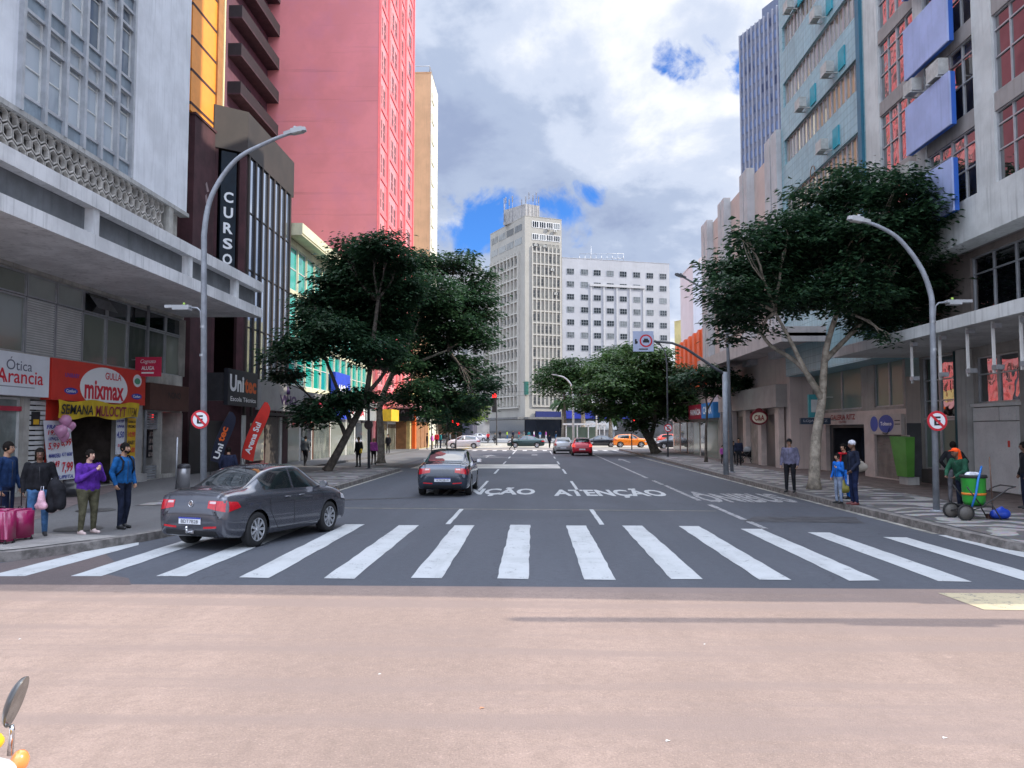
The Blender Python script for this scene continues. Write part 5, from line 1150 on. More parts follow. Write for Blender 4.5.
def fronds(lobes, n, size, seed, droop=.25):
    """sprays of narrow leaflets spread through flattened lobes; lobes = (x,y,z,rx,ry,rz)"""
    g = np.random.default_rng(seed)
    L = np.array(lobes); vol = (L[:, 3] * L[:, 4] * L[:, 5]) ** .75; pr = vol / vol.sum()
    # twig clusters inside each lobe
    nc = max(60, n // 34); ci = g.choice(len(L), nc, p=pr)
    d = g.normal(size=(nc, 3)); d /= np.linalg.norm(d, axis=1)[:, None]
    r = g.random(nc) ** .42; r = np.where(g.random(nc) < .30, r * g.uniform(1.02, 1.32, nc), r)
    C = L[ci, :3] + d * r[:, None] * L[ci, 3:6]
    out = d.copy(); out[:, 2] *= .5
    k = g.integers(0, nc, n)
    off = g.normal(size=(n, 3)) * np.array([size * 1.25, size * 1.25, size * .42])
    P = C[k] + off
    az = np.arctan2(off[:, 1] + out[k, 1] * size * .8, off[:, 0] + out[k, 0] * size * .8) + g.normal(size=n) * .5
    ln = size * g.uniform(.55, 1.25, n); wd = ln * g.uniform(.20, .34, n)
    dz = -g.uniform(.0, droop * 2, n) + .12
    dirx, diry = np.cos(az), np.sin(az)
    tilt = g.normal(size=n) * .35
    a = P; D = np.stack([dirx, diry, dz], 1); D /= np.linalg.norm(D, axis=1)[:, None]
    Sd = np.stack([-diry * np.cos(tilt), dirx * np.cos(tilt), np.sin(tilt)], 1)
    mid = a + D * (ln * .5)[:, None] + np.array([0, 0, .04]) * size; tip = a + D * ln[:, None] - np.array([0, 0, 1.]) * (ln * .18)[:, None]
    l = mid + Sd * wd[:, None]; rr = mid - Sd * wd[:, None]
    V = np.empty((n * 4, 3)); V[0::4] = a; V[1::4] = rr; V[2::4] = tip; V[3::4] = l
    return V
def mesh_quads(name, V, m, parent):
    n = len(V) // 4; me = bpy.data.meshes.new(name)
    M = parent.matrix_basis.inverted(); V = V + np.array(M.translation)
    me.vertices.add(len(V)); me.vertices.foreach_set('co', V.astype(np.float32).ravel())
    me.loops.add(n * 4); me.loops.foreach_set('vertex_index', np.arange(n * 4, dtype=np.int32))
    me.polygons.add(n); me.polygons.foreach_set('loop_start', np.arange(0, n * 4, 4, dtype=np.int32)); me.polygons.foreach_set('loop_total', np.full(n, 4, dtype=np.int32))
    me.update(); me.materials.append(m); o = bpy.data.objects.new(name, me); COL.objects.link(o); o.parent = parent; return o
def bent(p, q, n, w, seed):
    g = random.Random(seed); p, q = Vector(p), Vector(q); L = (q - p).length; pts = []
    o = Vector((g.uniform(-1, 1), g.uniform(-1, 1), g.uniform(-.3, .6))) * w * L
    for i in range(n + 1):
        k = i / n; pts.append(p.lerp(q, k) + o * math.sin(k * math.pi) + Vector((g.uniform(-1, 1), g.uniform(-1, 1), g.uniform(-1, 1))) * .02 * L * (0 < i < n))
    return pts
def tree(label, base, trunk, r0, lobes, n, size, lm, bm, seed, group='street trees', name='street_tree', grate=True, nb=None):
    """trunk = list of polylines starting at base (world points); lobes in world coordinates"""
    rt = thing(name, label, 'tree', base, 0, group); a = MB()
    for i, line in enumerate(trunk):
        P = [Vector(p) for p in line]; k = len(P) - 1
        # smooth polyline
        Q = []
        for j in range(k):
            p0, p1, p2, p3 = P[max(0, j - 1)], P[j], P[j + 1], P[min(k, j + 2)]
            for s_ in range(4):
                t_ = s_ / 4; Q.append(.5 * ((2 * p1) + (-p0 + p2) * t_ + (2 * p0 - 5 * p1 + 4 * p2 - p3) * t_ ** 2 + (-p0 + 3 * p1 - 3 * p2 + p3) * t_ ** 3))
        Q.append(P[-1]); rr0 = r0 if i == 0 else r0 * .55
        a.tube(Q, [rr0 * (1 - .62 * j / (len(Q) - 1)) * (1.35 if (i == 0 and j == 0) else 1) for j in range(len(Q))], 10)
    a.build('trunk', bm, rt)
    a = MB(); tips = [Vector(line[-1]) for line in trunk]; mids = [Vector(line[len(line) // 2]) for line in trunk]
    for i, lb in enumerate(lobes):
        c = Vector(lb[:3]); src = min(tips + mids[1:], key=lambda t_: (t_ - c).length)
        pth = bent(src, c, 6, .10, seed + i); r = r0 * .34
        a.tube(pth, [r * (1 - .75 * j / 6) for j in range(7)], 6)
        g = random.Random(seed * 31 + i)
        for q in range(5):
            s_ = pth[g.randrange(2, 6)]; e = c + Vector((g.uniform(-1, 1) * lb[3], g.uniform(-1, 1) * lb[4], g.uniform(-.6, .4) * lb[5])) * .6
            pp = bent(s_, e, 4, .12, seed + i * 9 + q); a.tube(pp, [r * .45 * (1 - .7 * j / 4) for j in range(5)], 5)
    a.build('branches', BARK if bm is BARKP and seed != 5 else bm, rt)
    mesh_quads('crown', fronds(lobes, n, size, seed), lm, rt)
    return rt
def lobe(u, v, r, Y, depth=0., fy=1.15, fz=.72, fx=1.0):
    x, z = hitY(u, v, Y + depth); s_ = (Y + depth) / FPX * r; return (x, Y + depth, z, s_ * fx, s_ * fy, s_ * fz)
def at(u, v, Y): x, z = hitY(u, v, Y); return (x, Y, z)
def basept(u, v): x, y = hitZ(u, v, .16); return (x, y, .14)
g_ = random.Random(3)
def LB(lst, Y, dj, **kw): return [lobe(u, v, r, Y, g_.uniform(-dj, dj), **kw) for (u, v, r) in lst]
# right plane-like tree
b = basept(814, 489); Y = b[1]
lob = LB([(733, 295, 30), (760, 262, 34), (790, 232, 34), (822, 206, 34), (862, 188, 30), (895, 190, 26), (925, 212, 30), (950, 232, 22), (905, 238, 42), (862, 235, 44), (822, 258, 46), (780, 290, 42), (738, 318, 24), (762, 326, 13), (805, 300, 24), (852, 290, 36), (898, 278, 40), (940, 258, 30), (952, 285, 20), (915, 308, 26), (872, 318, 26), (890, 335, 12), (725, 342, 10), (722, 270, 16), (965, 232, 14), (748, 240, 18), (850, 172, 12), (978, 240, 12), (930, 290, 22)], Y, 2.0, fz=.66)
tree('broad dark-leaved tree with a mottled pale trunk on the right pavement', b, [[b, at(816, 440, Y), at(822, 400, Y + .1), at(826, 350, Y), at(838, 310, Y)], [at(822, 400, Y + .1), at(806, 372, Y - .3), at(790, 340, Y - .5), at(775, 312, Y - .8)], [at(825, 360, Y), at(850, 335, Y + .5), at(880, 305, Y + .8)], [at(820, 395, Y), at(800, 365, Y + .5), at(770, 345, Y + .9), at(757, 325, Y + 1)]], .20, lob, 52000, .225, LEAF, BARKP, 5)
# left pair
b = basept(327, 471); Y = b[1]
lob = LB([(316, 305, 18), (340, 282, 20), (356, 262, 24), (378, 248, 20), (398, 262, 20), (320, 325, 22), (350, 300, 34), (382, 290, 38), (304, 350, 18), (292, 338, 8), (335, 335, 26), (375, 325, 36), (276, 356, 12), (285, 375, 12), (318, 412, 20), (308, 420, 10), (345, 400, 14), (372, 352, 24), (360, 395, 14), (392, 236, 8), (345, 243, 10)], Y, 2.6)
tree('leaning dark tree near the brown building, wide leafy crown', b, [[b, at(338, 452, Y), at(352, 425, Y), at(366, 395, Y), at(372, 350, Y), at(378, 300, Y)], [at(352, 425, Y), at(340, 395, Y - .4), at(326, 360, Y - .6), at(316, 330, Y - .8)], [at(366, 395, Y), at(385, 372, Y + .4), at(398, 345, Y + .6)], [at(346, 437, Y), at(338, 420, Y + .3), at(322, 412, Y + .5)]], .22, lob, 50000, .27, LEAF, BARK, 11)
b = basept(381, 463); Y = b[1]
lob = LB([(418, 262, 18), (440, 268, 20), (462, 262, 16), (478, 282, 16), (400, 285, 22), (432, 295, 32), (465, 302, 28), (484, 318, 12), (410, 325, 30), (445, 330, 34), (475, 338, 20), (400, 360, 22), (432, 365, 32), (465, 372, 26), (486, 383, 12), (415, 392, 20), (448, 400, 22), (470, 405, 14), (432, 418, 12), (395, 398, 12), (455, 424, 11), (478, 400, 14), (425, 405, 18), (462, 412, 12)], Y, 2.8)
tree('dark tree with a straight sunlit trunk farther along the left kerb', b, [[b, at(381, 435, Y), at(380, 405, Y), at(392, 375, Y), at(412, 340, Y), at(425, 305, Y)], [at(392, 375, Y), at(418, 362, Y - .5), at(448, 350, Y - .8)], [at(380, 405, Y), at(402, 392, Y + .5), at(430, 382, Y + .8)]], .24, lob, 44000, .29, LEAF, BARKP, 17)
# small tree right
b = basept(706, 462); Y = b[1]
lob = LB([(690, 380, 12), (705, 372, 12), (722, 378, 12), (738, 383, 10), (715, 390, 10), (698, 392, 8), (748, 388, 7)], Y, 1.2, fz=.5)
tree('slender tree with sparse leaves before the store canopy', b, [[b, at(706, 430, Y), at(707, 405, Y), at(702, 388, Y)], [at(707, 410, Y), at(716, 395, Y), at(728, 384, Y)]], .10, lob, 3800, .32, LEAF, BARK, 23)
b = basept(656, 453.5); Y = b[1]
lob = LB([(588, 392, 11), (600, 372, 14), (618, 362, 16), (640, 350, 12), (655, 358, 14), (670, 372, 14), (612, 388, 20), (640, 380, 24), (668, 392, 19), (690, 398, 14), (705, 405, 8), (628, 408, 17), (655, 408, 19), (680, 412, 12), (610, 410, 11), (590, 408, 8), (640, 425, 9), (576, 400, 6)], Y, 3.2)
tree('large leaning tree beside the kerb before the orange car', b, [[b, at(650, 440, Y), at(640, 423, Y), at(630, 405, Y), at(622, 385, Y)], [at(650, 440, Y), at(654, 425, Y), at(656, 405, Y), at(660, 385, Y)], [at(640, 423, Y), at(645, 405, Y), at(648, 385, Y)]], .42, lob, 26000, .40, LEAFB, BARK, 29)
# trees beyond the crossing
def fartree(label, u, vb, Y, lst, lm, seed, n=9000, r0=.35, dj=2.5, name='street_tree', bark=BARK):
    x, z = hitY(u, vb, Y); b = (x, Y, .05); lob = LB(lst, Y, dj)
    v2 = lst[0][1]; return tree(label, b, [[b, (x + .1, Y, 2.5), (x - .2, Y, max(3.5, lob[0][2] - 2))]], r0, lob, n, .6, lm, bark, seed, 'trees beyond the far crossing', name)
fartree('rounded green tree in front of the cream tower across the junction', 565, 437, 135, [(556, 375, 18), (568, 368, 16), (580, 374, 16), (548, 385, 13), (572, 388, 16), (590, 385, 12)], LEAFB, 41)
fartree('tall tree rising behind the leaning tree before the white wing', 602, 437, 140, [(604, 368, 16), (615, 360, 16), (598, 384, 14), (620, 378, 16), (585, 382, 8), (628, 352, 10)], LEAFB, 43, r0=.5)
fartree('bright green sunlit sapling by the left crossing', 447, 440, 108, [(452, 405, 10), (460, 400, 9), (468, 408, 9), (446, 412, 8), (462, 415, 9), (472, 418, 5)], LEAFY, 47, 5000, .22, 1.5)
fartree('pale green tree behind the left signal posts', 436, 441, 120, [(438, 400, 12), (428, 408, 10), (446, 395, 10), (440, 415, 10)], LEAFB, 53, 5000, .3, 2, bark=BARKP)
fartree('bushy tree near the yellow building across the junction', 690, 438, 150, [(684, 372, 14), (694, 362, 12), (676, 382, 14), (698, 380, 12), (688, 395, 12)], LEAFY, 59, 6000, .3, 2)
def palm(label, u, vt, Y, h, seed):
    x, z = hitY(u, vt, Y); rt = thing('palm_tree', label, 'palm', (x, Y, .05), 0, 'palms on the far square'); g = random.Random(seed)
    a = MB(); a.tube([(x, Y, 0), (x + .1, Y, z * .5), (x, Y, z)], [.42, .34, .26], 10); a.build('trunk', BARKP, rt)
    V = []
    for i in range(26):
        az = i * 2.4; up = g.uniform(-.5, .9); L = g.uniform(2.2, 3.2); p = Vector((x, Y, z)); d = Vector((math.cos(az), math.sin(az), up)).normalized()
        for s_ in range(9):
            q = p + d * L / 9; d = (d + Vector((0, 0, -.16))).normalized(); sd_ = Vector((-d.y, d.x, 0)).normalized()
            for sg in (-1, 1): V += [p, q, q + sd_ * sg * .45 + Vector((0, 0, -.35)), p + sd_ * sg * .45 + Vector((0, 0, -.35))]
            p = q
    mesh_quads('crown', np.array([tuple(v) for v in V]), LEAFB, rt)
palm('palm with a stout trunk right of the arched lamp across the junction', 582.5, 398, 128, 8, 1)
palm('thin palm standing left of the arched lamp across the junction', 563, 402, 150, 8, 2)
palm('short palm in front of the white wing beside the white domes', 610, 412, 132, 8, 3)

# ------------------------------------------------------------------ STREET LAMPS, SIGNS, SIGNALS
POLE = mat('pole_paint', (.26, .28, .31), .5, .15, 3, grime=.35, bump=.2)
DPOLE = mat('dark_pole', (.07, .075, .085), .6, .2, 3)
def lamp_post(label, pts, r, second=None, m=POLE, head=.78, flip=1, dark=False):
    rt = thing('street_lamp', label, 'street lamp', pts[0], 0, 'street lamps along the avenue')
    P = [Vector(p) for p in pts]; Q = [P[0], P[1]]; k = len(P) - 1
    for j in range(1, k):
        p0, p1, p2, p3 = P[j - 1], P[j], P[j + 1], P[min(k, j + 2)]
        if j == 1: p0 = P[1] - (P[1] - P[0]).normalized() * (P[2] - P[1]).length
        for s_ in range(1, 7): t_ = s_ / 6; Q.append(.5 * ((2 * p1) + (-p0 + p2) * t_ + (2 * p0 - 5 * p1 + 4 * p2 - p3) * t_ ** 2 + (-p0 + 3 * p1 - 3 * p2 + p3) * t_ ** 3))
    a = MB(); n = len(Q); a.tube(Q, [r * (1.15 if i == 0 else 1 - .45 * i / n) for i in range(n)], 12); a.lathe([(0, 0), (r * 2.2, 0), (r * 2.2, .03), (r * 1.2, .05)], pts[0], 14); a.build('pole', m, rt)
    d = (Q[-1] - Q[-3]).normalized(); d = Vector((d.x, d.y, d.z * .6)).normalized(); up = Vector((0, 0, 1)); s_ = d.cross(up).normalized(); u_ = s_.cross(d); o = Q[-1] - d * .1
    def hb(l0, l1, w0, w1, t0, t1, mb, mi=0):
        vs = []
        for (l, w) in ((l0, w0), (l1, w1)):
            for tt in (t0, t1):
                for sg in (-1, 1): vs.append(o + d * l + s_ * (sg * w) + u_ * tt)
        mb.add(vs, [[0, 1, 3, 2], [4, 6, 7, 5], [0, 4, 5, 1], [2, 3, 7, 6], [0, 2, 6, 4], [1, 5, 7, 3]], mi)
    a = MB(); hb(0, .25 * head, .05 * head, .10 * head, -.02, .07, a); hb(.25 * head, .62 * head, .12 * head, .13 * head, -.03, .09, a); hb(.62 * head, .72 * head, .13 * head, .07 * head, -.02, .07, a); hb(.3 * head, .6 * head, .09 * head, .1 * head, -.045, -.03, a, 1); a.tube([o + d * .3 + u_ * .09, o + d * .3 + u_ * .15], .04, 8)
    a.build('lamp_head', [mat('lamp_grey', (.36, .37, .38), .5, .1) if not dark else DPOLE, mat('lamp_lens', (.45, .45, .42), .2, .05)], rt)
    if second:
        z, side = second; x, y = pts[0][0], pts[0][1]; x += (pts[1][0] - pts[0][0]) * z / max(.1, pts[1][2])
        a = MB(); a.tube([(x, y, z - .45), (x + side * .05, y, z - .45), (x + side * .08, y, z - .08), (x + side * .16, y, z), (x + side * .4, y, z + .02)], .022, 8); a.build('side_arm', m, rt)
        a = MB(); x0, x1 = sorted((x + side * .34, x + side * .95)); a.box(x0, x1, y - .09, y + .09, z - .0, z + .07); a.box(x0 + .05, x0 + .35 if side > 0 else x1 - .05, y - .11, y + .11, z - .05, z + .01) if side > 0 else a.box(x0 + .2, x1, y - .11, y + .11, z - .05, z + .01); a.build('side_lamp', mat('lamp_grey', (.36, .37, .38), .5, .1), rt)
        a = MB(); a.lathe([(0, 0), (.03, 0), (.03, .06), (0, .07)], (x + side * .5, y, z + .07), 8); a.build('sensor', mat('sensor_lime', (.35, .55, .08), .5), rt)
        a = MB(); 
        for zz_ in (z - .5, z - 1.2): a.lathe([(r * 1.12, 0), (r * 1.12, .06)], (x, y, zz_), 12)
        a.build('clamp', METAL, rt)
    return rt
Y0 = 18.9; A_ = lambda u, v: at(u, v, Y0)
x0, z0 = hitY(204.5, 470, Y0)
lamp_post('tall arched lamp post at the left kerb in front of the brown building', [(x0, Y0, .15), A_(204, 235), A_(212, 195), A_(236, 160), A_(268, 142), A_(288, 134)], .07, (hitY(200, 308, Y0)[1], -1))
Y0 = hitZ(937, 511.6, .15)[1]
lamp_post('arched lamp post at the right kerb in front of the broad tree', [at(936.5, 511.6, Y0), at(932, 300, Y0), at(921, 268, Y0), at(900, 240, Y0), at(880, 227, Y0), at(866, 222, Y0)], .068, (hitY(935, 303, Y0)[1], 1))
b = hitZ(369, 469, .15); Y0 = b[1]
lamp_post('thin dark lamp post half hidden in the crowns of the left trees', [(b[0], Y0, .15), at(368, 330, Y0), at(369, 285, Y0), at(378, 265, Y0), at(396, 254, Y0)], .065, m=DPOLE, dark=True)
b = hitZ(732, 472.5, .15); Y0 = b[1]
lamp_post('slim tall lamp post rising through the right tree', [(b[0], Y0, .15), at(727, 325, Y0), at(722, 308, Y0), at(708, 292, Y0), at(684, 277.5, Y0)], .075, m=mat('mid_pole', (.17, .18, .2), .5, .15), dark=True)
b = hitZ(668, 457, .15); Y0 = b[1]
lamp_post('thin lamp post beside the big leaning tree on the right pavement', [(b[0], Y0, .15), at(667, 368, Y0), at(665, 352, Y0), at(660, 345, Y0)], .06, m=DPOLE, dark=True, head=.8)
Y0 = 92; lamp_post('pale arched lamp post on the island beyond the crossing', [at(573.5, 447, Y0), at(573, 397, Y0), at(571, 385, Y0), at(565, 378, Y0), at(558, 375.5, Y0)], .13, (6.2, 1), m=mat('pale_pole', (.5, .5, .5), .5, .1), head=1.2)
Y0 = 110; lamp_post('pale lamp post with two arms near the white domes', [at(596.5, 443, Y0), at(596.5, 412, Y0), at(594, 404, Y0), at(588, 401, Y0)], .12, m=mat('pale_pole', (.5, .5, .5)), head=1.2)
def rsign(label, f_u, f_v, Y, rad, kind='E', pole=None, back=False, m=POLE, post=True):
    x, z = hitY(f_u, f_v, Y); rt = thing('road_sign', label, 'road sign', (x, Y - .1, z - rad), 0, 'round no-parking and no-entry signs'); f = Sf(Y - .1)
    a = MB(); disc(a, f, x, z, rad, rad, -.0, .012, 2 if back else 0, 32)
    if not back:
        ell(a, f, x, z, rad * .78, rad * .78, .016, 1, 32)
    a.build('disc', [mat('sign_ring_red', (.55, .015, .03), .4, .04), mat('sign_face', (.72, .72, .74), .4, .03), mat('sign_back', (.09, .06, .06), .6, .1)], rt)
    if not back:
        a = MB(); a.ftext(f, kind, x - rad * .33, x + rad * .33, z - rad * .45, z + rad * .45, .02, 0, .03); a.build('letter', INKK, rt)
        a = MB(); c_ = rad * .80 * .7071; w = rad * .085
        a.add([f.p(x - c_ - w, z + c_ - w, .024), f.p(x + c_ - w, z - c_ - w, .024), f.p(x + c_ + w, z - c_ + w, .024), f.p(x - c_ + w, z + c_ + w, .024)], [[0, 1, 2, 3]]); a.build('slash', mat('sign_ring_red', (.55, .015, .03)), rt)
    a = MB(); a.box(x - .02, x + .02, Y - .1, Y - .05, z - .08, z - .03); a.box(x - .02, x + .02, Y - .1, Y - .05, z + .03, z + .08)
    if pole: a.tube([(x, Y - .05, .15), (x, Y - .05, z + rad * .6)], .03, 8)
    a.build('post' if pole else 'bracket', m, rt)
    return rt
rsign('round no-parking sign strapped to the left lamp post', 202, 419.5, 18.85, .225)
rsign('round no-parking sign strapped to the right lamp post', 935, 421, hitZ(937, 511.6, .15)[1] - .05, .245)
rsign('small round sign seen from behind near the leaning left tree', 369, 425, hitZ(369, 469, .15)[1] - .02, .23, back=True, m=DPOLE)
rsign('round crossed sign on a thin post by the big leaning tree', 668, 428, hitZ(668, 457, .15)[1] - .4, .30, pole=1, m=DPOLE)
# gantry with the pale blue board
b = hitZ(726, 474.8, .15); Y0 = b[1]
rt = thing('sign_gantry', 'thick grey post with a long curved arm over the bus lane', 'sign post', (b[0], Y0, .15))
a = MB(); a.tube([(b[0], Y0, .15), at(725, 372, Y0)], .12, 12); a.build('post', POLE, rt)
a = MB(); pth = [(725, 374), (716, 369), (700, 358), (685, 348), (672, 343), (655, 341.5), (636, 342)]; a.tube([at(u, v, Y0) for u, v in pth], [.075, .07, .065, .06, .055, .05, .05], 10); a.build('arm', DPOLE, rt)
x, z = hitY(643, 341.5, Y0); w = 10.2 * Y0 / FPX; F = Sf(Y0 - .06)
rt2 = board('lane_sign', 'pale blue rectangular board with a red ring at the end of the curved arm', 'sign', F, x - w, x + w, z - w, z + w, 0, .04, mat('pale_blue_sign', (.40, .45, .60), .5, .05))
a = MB(); q = F; disc(a, q, x + .12, z + .02, .29, .29, .04, .045, 0, 28); ell(a, q, x + .12, z + .02, .22, .22, .05, 1, 28); a.build('ring', [mat('sign_ring_red', (.55, .015, .03)), mat('pale_blue_sign', (.40, .45, .60))], rt2)
a = MB(); a.fbox(q, x - .02, x + .26, z - .06, z + .05, .058, .05); a.fbox(q, x + .03, x + .21, z + .05, z + .12, .058, .05); a.fbox(q, x - .38, x - .30, z - .12, z + .1, .048, .04); a.fbox(q, x - .33, x - .25, z - .1, z + .0, .048, .04); a.fbox(q, x - .2, x + .2, z - .38, z - .33, .048, .04); a.build('symbol', INKK, rt2)
# traffic lights
def signal(label, u, vb, v, Y, col=(1., .02, .02), arm=None, heads=1):
    x, zt = hitY(u, v - 6, Y); rt = thing('traffic_light', label, 'traffic light', (x, Y, .1), 0, 'traffic lights at the crossing')
    a = MB(); a.tube([(x, Y, .1), (x, Y, zt + .4)], .06, 8); a.build('post', DPOLE, rt)
    for i in range(heads):
        xx, z = hitY(u + 4.5 * i * (1 if i else 0) + 2, v, Y); a = MB(); a.box(xx - .17, xx + .17, Y - .3, Y - .08, z - .75, z + .28)
        for q in range(3): a.box(xx - .14, xx + .14, Y - .42, Y - .3, z + .14 - q * .32, z + .16 - q * .32)
        a.build('housing', BLACK, rt)
        a = MB(); disc(a, Sf(Y - .3), xx, z, .13, .13, 0, .02, 0, 16); a.build('lamp_lens', mat('red_light', (1, .02, .02), .4, 0, emit=3.0) if i < 2 else BLACK, rt)
    return rt
signal('signal post with twin red lights at the left side of the crossing', 447, 446, 421.5, 76, heads=2)
signal('slim signal post right of the twin red lights', 456, 447, 424, 74, heads=1)
signal('signal with one red light near the big leaning tree', 631.5, 449, 420, 80)
x, z = hitY(494.5, 396, 105); rt = thing('overhead_signal', 'black overhead traffic light with a red lamp on a tall post', 'traffic light', (x, 105, .1), 0, 'traffic lights at the crossing')
a = MB(); a.tube([(x + .3, 105, .1), (x + .3, 105, z + .8)], .09, 8); a.build('post', DPOLE, rt); a = MB(); a.box(x - .3, x + .3, 104.5, 104.9, z - 2.2, z + .5); a.build('housing', BLACK, rt); a = MB(); disc(a, Sf(104.5), x, z, .3, .3, 0, .03, 0, 14); a.build('lamp_lens', MATS['red_light'], rt)
# white panel on posts at the left crossing, bus shelter, domes
F = Sf(72); x0, z0 = hitY(429.5, 400, 72); x1, z1 = hitY(441.5, 380, 72)
rt = thing('street_panel', 'blank white rectangular panel on dark posts at the left crossing', 'panel', ((x0 + x1) / 2, 72, .02)); a = MB(); a.fbox(F, x0, x1, hitY(435, 390 + 7, 72)[1] - .2, hitY(435, 376, 72)[1], .1, 0); a.build('board', WHITE, rt); a = MB(); a.tube([(x0 + .2, 72.1, 0), (x0 + .2, 72.1, 4.6)], .05, 8); a.build('post', DPOLE, rt)
rt = thing('bus_shelter', 'long low bus shelter with thin white posts across the junction', 'bus shelter', (6, 118, .1))
a = MB(); a.box(hitY(563, 430, 118)[0], hitY(606, 430, 118)[0], 117, 120, 2.9, 3.15); a.build('roof', mat('pale_pole', (.5, .5, .5)), rt)
for u in (566, 577, 588, 599, 604): x = hitY(u, 430, 118)[0]; a = MB(); a.box(x - .08, x + .08, 117.2, 117.4, .1, 2.9); a.build('post', mat('pale_pole', (.5, .5, .5)), rt)
a = MB(); a.box(hitY(567, 430, 118)[0], hitY(598, 430, 118)[0], 119.5, 119.6, .6, 2.6); a.build('glass_wall', GL_GREEN, rt)
for i, (u, lb) in enumerate(((590, 'left white rounded kiosk dome behind the bus shelter'), (606, 'right white rounded kiosk dome behind the bus shelter'))):
    x = hitY(u, 430, 138)[0]; rt = thing('kiosk', lb, 'kiosk', (x, 138, .1), 0, 'white domed kiosks on the far square'); a = MB(); a.lathe([(1.9, 2.2), (1.85, 2.6), (1.4, 3.3), (.7, 3.7), (0, 3.8)], (x, 138, 0), 16); a.build('dome', WHITE, rt); a = MB(); a.lathe([(1.5, .1), (1.5, 2.25)], (x, 138, 0), 16); a.build('wall', mat('kiosk_wall', (.35, .36, .38), .6), rt)
# litter bin by the left lamp
rt = thing('litter_bin', 'round stainless bin with a dark dome lid behind the grey saloon', 'bin', (-7.95, 19.9, .15)); x, y = hitZ(183.5, 489, .15); rt.location = (x, y, .15); rt.matrix_basis = Matrix.Translation((x, y, .15))
a = MB(); a.lathe([(0, .05), (.2, .05), (.2, .7), (.19, .72)], (x, y, .15), 18); a.build('body', mat('steel', (.5, .5, .52), .3, .1, metal=.8), rt); a = MB(); a.lathe([(.21, .7), (.21, .78), (.16, .84), (0, .86)], (x, y, .15), 18); a.build('lid', DARKM, rt); a = MB(); a.tube([(x - .26, y, .15), (x - .26, y, 1.9)], .035, 8); a.build('post', METAL, rt)

# signal arm on a traffic island just outside the frame: it throws the long thin shadow on the red road
MB().prism([(13.6, 8.2), (16.4, 8.2), (16.4, 9.5), (13.6, 9.5)], 0, .14).build('traffic_island', KERB, None, kind='structure')
rt = thing('traffic_light', 'signal post with a long horizontal arm on the island to the right of the picture', 'traffic light', (15.2, 8.9, .14), 0, 'traffic lights at the near junction')
a = MB(); a.tube([(15.2, 8.75, .14), (15.2, 8.75, 7.2)], .1, 10); a.build('post', POLE, rt)
a = MB(); a.tube([(15.2, 8.75, 7.0), (12.5, 8.72, 7.05), (8.9, 8.68, 7.1)], [.13, .12, .11], 8); a.build('arm', POLE, rt)
a = MB(); a.box(12.9, 13.7, 8.5, 8.66, 6.75, 7.4); a.box(12.3, 12.9, 8.6, 8.8, 6.9, 7.2); a.box(13.9, 14.3, 8.6, 8.8, 6.9, 7.25); a.build('housing', BLACK, rt)
for i, (ya_, z_, lb) in enumerate(((86, 6.9, 'upper thin black cable strung across the far junction'), (104, 8.2, 'lower distant black cable strung across the far junction'))):
    a = MB(); a.tube([(-14 + 2.9 * q, ya_, z_ - 1.0 * math.sin(math.pi * q / 10)) for q in range(11)], .018, 4); a.build('overhead_cable', BLACK, None, **tagd(lb, 'cable', 'cables across the junction'))
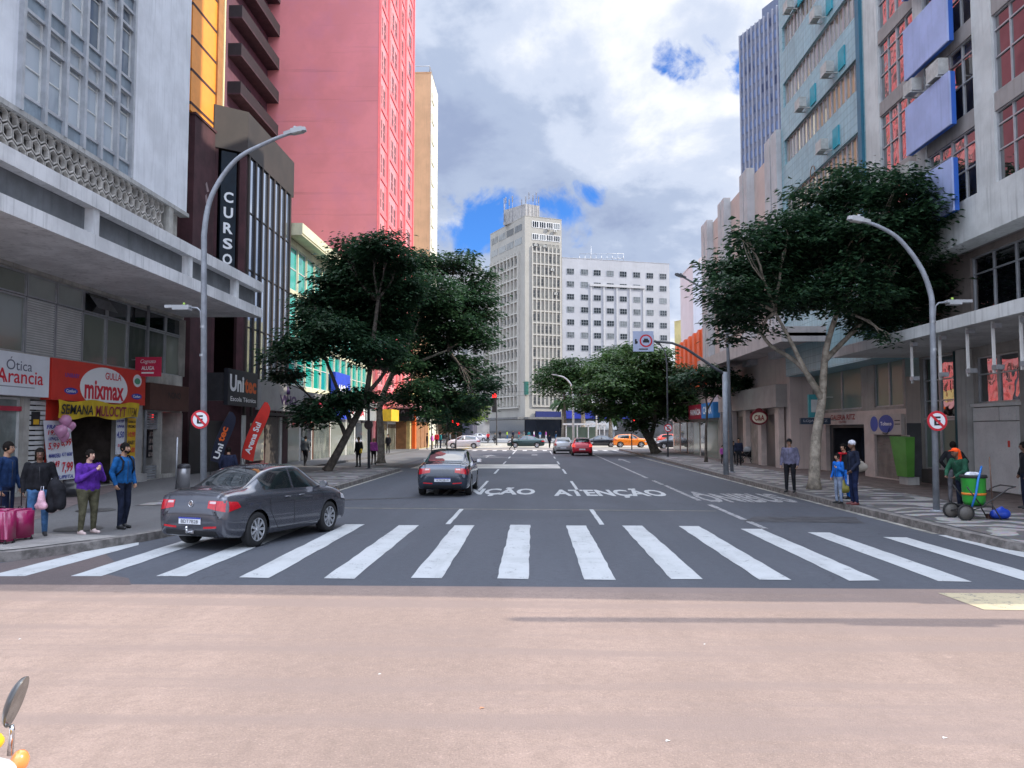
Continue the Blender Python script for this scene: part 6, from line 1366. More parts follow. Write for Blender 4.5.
# ------------------------------------------------------------------ CARS
def crom(pts, n):
    """Catmull-Rom through rows of numbers, n steps per span"""
    P = [np.array(p, float) for p in pts]; out = []; k = len(P) - 1
    for j in range(k):
        p0, p1, p2, p3 = P[max(0, j - 1)], P[j], P[j + 1], P[min(k, j + 2)]
        for s in range(n):
            t = s / n; out.append(.5 * (2 * p1 + (-p0 + p2) * t + (2 * p0 - 5 * p1 + 4 * p2 - p3) * t * t + (-p0 + 3 * p1 - 3 * p2 + p3) * t ** 3))
    out.append(P[-1]); return out
CARS = {
 # rows: y, ztop, zbelt, halfwidth at waist, halfwidth at glass base, halfwidth roof, zbottom   (rear to front)
 'saloon': dict(L=4.55, wb=(-1.32, 1.28), r=.325, rows=[
  (-2.25, .74, .70, .66, .60, .50, .40), (-2.20, .90, .84, .76, .70, .56, .30), (-2.10, 1.03, .93, .82, .72, .58, .24), (-1.80, 1.08, .97, .855, .72, .60, .20),
  (-1.45, 1.11, .99, .87, .72, .60, .19), (-1.00, 1.33, .99, .875, .715, .56, .18), (-.60, 1.445, .985, .875, .72, .56, .17), (-.05, 1.475, .975, .875, .73, .575, .17),
  (.30, 1.45, .965, .875, .73, .57, .17), (.70, 1.29, .955, .875, .73, .58, .17), (1.15, 1.06, .945, .87, .72, .62, .18), (1.55, .99, .90, .86, .70, .60, .19),
  (1.95, .90, .80, .81, .66, .56, .20), (2.18, .78, .70, .72, .60, .50, .22), (2.28, .60, .56, .58, .50, .42, .28)], side=(-1.06, .98), rear=(-1.45, -.72), front=(.30, 1.12), bp=-.10),
 'hatch': dict(L=3.9, wb=(-1.2, 1.22), r=.31, rows=[
  (-1.92, .80, .76, .66, .60, .50, .40), (-1.88, .98, .90, .76, .68, .56, .30), (-1.78, 1.12, .97, .82, .70, .58, .22), (-1.60, 1.30, .99, .84, .71, .58, .19),
  (-1.35, 1.43, 1.0, .85, .71, .57, .18), (-.80, 1.49, .99, .855, .72, .57, .17), (-.20, 1.50, .97, .855, .73, .58, .17), (.25, 1.46, .96, .855, .73, .58, .17),
  (.65, 1.31, .95, .855, .73, .58, .17), (1.05, 1.08, .94, .85, .71, .62, .18), (1.45, .99, .89, .83, .68, .58, .19), (1.78, .88, .78, .77, .62, .52, .21), (1.93, .72, .66, .66, .54, .44, .26), (1.98, .58, .54, .54, .46, .38, .30)],
  side=(-1.45, .92), rear=(-1.80, -1.38), front=(.25, 1.04), bp=-.15),
 'suv': dict(L=4.3, wb=(-1.28, 1.28), r=.36, rows=[
  (-2.12, .90, .84, .70, .62, .52, .46), (-2.08, 1.10, 1.0, .80, .70, .58, .36), (-1.98, 1.25, 1.08, .86, .72, .60, .28), (-1.78, 1.42, 1.10, .89, .73, .60, .25),
  (-1.45, 1.56, 1.11, .90, .73, .60, .24), (-.80, 1.62, 1.09, .90, .75, .60, .23), (-.20, 1.63, 1.07, .90, .76, .61, .23), (.25, 1.59, 1.06, .90, .76, .60, .23),
  (.62, 1.44, 1.05, .90, .76, .60, .23), (1.05, 1.16, 1.04, .90, .74, .66, .23), (1.55, 1.08, .98, .88, .72, .62, .24), (1.95, .98, .88, .82, .66, .56, .27), (2.12, .80, .74, .70, .58, .48, .32), (2.18, .64, .60, .58, .5, .42, .36)],
  side=(-1.60, .92), rear=(-1.98, -1.50), front=(.25, 1.04), bp=-.12)}
RUB = mat('tyre_rubber', (.014, .014, .015), .8, .15, 20); PLAST = mat('black_plastic', (.02, .02, .022), .6, .1)
CGL = None
def car_glass():
    m = bpy.data.materials.new('car_glass'); m.use_nodes = True; b = m.node_tree.nodes['Principled BSDF']
    b.inputs['Base Color'].default_value = (.012, .016, .018, 1); b.inputs['Roughness'].default_value = .03; b.inputs['Specular IOR Level'].default_value = .9; b.inputs['Coat Weight'].default_value = .6; return m
CGL = car_glass()
def car_paint(name, c, metal=.35, coat=1.):
    return mat(name, c, .24, .04, 8, metal=metal + .15, coat=coat, grime=.06)
TAIL = mat('tail_light_red', (.50, .01, .02), .15, .1, 20, coat=1.); TAILW = mat('tail_light_clear', (.6, .45, .45), .15, .05, coat=1.); HEADL = mat('headlight_glass', (.6, .62, .65), .08, .1, 20, coat=1.)
CHROME = mat('chrome', (.7, .7, .72), .12, .03, metal=1.); PLATE = mat('plate_white', (.65, .66, .7), .5, .03)
BRAKE = mat('brake_light_on', (1., .04, .03), .3, 0, emit=1.6)
def car(label, kind, paint, x, y, heading, group='cars on the avenue', plate='', z=.012, detail=True, towbar=False, brake=False, badge=False):
    """heading in degrees clockwise from +Y"""
    K = CARS[kind]; rt = thing('car', label, 'car', (x, y, z), R(-heading), group)
    NS, NC = (7, 4) if detail else (3, 2)
    rows = crom(K['rows'], NS)
    sect = []
    for (yy, zt, zb, w, wg, wr, z0) in rows:
        zg = min(zb + .035, zt - .01); hgt = max(.0, zt - zg); cabin = min(1, hgt / .25)
        base = [(0, z0), (w * .80, z0), (w * .955, z0 + .07), (w * .99, z0 + .22), (w, (z0 + zb) / 2 + .04), (w * .985, zb - .12), (w * .93, zb - .01)]
        up = [(wg + (w * .90 - wg) * (1 - cabin) * .4 + .075 * cabin, zg), (wg + (wr - wg) * .45 + .055 * cabin, zg + hgt * .47), (wr + .055 * cabin, zt - .055 * cabin - .012), (wr - .02, zt - .018 * cabin - .006), (wr * .55, zt - .0), (0, zt + .008)]
        low = crom(base, NC); top = crom(up, NC)
        sect.append([(px, yy, pz) for px, pz in [tuple(q) for q in low[:-1]]] + [tuple(low[-1][:1]) + (yy,) + tuple(low[-1][1:])] + [(q[0], yy, q[1]) for q in top])
    nl = 6 * NC; m_ = len(sect[0]); yv = [s[0][1] for s in sect]
    def glasskind(i, j):
        ym = (yv[i] + yv[i + 1]) / 2; jt = j - (nl + 1)
        if jt < 0: return None
        zt = rows[i][1] - rows[i][2]
        if 0 <= jt < 2 * NC and K['side'][0] < ym < K['side'][1] and zt > .10:
            return None if (K['bp'] - .045 < ym < K['bp'] + .045) else ('side_window', 1 if ym > K['bp'] else 0)
        if jt >= 3 * NC and K['rear'][0] < ym < K['rear'][1]: return ('rear_window', 0)
        if jt >= 3 * NC and K['front'][0] < ym < K['front'][1]: return ('windscreen', 0)
        return None
    V = [v for s in sect for v in s]; nS = len(V); V += [(-v[0], v[1], v[2]) for v in V]
    body, glass = [], {}
    for i in range(len(sect) - 1):
        for j in range(m_ - 1):
            f = [i * m_ + j, i * m_ + j + 1, (i + 1) * m_ + j + 1, (i + 1) * m_ + j]
            g = glasskind(i, j)
            fm = [k + nS for k in f][::-1]
            if g is None: body += [f, fm]
            elif g[0] == 'side_window': glass.setdefault(g + (0,), []).append(f); glass.setdefault(g + (1,), []).append(fm)
            else: glass.setdefault(g + (0,), []).extend([f, fm])
    for i, rev in ((0, False), (len(sect) - 1, True)):
        for side in (0, nS):
            c = [i * m_ + j + side for j in range(m_)]; 
            for j in range(m_ // 2 - 0):
                a_, b_, c_, d_ = c[j], c[j + 1], c[m_ - 2 - j], c[m_ - 1 - j]
                if j + 1 >= m_ - 2 - j: break
                body.append([a_, b_, c_, d_])
    # wheel arches
    Ra = K['r'] * 1.16; V = [list(v) for v in V]; keep = []
    zc = K['r'] - z
    inside = lambda v: any((v[1] - wy_) ** 2 + (v[2] - zc) ** 2 < Ra ** 2 for wy_ in K['wb']) and abs(v[0]) > .45
    ins = [inside(v) for v in V]
    body = [f for f in body if not all(ins[k] for k in f)]
    used = {k for f in body for k in f}
    for k in used:
        if ins[k]:
            v = V[k]; wy_ = min(K['wb'], key=lambda q: abs(q - v[1])); dx_, dz_ = v[1] - wy_, v[2] - zc; L_ = math.hypot(dx_, dz_) or 1
            if dz_ < 0: dx_, dz_, L_ = (math.copysign(1, dx_), 0, 1)
            v[1] = wy_ + dx_ / L_ * Ra; v[2] = zc + dz_ / L_ * Ra
    def part(name, faces, mats, ring=None, seam=0.):
        idx = sorted({k for f in faces for k in f}); mp = {k: i for i, k in enumerate(idx)}
        bm = bmesh.new(); vs = [bm.verts.new(V[k]) for k in idx]
        for f in faces:
            ff = []
            for k in f:
                if mp[k] not in ff: ff.append(mp[k])
            if len(ff) > 2:
                try: bm.faces.new([vs[q] for q in ff])
                except ValueError: pass
        bmesh.ops.remove_doubles(bm, verts=bm.verts, dist=.0008)
        bmesh.ops.recalc_face_normals(bm, faces=bm.faces)
        for f in bm.faces: f.smooth = True
        if ring:
            r = bmesh.ops.inset_region(bm, faces=bm.faces[:], thickness=ring, use_even_offset=True)
            for f in r['faces']: f.material_index = 1
        me = bpy.data.meshes.new(name); bm.to_mesh(me); bm.free()
        for q in mats: me.materials.append(q)
        o = bpy.data.objects.new(name, me); COL.objects.link(o); o.parent = rt; return o
    bo = part('body', body, [paint])
    for key, fs in glass.items(): part(key[0], fs, [CGL, PLAST], .022)
    # projection helper
    bm = bmesh.new(); bm.from_mesh(bo.data); bvh = BVHTree.FromBMesh(bm); bm.free()
    def patch(name, quads, dirn, mats, mi=None, eps=.007, n=6, mm=3):
        """quads: lists of 4 (a,b) corners in the plane seen along dirn ('rear','front','right','left')"""
        a = MB()
        for qi, qd in enumerate(quads):
            vs = []
            for j in range(mm + 1):
                for i in range(n + 1):
                    s, t = i / n, j / mm; p = [(1 - t) * ((1 - s) * qd[0][k] + s * qd[1][k]) + t * ((1 - s) * qd[3][k] + s * qd[2][k]) for k in (0, 1)]
                    if dirn == 'rear': o_, d_ = Vector((p[0], -4, p[1])), Vector((0, 1, 0))
                    elif dirn == 'front': o_, d_ = Vector((p[0], 4, p[1])), Vector((0, -1, 0))
                    elif dirn == 'right': o_, d_ = Vector((3, p[0], p[1])), Vector((-1, 0, 0))
                    elif dirn == 'left': o_, d_ = Vector((-3, p[0], p[1])), Vector((1, 0, 0))
                    h = bvh.ray_cast(o_, d_)
                    if h[0] is None: h = bvh.find_nearest(o_ + d_ * 2.2)
                    vs.append(h[0] - d_ * eps)
            a.add(vs, [[j * (n + 1) + i, j * (n + 1) + i + 1, (j + 1) * (n + 1) + i + 1, (j + 1) * (n + 1) + i] for j in range(mm) for i in range(n)], 0 if mi is None else mi[qi], True)
        return a.build(name, mats, rt, True)
    H = K['rows'][2][2]; ye = K['rows'][0][0]; W = .82 if kind != 'suv' else .86
    for sg, nm in ((1, 'r'), (-1, 'l')):
        zb = H - .03; x0, x1 = .40 * sg, (W - .01) * sg
        patch('tail_light', [[(x0, zb - .13), (x1, zb - .20), (x1, zb + .0), (x0, zb - .0)], [(x0 + .03 * sg, zb - .05), (x0 + .17 * sg, zb - .055), (x0 + .17 * sg, zb - .01), (x0 + .03 * sg, zb - .012)]] if kind != 'hatch' else [[(.58 * sg, zb - .2), (x1, zb - .2), (x1, zb + .08), (.64 * sg, zb + .05)]], 'rear', [BRAKE if brake else TAIL, TAILW], [0, 1][:2 if kind != 'hatch' else 1], n=8)
        sd_ = 'right' if sg > 0 else 'left'
        patch('tail_light', [[(ye + .12, zb - .19), (ye + .42, zb - .13), (ye + .34, zb - .03), (ye + .14, zb - .01)]], sd_, [BRAKE if brake else TAIL], eps=.006)
        yf = K['rows'][-1][0]
        patch('headlight', [[(.38 * sg, .60), (.70 * sg, .64), (.68 * sg, .74), (.42 * sg, .67)]], 'front', [HEADL])
        patch('headlight', [[(yf - .48, .68), (yf - .16, .62), (yf - .22, .72), (yf - .46, .80)]], sd_, [HEADL])
        if detail:
            y1, y2, zq = K['bp'], K['side'][1] + .02, .98
            for (ya_, yb_) in ((y1 - .005, y1 + .005), (y2 + .02, y2 + .03)): patch('door_seam', [[(ya_, .26), (yb_, .26), (yb_, H - .02), (ya_, H - .02)]], sd_, [PLAST], n=1, mm=8, eps=.003)
            yr = K['side'][0] + .12
            patch('door_seam', [[(yr + .28, .28), (yr + .29, .28), (yr + .02, .62), (yr + .01, .62)], [(yr + .01, .62), (yr + .02, .62), (yr - .0, H - .02), (yr - .01, H - .02)]], sd_, [PLAST], n=1, mm=6, eps=.003)
            patch('door_seam', [[(yr + .28, .27), (y2 + .03, .27), (y2 + .03, .28), (yr + .28, .28)]], sd_, [PLAST], n=10, mm=1, eps=.003)
            for yy in (y1 - .30 + .04, y2 - .86 - .0):
                a = MB(); hh = bvh.ray_cast(Vector((sg * 3, yy, .86)), Vector((-sg, 0, 0)))
                if hh[0]:
                    hx = hh[0].x; a.tube([(hx, yy - .09, .86), (hx + sg * .035, yy - .07, .865), (hx + sg * .035, yy + .07, .865), (hx, yy + .09, .86)], .013, 6); a.build('door_handle', paint, rt, True)
            patch('side_reflector', [[(.32 * sg, .40), (.62 * sg, .42), (.62 * sg, .455), (.32 * sg, .435)]], 'rear', [TAIL], eps=.006)
    patch('rear_bumper_trim', [[(-.62, .27), (.62, .27), (.58, .36), (-.58, .36)]], 'rear', [PLAST], eps=.006, n=12)
    patch('grille', [[(-.45, .40), (.45, .40), (.36, .56), (-.36, .56)]], 'front', [PLAST], n=10)
    patch('number_plate', [[(-.26, .475), (.26, .475), (.26, .595), (-.26, .595)]], 'rear', [PLATE], eps=.012, n=4)
    patch('number_plate', [[(-.2, .36), (.2, .36), (.2, .46), (-.2, .46)]], 'front', [PLATE], eps=.012, n=4)
    if detail:
        patch('boot_seam', [[(-.62, .645), (.62, .645), (.62, .652), (-.62, .652)]], 'rear', [PLAST], eps=.004, n=14, mm=1)
        for sg in (-1, 1): patch('boot_seam', [[(.60 * sg, .65), (.607 * sg, .65), (.58 * sg, H - .01), (.573 * sg, H - .01)]], 'rear', [PLAST], eps=.009, n=1, mm=6)
        if plate:
            a = MB(); yp = (bvh.ray_cast(Vector((0, -4, .53)), Vector((0, 1, 0)))[0].y) - .018
            a.add([(-.26, yp + .002, .57), (.26, yp + .002, .57), (.26, yp + .002, .595), (-.26, yp + .002, .595)], [[0, 1, 2, 3]], 1); a.text(plate, (-.20, yp, .492), (1, 0, 0), (0, 0, 1), .40, .062, 0, .002, 0); a.build('plate_lettering', [INKK, INKB], rt, True)
        if badge:
            yp = (bvh.ray_cast(Vector((0, -4, .84)), Vector((0, 1, 0)))[0].y) - .012
            a = MB(); a.lathe([(.055, 0), (.062, -.008), (.05, -.01), (.05, 0)], (0, yp, .84), 20, 0, 'Y'); a.add([(-.035, yp - .006, .88), (-.012, yp - .006, .80), (.0, yp - .006, .83), (.012, yp - .006, .80), (.035, yp - .006, .88), (.024, yp - .006, .88), (.01, yp - .006, .83), (0, yp - .006, .86), (-.01, yp - .006, .83), (-.024, yp - .006, .88)], [[0, 1, 8, 9], [1, 2, 7, 8], [2, 3, 6, 7], [3, 4, 5, 6]]); a.build('emblem', CHROME, rt, True)
            a = MB(); a.text('VOYAGE', (-.60, yp + .02, .735), (1, 0, 0), (0, 0, 1), .17, .026, 0, .004, .02); a.build('model_lettering', CHROME, rt, True)
    # underbody, arches
    a = MB(); a.box(-.60, .60, ye + .55, K['rows'][-1][0] - .5, K['rows'][7][6] + .03, .5)
    for wy_ in K['wb']:
        for sg in (-1, 1): 
            prof = [(sg * .42, 0), (sg * (.80 if kind != 'suv' else .84), 0)]; vs = []
            for (xx, _) in prof:
                for q in range(15): an = math.pi * q / 14; vs.append((xx, wy_ + Ra * 1.0 * math.cos(an), zc + Ra * 1.0 * math.sin(an)))
            a.add(vs, [[q, q + 1, q + 16, q + 15] for q in range(14)]); a.add(vs[:15], [list(range(15))])
    a.build('underbody', BLACK, rt, True)
    a = MB()
    for sg in (-1, 1): a.tube([(sg * .25, ye + .15, .24), (sg * .25, ye + .4, .24)], .025, 8)
    # wheels
    for wi, wy_ in enumerate(K['wb']):
        for sg in (-1, 1):
            r = K['r']; xo = (.865 if kind != 'suv' else .885) * sg
            wh = bpy.data.objects.new('wheel', None); COL.objects.link(wh); wh.parent = rt; wh.location = (xo, wy_, zc)
            wh.matrix_basis = Matrix.Translation((xo, wy_, zc))
            a = MB(); s = -sg
            a.lathe([(r * .66, 0), (r * .74, -.008 * s), (r * .9, -.006 * s), (r * .985, .02 * s), (r, .05 * s), (r, .16 * s), (r * .97, .19 * s), (r * .7, .2 * s)], (0, 0, 0), 36 if detail else 18, 0, 'X'); a.build('tyre', RUB, wh, True)
            a = MB(); a.lathe([(r * .67, -.0), (r * .64, -.004 * s), (r * .62, .02 * s), (r * .6, .12 * s), (.03, .12 * s)], (0, 0, 0), 30 if detail else 14, 1, 'X'); a.lathe([(r * .67, 0), (r * .645, -.006 * s), (r * .60, .008 * s)], (0, 0, 0), 30 if detail else 14, 0, 'X')
            ns = 9
            for q in range(ns if detail else 5):
                an = math.tau * q / (ns if detail else 5); c_, s_ = math.cos(an), math.sin(an); hw = .020 if detail else .04
                P = lambda rad, off, dx_: (dx_, rad * c_ - off * s_, rad * s_ + off * c_)
                a.add([P(.03, -hw, .012 * s), P(r * .63, -hw * 1.3, .0), P(r * .63, hw * 1.3, .0), P(.03, hw, .012 * s), P(.03, -hw, .05 * s), P(r * .63, -hw * 1.3, .04 * s), P(r * .63, hw * 1.3, .04 * s), P(.03, hw, .05 * s)], [[0, 1, 2, 3], [0, 4, 5, 1], [3, 2, 6, 7]])
            a.lathe([(0, -.002 * s), (.04, 0), (.06, .02 * s)], (0, 0, 0), 14, 0, 'X')
            a.build('rim', [mat('alloy', (.55, .56, .58), .3, .05, metal=.7), BLACK], wh, True)
    # mirrors
    for sg in (-1, 1):
        yy = K['side'][1] - .12; zz_ = K['rows'][8][2] + .06; a = MB(); a.ball((sg * .97, yy, zz_ + .02), .1, 12, 0, (.95, .55, .68)); a.tube([(sg * .80, yy + .02, zz_ - .04), (sg * .92, yy, zz_)], .022, 6); a.build('wing_mirror', paint, rt, True)
        a = MB(); a.box(sg * .97 - .075, sg * .97 + .075, yy - .062, yy - .056, zz_ - .035, zz_ + .07); a.build('mirror_glass', CHROME, rt, True)
    if detail:
        a = MB(); zr = K['rows'][6][1]; a.tube([(0, -.62, zr - .02), (0, -.72, zr + .18)], .006, 5); a.build('aerial', PLAST, rt, True)
    if towbar:
        a = MB(); a.tube([(0, ye + .1, .33), (0, ye - .07, .33), (0, ye - .09, .40)], .018, 8); a.ball((0, ye - .09, .42), .03); a.box(-.1, .1, ye - .01, ye + .03, .31, .36); a.build('tow_bar', CHROME, rt, True)
    if plate and badge:   # hubcap-like sticker left out
        pass
    return rt
car('dark grey four-door saloon turning over the zebra crossing', 'saloon', car_paint('graphite_paint', (.085, .088, .105)), -5.50, 15.75, 18.5, plate='BDT7B28', towbar=True, badge=True).scale = (.94, .90, .985)
car('slate blue saloon driving away in the second lane', 'saloon', car_paint('slate_blue_paint', (.045, .058, .082)), -2.98, 27.4, 0, plate='AYK2B19')
car('bright red hatchback waiting at the far crossing', 'hatch', car_paint('red_paint', (.48, .01, .03), .1), 3.95, 67, 1, detail=False, brake=True, plate='')
car('silver hatchback half hidden behind the red hatchback', 'hatch', car_paint('silver_paint', (.42, .42, .43)), 2.55, 72.5, 0, detail=False)
YC = 96
def cu_(u, Y): return hitY(u, 440, Y)[0]
car('white hatchback crossing the junction on the left', 'hatch', car_paint('white_car_paint', (.62, .60, .62), .0), cu_(464, 92), 92, -90, 'cars crossing the far junction', detail=False)
car('dark green saloon crossing the middle of the junction', 'saloon', car_paint('dark_green_paint', (.012, .045, .045)), cu_(526, 95), 95, -90, 'cars crossing the far junction', detail=False)
car('black saloon crossing behind the red hatchback', 'saloon', car_paint('black_paint', (.018, .02, .028)), cu_(600, 99), 99, -90, 'cars crossing the far junction', detail=False)
car('bright orange crossover crossing the junction', 'suv', car_paint('orange_car_paint', (.85, .22, .01), .0), cu_(630, 97), 97, 90, 'cars crossing the far junction', detail=False)
car('red-orange crossover between the big tree and the corner shop', 'suv', car_paint('vermilion_paint', (.7, .06, .02), .0), cu_(673, 104), 104, 90, 'cars crossing the far junction', detail=False)
car('black saloon at the corner shop in front of the red-orange crossover', 'saloon', car_paint('black_paint', (.018, .02, .028)), cu_(674, 90), 90, -90, 'cars crossing the far junction', detail=False)
car('white saloon parked past the junction on the left', 'saloon', car_paint('white_car_paint', (.62, .60, .62)), cu_(478, 150), 150, -80, 'cars beyond the junction', detail=False)
car('pale car with red lights past the junction on the left', 'hatch', car_paint('silver_paint', (.42, .42, .43)), cu_(487, 158), 158, 20, 'cars beyond the junction', detail=False)
car('dark car past the junction at the far left', 'hatch', car_paint('black_paint', (.018, .02, .028)), cu_(463, 156), 156, 90, 'cars beyond the junction', detail=False)

# ------------------------------------------------------------------ MOTORCYCLE in the near left corner
mc = thing('motorcycle', 'motorcycle with white fairing, orange indicator and round mirror at the lower left edge', 'motorcycle', (-2.45, 2.75, .006))
def M_(x, y, z): return (x, y, z)
mx, my = -2.42, 2.8
WF = mat('white_fairing', (.72, .76, .82), .25, .03, coat=.8)
for cx_ in (mx + .28, mx - 1.02):
    a = MB(); a.lathe([(.22, -.05), (.27, -.055), (.30, -.02), (.30, .02), (.27, .055), (.22, .05)], (cx_, my, .30), 28, 0, 'Y'); w_ = a.build('wheel', RUB, mc)
    a = MB(); a.lathe([(.23, -.03), (.23, .03)], (cx_, my, .30), 24, 0, 'Y'); a.lathe([(.04, -.06), (.04, .06)], (cx_, my, .30), 12, 0, 'Y')
    for q in range(8): an = math.tau * q / 8; a.tube([(cx_, my, .30), (cx_ + .23 * math.cos(an), my, .30 + .23 * math.sin(an))], .008, 5)
    a.build('rim', METAL, mc)
a = MB()
for s in (-1, 1): a.tube([(mx + .28, my + s * .09, .30), (mx + .02, my + s * .09, .98)], .022, 8)
a.build('fork', CHROME, mc)
a = MB(); a.tube([(mx - .0, my, .86), (mx - .45, my, .45), (mx - .9, my, .5), (mx - 1.02, my, .30)], .03, 8); a.tube([(mx - .0, my, .82), (mx - .5, my, .74), (mx - 1.2, my, .80)], .025, 8); a.build('frame', DARKM, mc)
a = MB(); a.ball((mx - .42, my, .52), .2, 14, 0, (1, .7, .9)); a.build('engine', METAL, mc)
a = MB(); a.ball((mx - .36, my, .86), .24, 16, 0, (1.15, .62, .6)); a.build('tank', WF, mc)
a = MB(); a.tube([(mx - .6, my, .86), (mx - .9, my, .86), (mx - 1.25, my, .92)], [.12, .13, .09], 12); a.build('seat', BLACK, mc)
a = MB(); a.tube([(mx - .3, my - .36, 1.02), (mx - .08, my - .28, 1.06), (mx + .0, my, 1.02), (mx - .08, my + .28, 1.06), (mx - .3, my + .36, 1.02)], .014, 8); a.tube([(mx - .34, my - .37, 1.015), (mx - .2, my - .33, 1.035)], .02, 8); a.tube([(mx - .34, my + .37, 1.015), (mx - .2, my + .33, 1.035)], .02, 8); a.build('handlebar', BLACK, mc)
a = MB(); a.ball((mx + .04, my, .90), .13, 18, 0, (.8, 1.0, 1.05)); a.build('headlight_fairing', WF, mc)
xm, zm = hitY(17.5, 702, 2.62); xb, zb_ = hitY(10, 755, 2.62)
a = MB(); a.tube([(xb, 2.62, zb_), (xb + .005, 2.62, zb_ + .08), (xm - .018, 2.62, zm - .075)], [.010, .008, .008], 8); a.build('mirror_stalk', CHROME, mc)
a = MB()
tl = Vector((.32, .0, .95)).normalized(); vs = []; nrm = Vector((.80, .15, -.27)).normalized(); sd_ = tl.cross(nrm).normalized()
for i in range(9):
    th = math.pi / 2 * i / 8
    for j in range(20):
        an = math.tau * j / 20; p = Vector((xm, 2.62, zm)) + (tl * math.cos(an) * .088 + sd_ * math.sin(an) * .055) * math.sin(th) + nrm * (-.032 * math.cos(th)); vs.append(p)
a.add(vs, [[i * 20 + j, i * 20 + (j + 1) % 20, (i + 1) * 20 + (j + 1) % 20, (i + 1) * 20 + j] for i in range(8) for j in range(20)], 0, True); o = len(a.v) - 20; a.f.append([o + j for j in range(20)]); a.m.append(1); a.sm.append(False)
a.build('mirror', [mat('mirror_shell', (.06, .06, .06), .35, .1, coat=.6), mat('mirror_glass_grey', (.22, .23, .23), .15, .25, 20, metal=.8)], mc)
xi, zi = hitY(20, 757, 2.6); a = MB(); a.ball((xi, 2.6, zi - .012), .034, 12, 0, (.8, 1, 1.05)); a.tube([(xi, 2.6, zi - .04), (xi - .06, 2.7, zi - .1)], .014, 6); a.build('indicator', mat('amber_lens', (.85, .25, .06), .25, .05, coat=1.), mc)
xi, zi = hitY(1, 742, 2.55); a = MB(); a.ball((xi - .03, 2.55, zi - .0), .036, 12, 0, (1, 1, .8)); a.build('screen_cap', mat('yellow_cap', (.75, .42, .02), .4), mc)
xi, zi = hitY(3, 768, 2.5); a = MB(); a.ball((xi - .05, 2.52, zi - .035), .075, 14, 0, (1.0, .9, .72)); a.build('front_fairing', WF, mc)
# ------------------------------------------------------------------ PEOPLE
def capsule(mb, p, q, r1, r2=None, n=12, sc=None):
    r2 = r1 if r2 is None else r2; p, q = Vector(p), Vector(q); d = q - p
    d = d.normalized() if d.length > 1e-6 else Vector((0, 0, 1)); a = d.orthogonal().normalized(); b = d.cross(a); rings = []
    for i in range(4): t = math.pi / 2 * (1 - i / 3.0); rings.append((p - d * r1 * math.sin(t), r1 * math.cos(t)))
    for i in range(4): t = math.pi / 2 * (i / 3.0); rings.append((q + d * r2 * math.sin(t), r2 * math.cos(t)))
    vs = [c + (a * math.cos(j * math.tau / n) + b * math.sin(j * math.tau / n)) * max(r, .0005) for c, r in rings for j in range(n)]; k = len(rings)
    f = [[i * n + j, i * n + (j + 1) % n, (i + 1) * n + (j + 1) % n, (i + 1) * n + j] for i in range(k - 1) for j in range(n)]
    f += [list(range(n))[::-1], [(k - 1) * n + j for j in range(n)]]; mb.add(vs, f)
def blob(name, mb, voxel, m, rt, smooth=3, noise=0.):
    me = bpy.data.meshes.new(name); me.from_pydata([tuple(v) for v in mb.v], [], mb.f); me.update()
    bm = bmesh.new(); bm.from_mesh(me); bmesh.ops.recalc_face_normals(bm, faces=bm.faces); bm.to_mesh(me); bm.free()
    o = bpy.data.objects.new(name, me); COL.objects.link(o)
    md = o.modifiers.new('r', 'REMESH'); md.mode = 'VOXEL'; md.voxel_size = voxel
    ms_ = o.modifiers.new('s', 'SMOOTH'); ms_.factor = .5; ms_.iterations = smooth
    bpy.context.view_layer.update()
    me2 = bpy.data.meshes.new_from_object(o.evaluated_get(bpy.context.evaluated_depsgraph_get()))
    bpy.data.objects.remove(o); bpy.data.meshes.remove(me)
    me2.polygons.foreach_set('use_smooth', [True] * len(me2.polygons)); me2.materials.clear(); me2.materials.append(m); me2.name = name
    o = bpy.data.objects.new(name, me2); COL.objects.link(o); o.parent = rt; return o
def cloth(name, c, rough=.85): return mat('cloth_' + name, c, rough, .30, 6, bump=1.0, bs=7, grime=.18, spec=.12)
SK = {'light': mat('skin_light', (.50, .30, .22), .5, .06, 8), 'tan': mat('skin_tan', (.34, .19, .12), .5, .06, 8), 'brown': mat('skin_brown', (.13, .065, .04), .5, .06, 8)}
HAIR = mat('hair_black', (.010, .008, .007), .9, .3, 20, spec=.1)
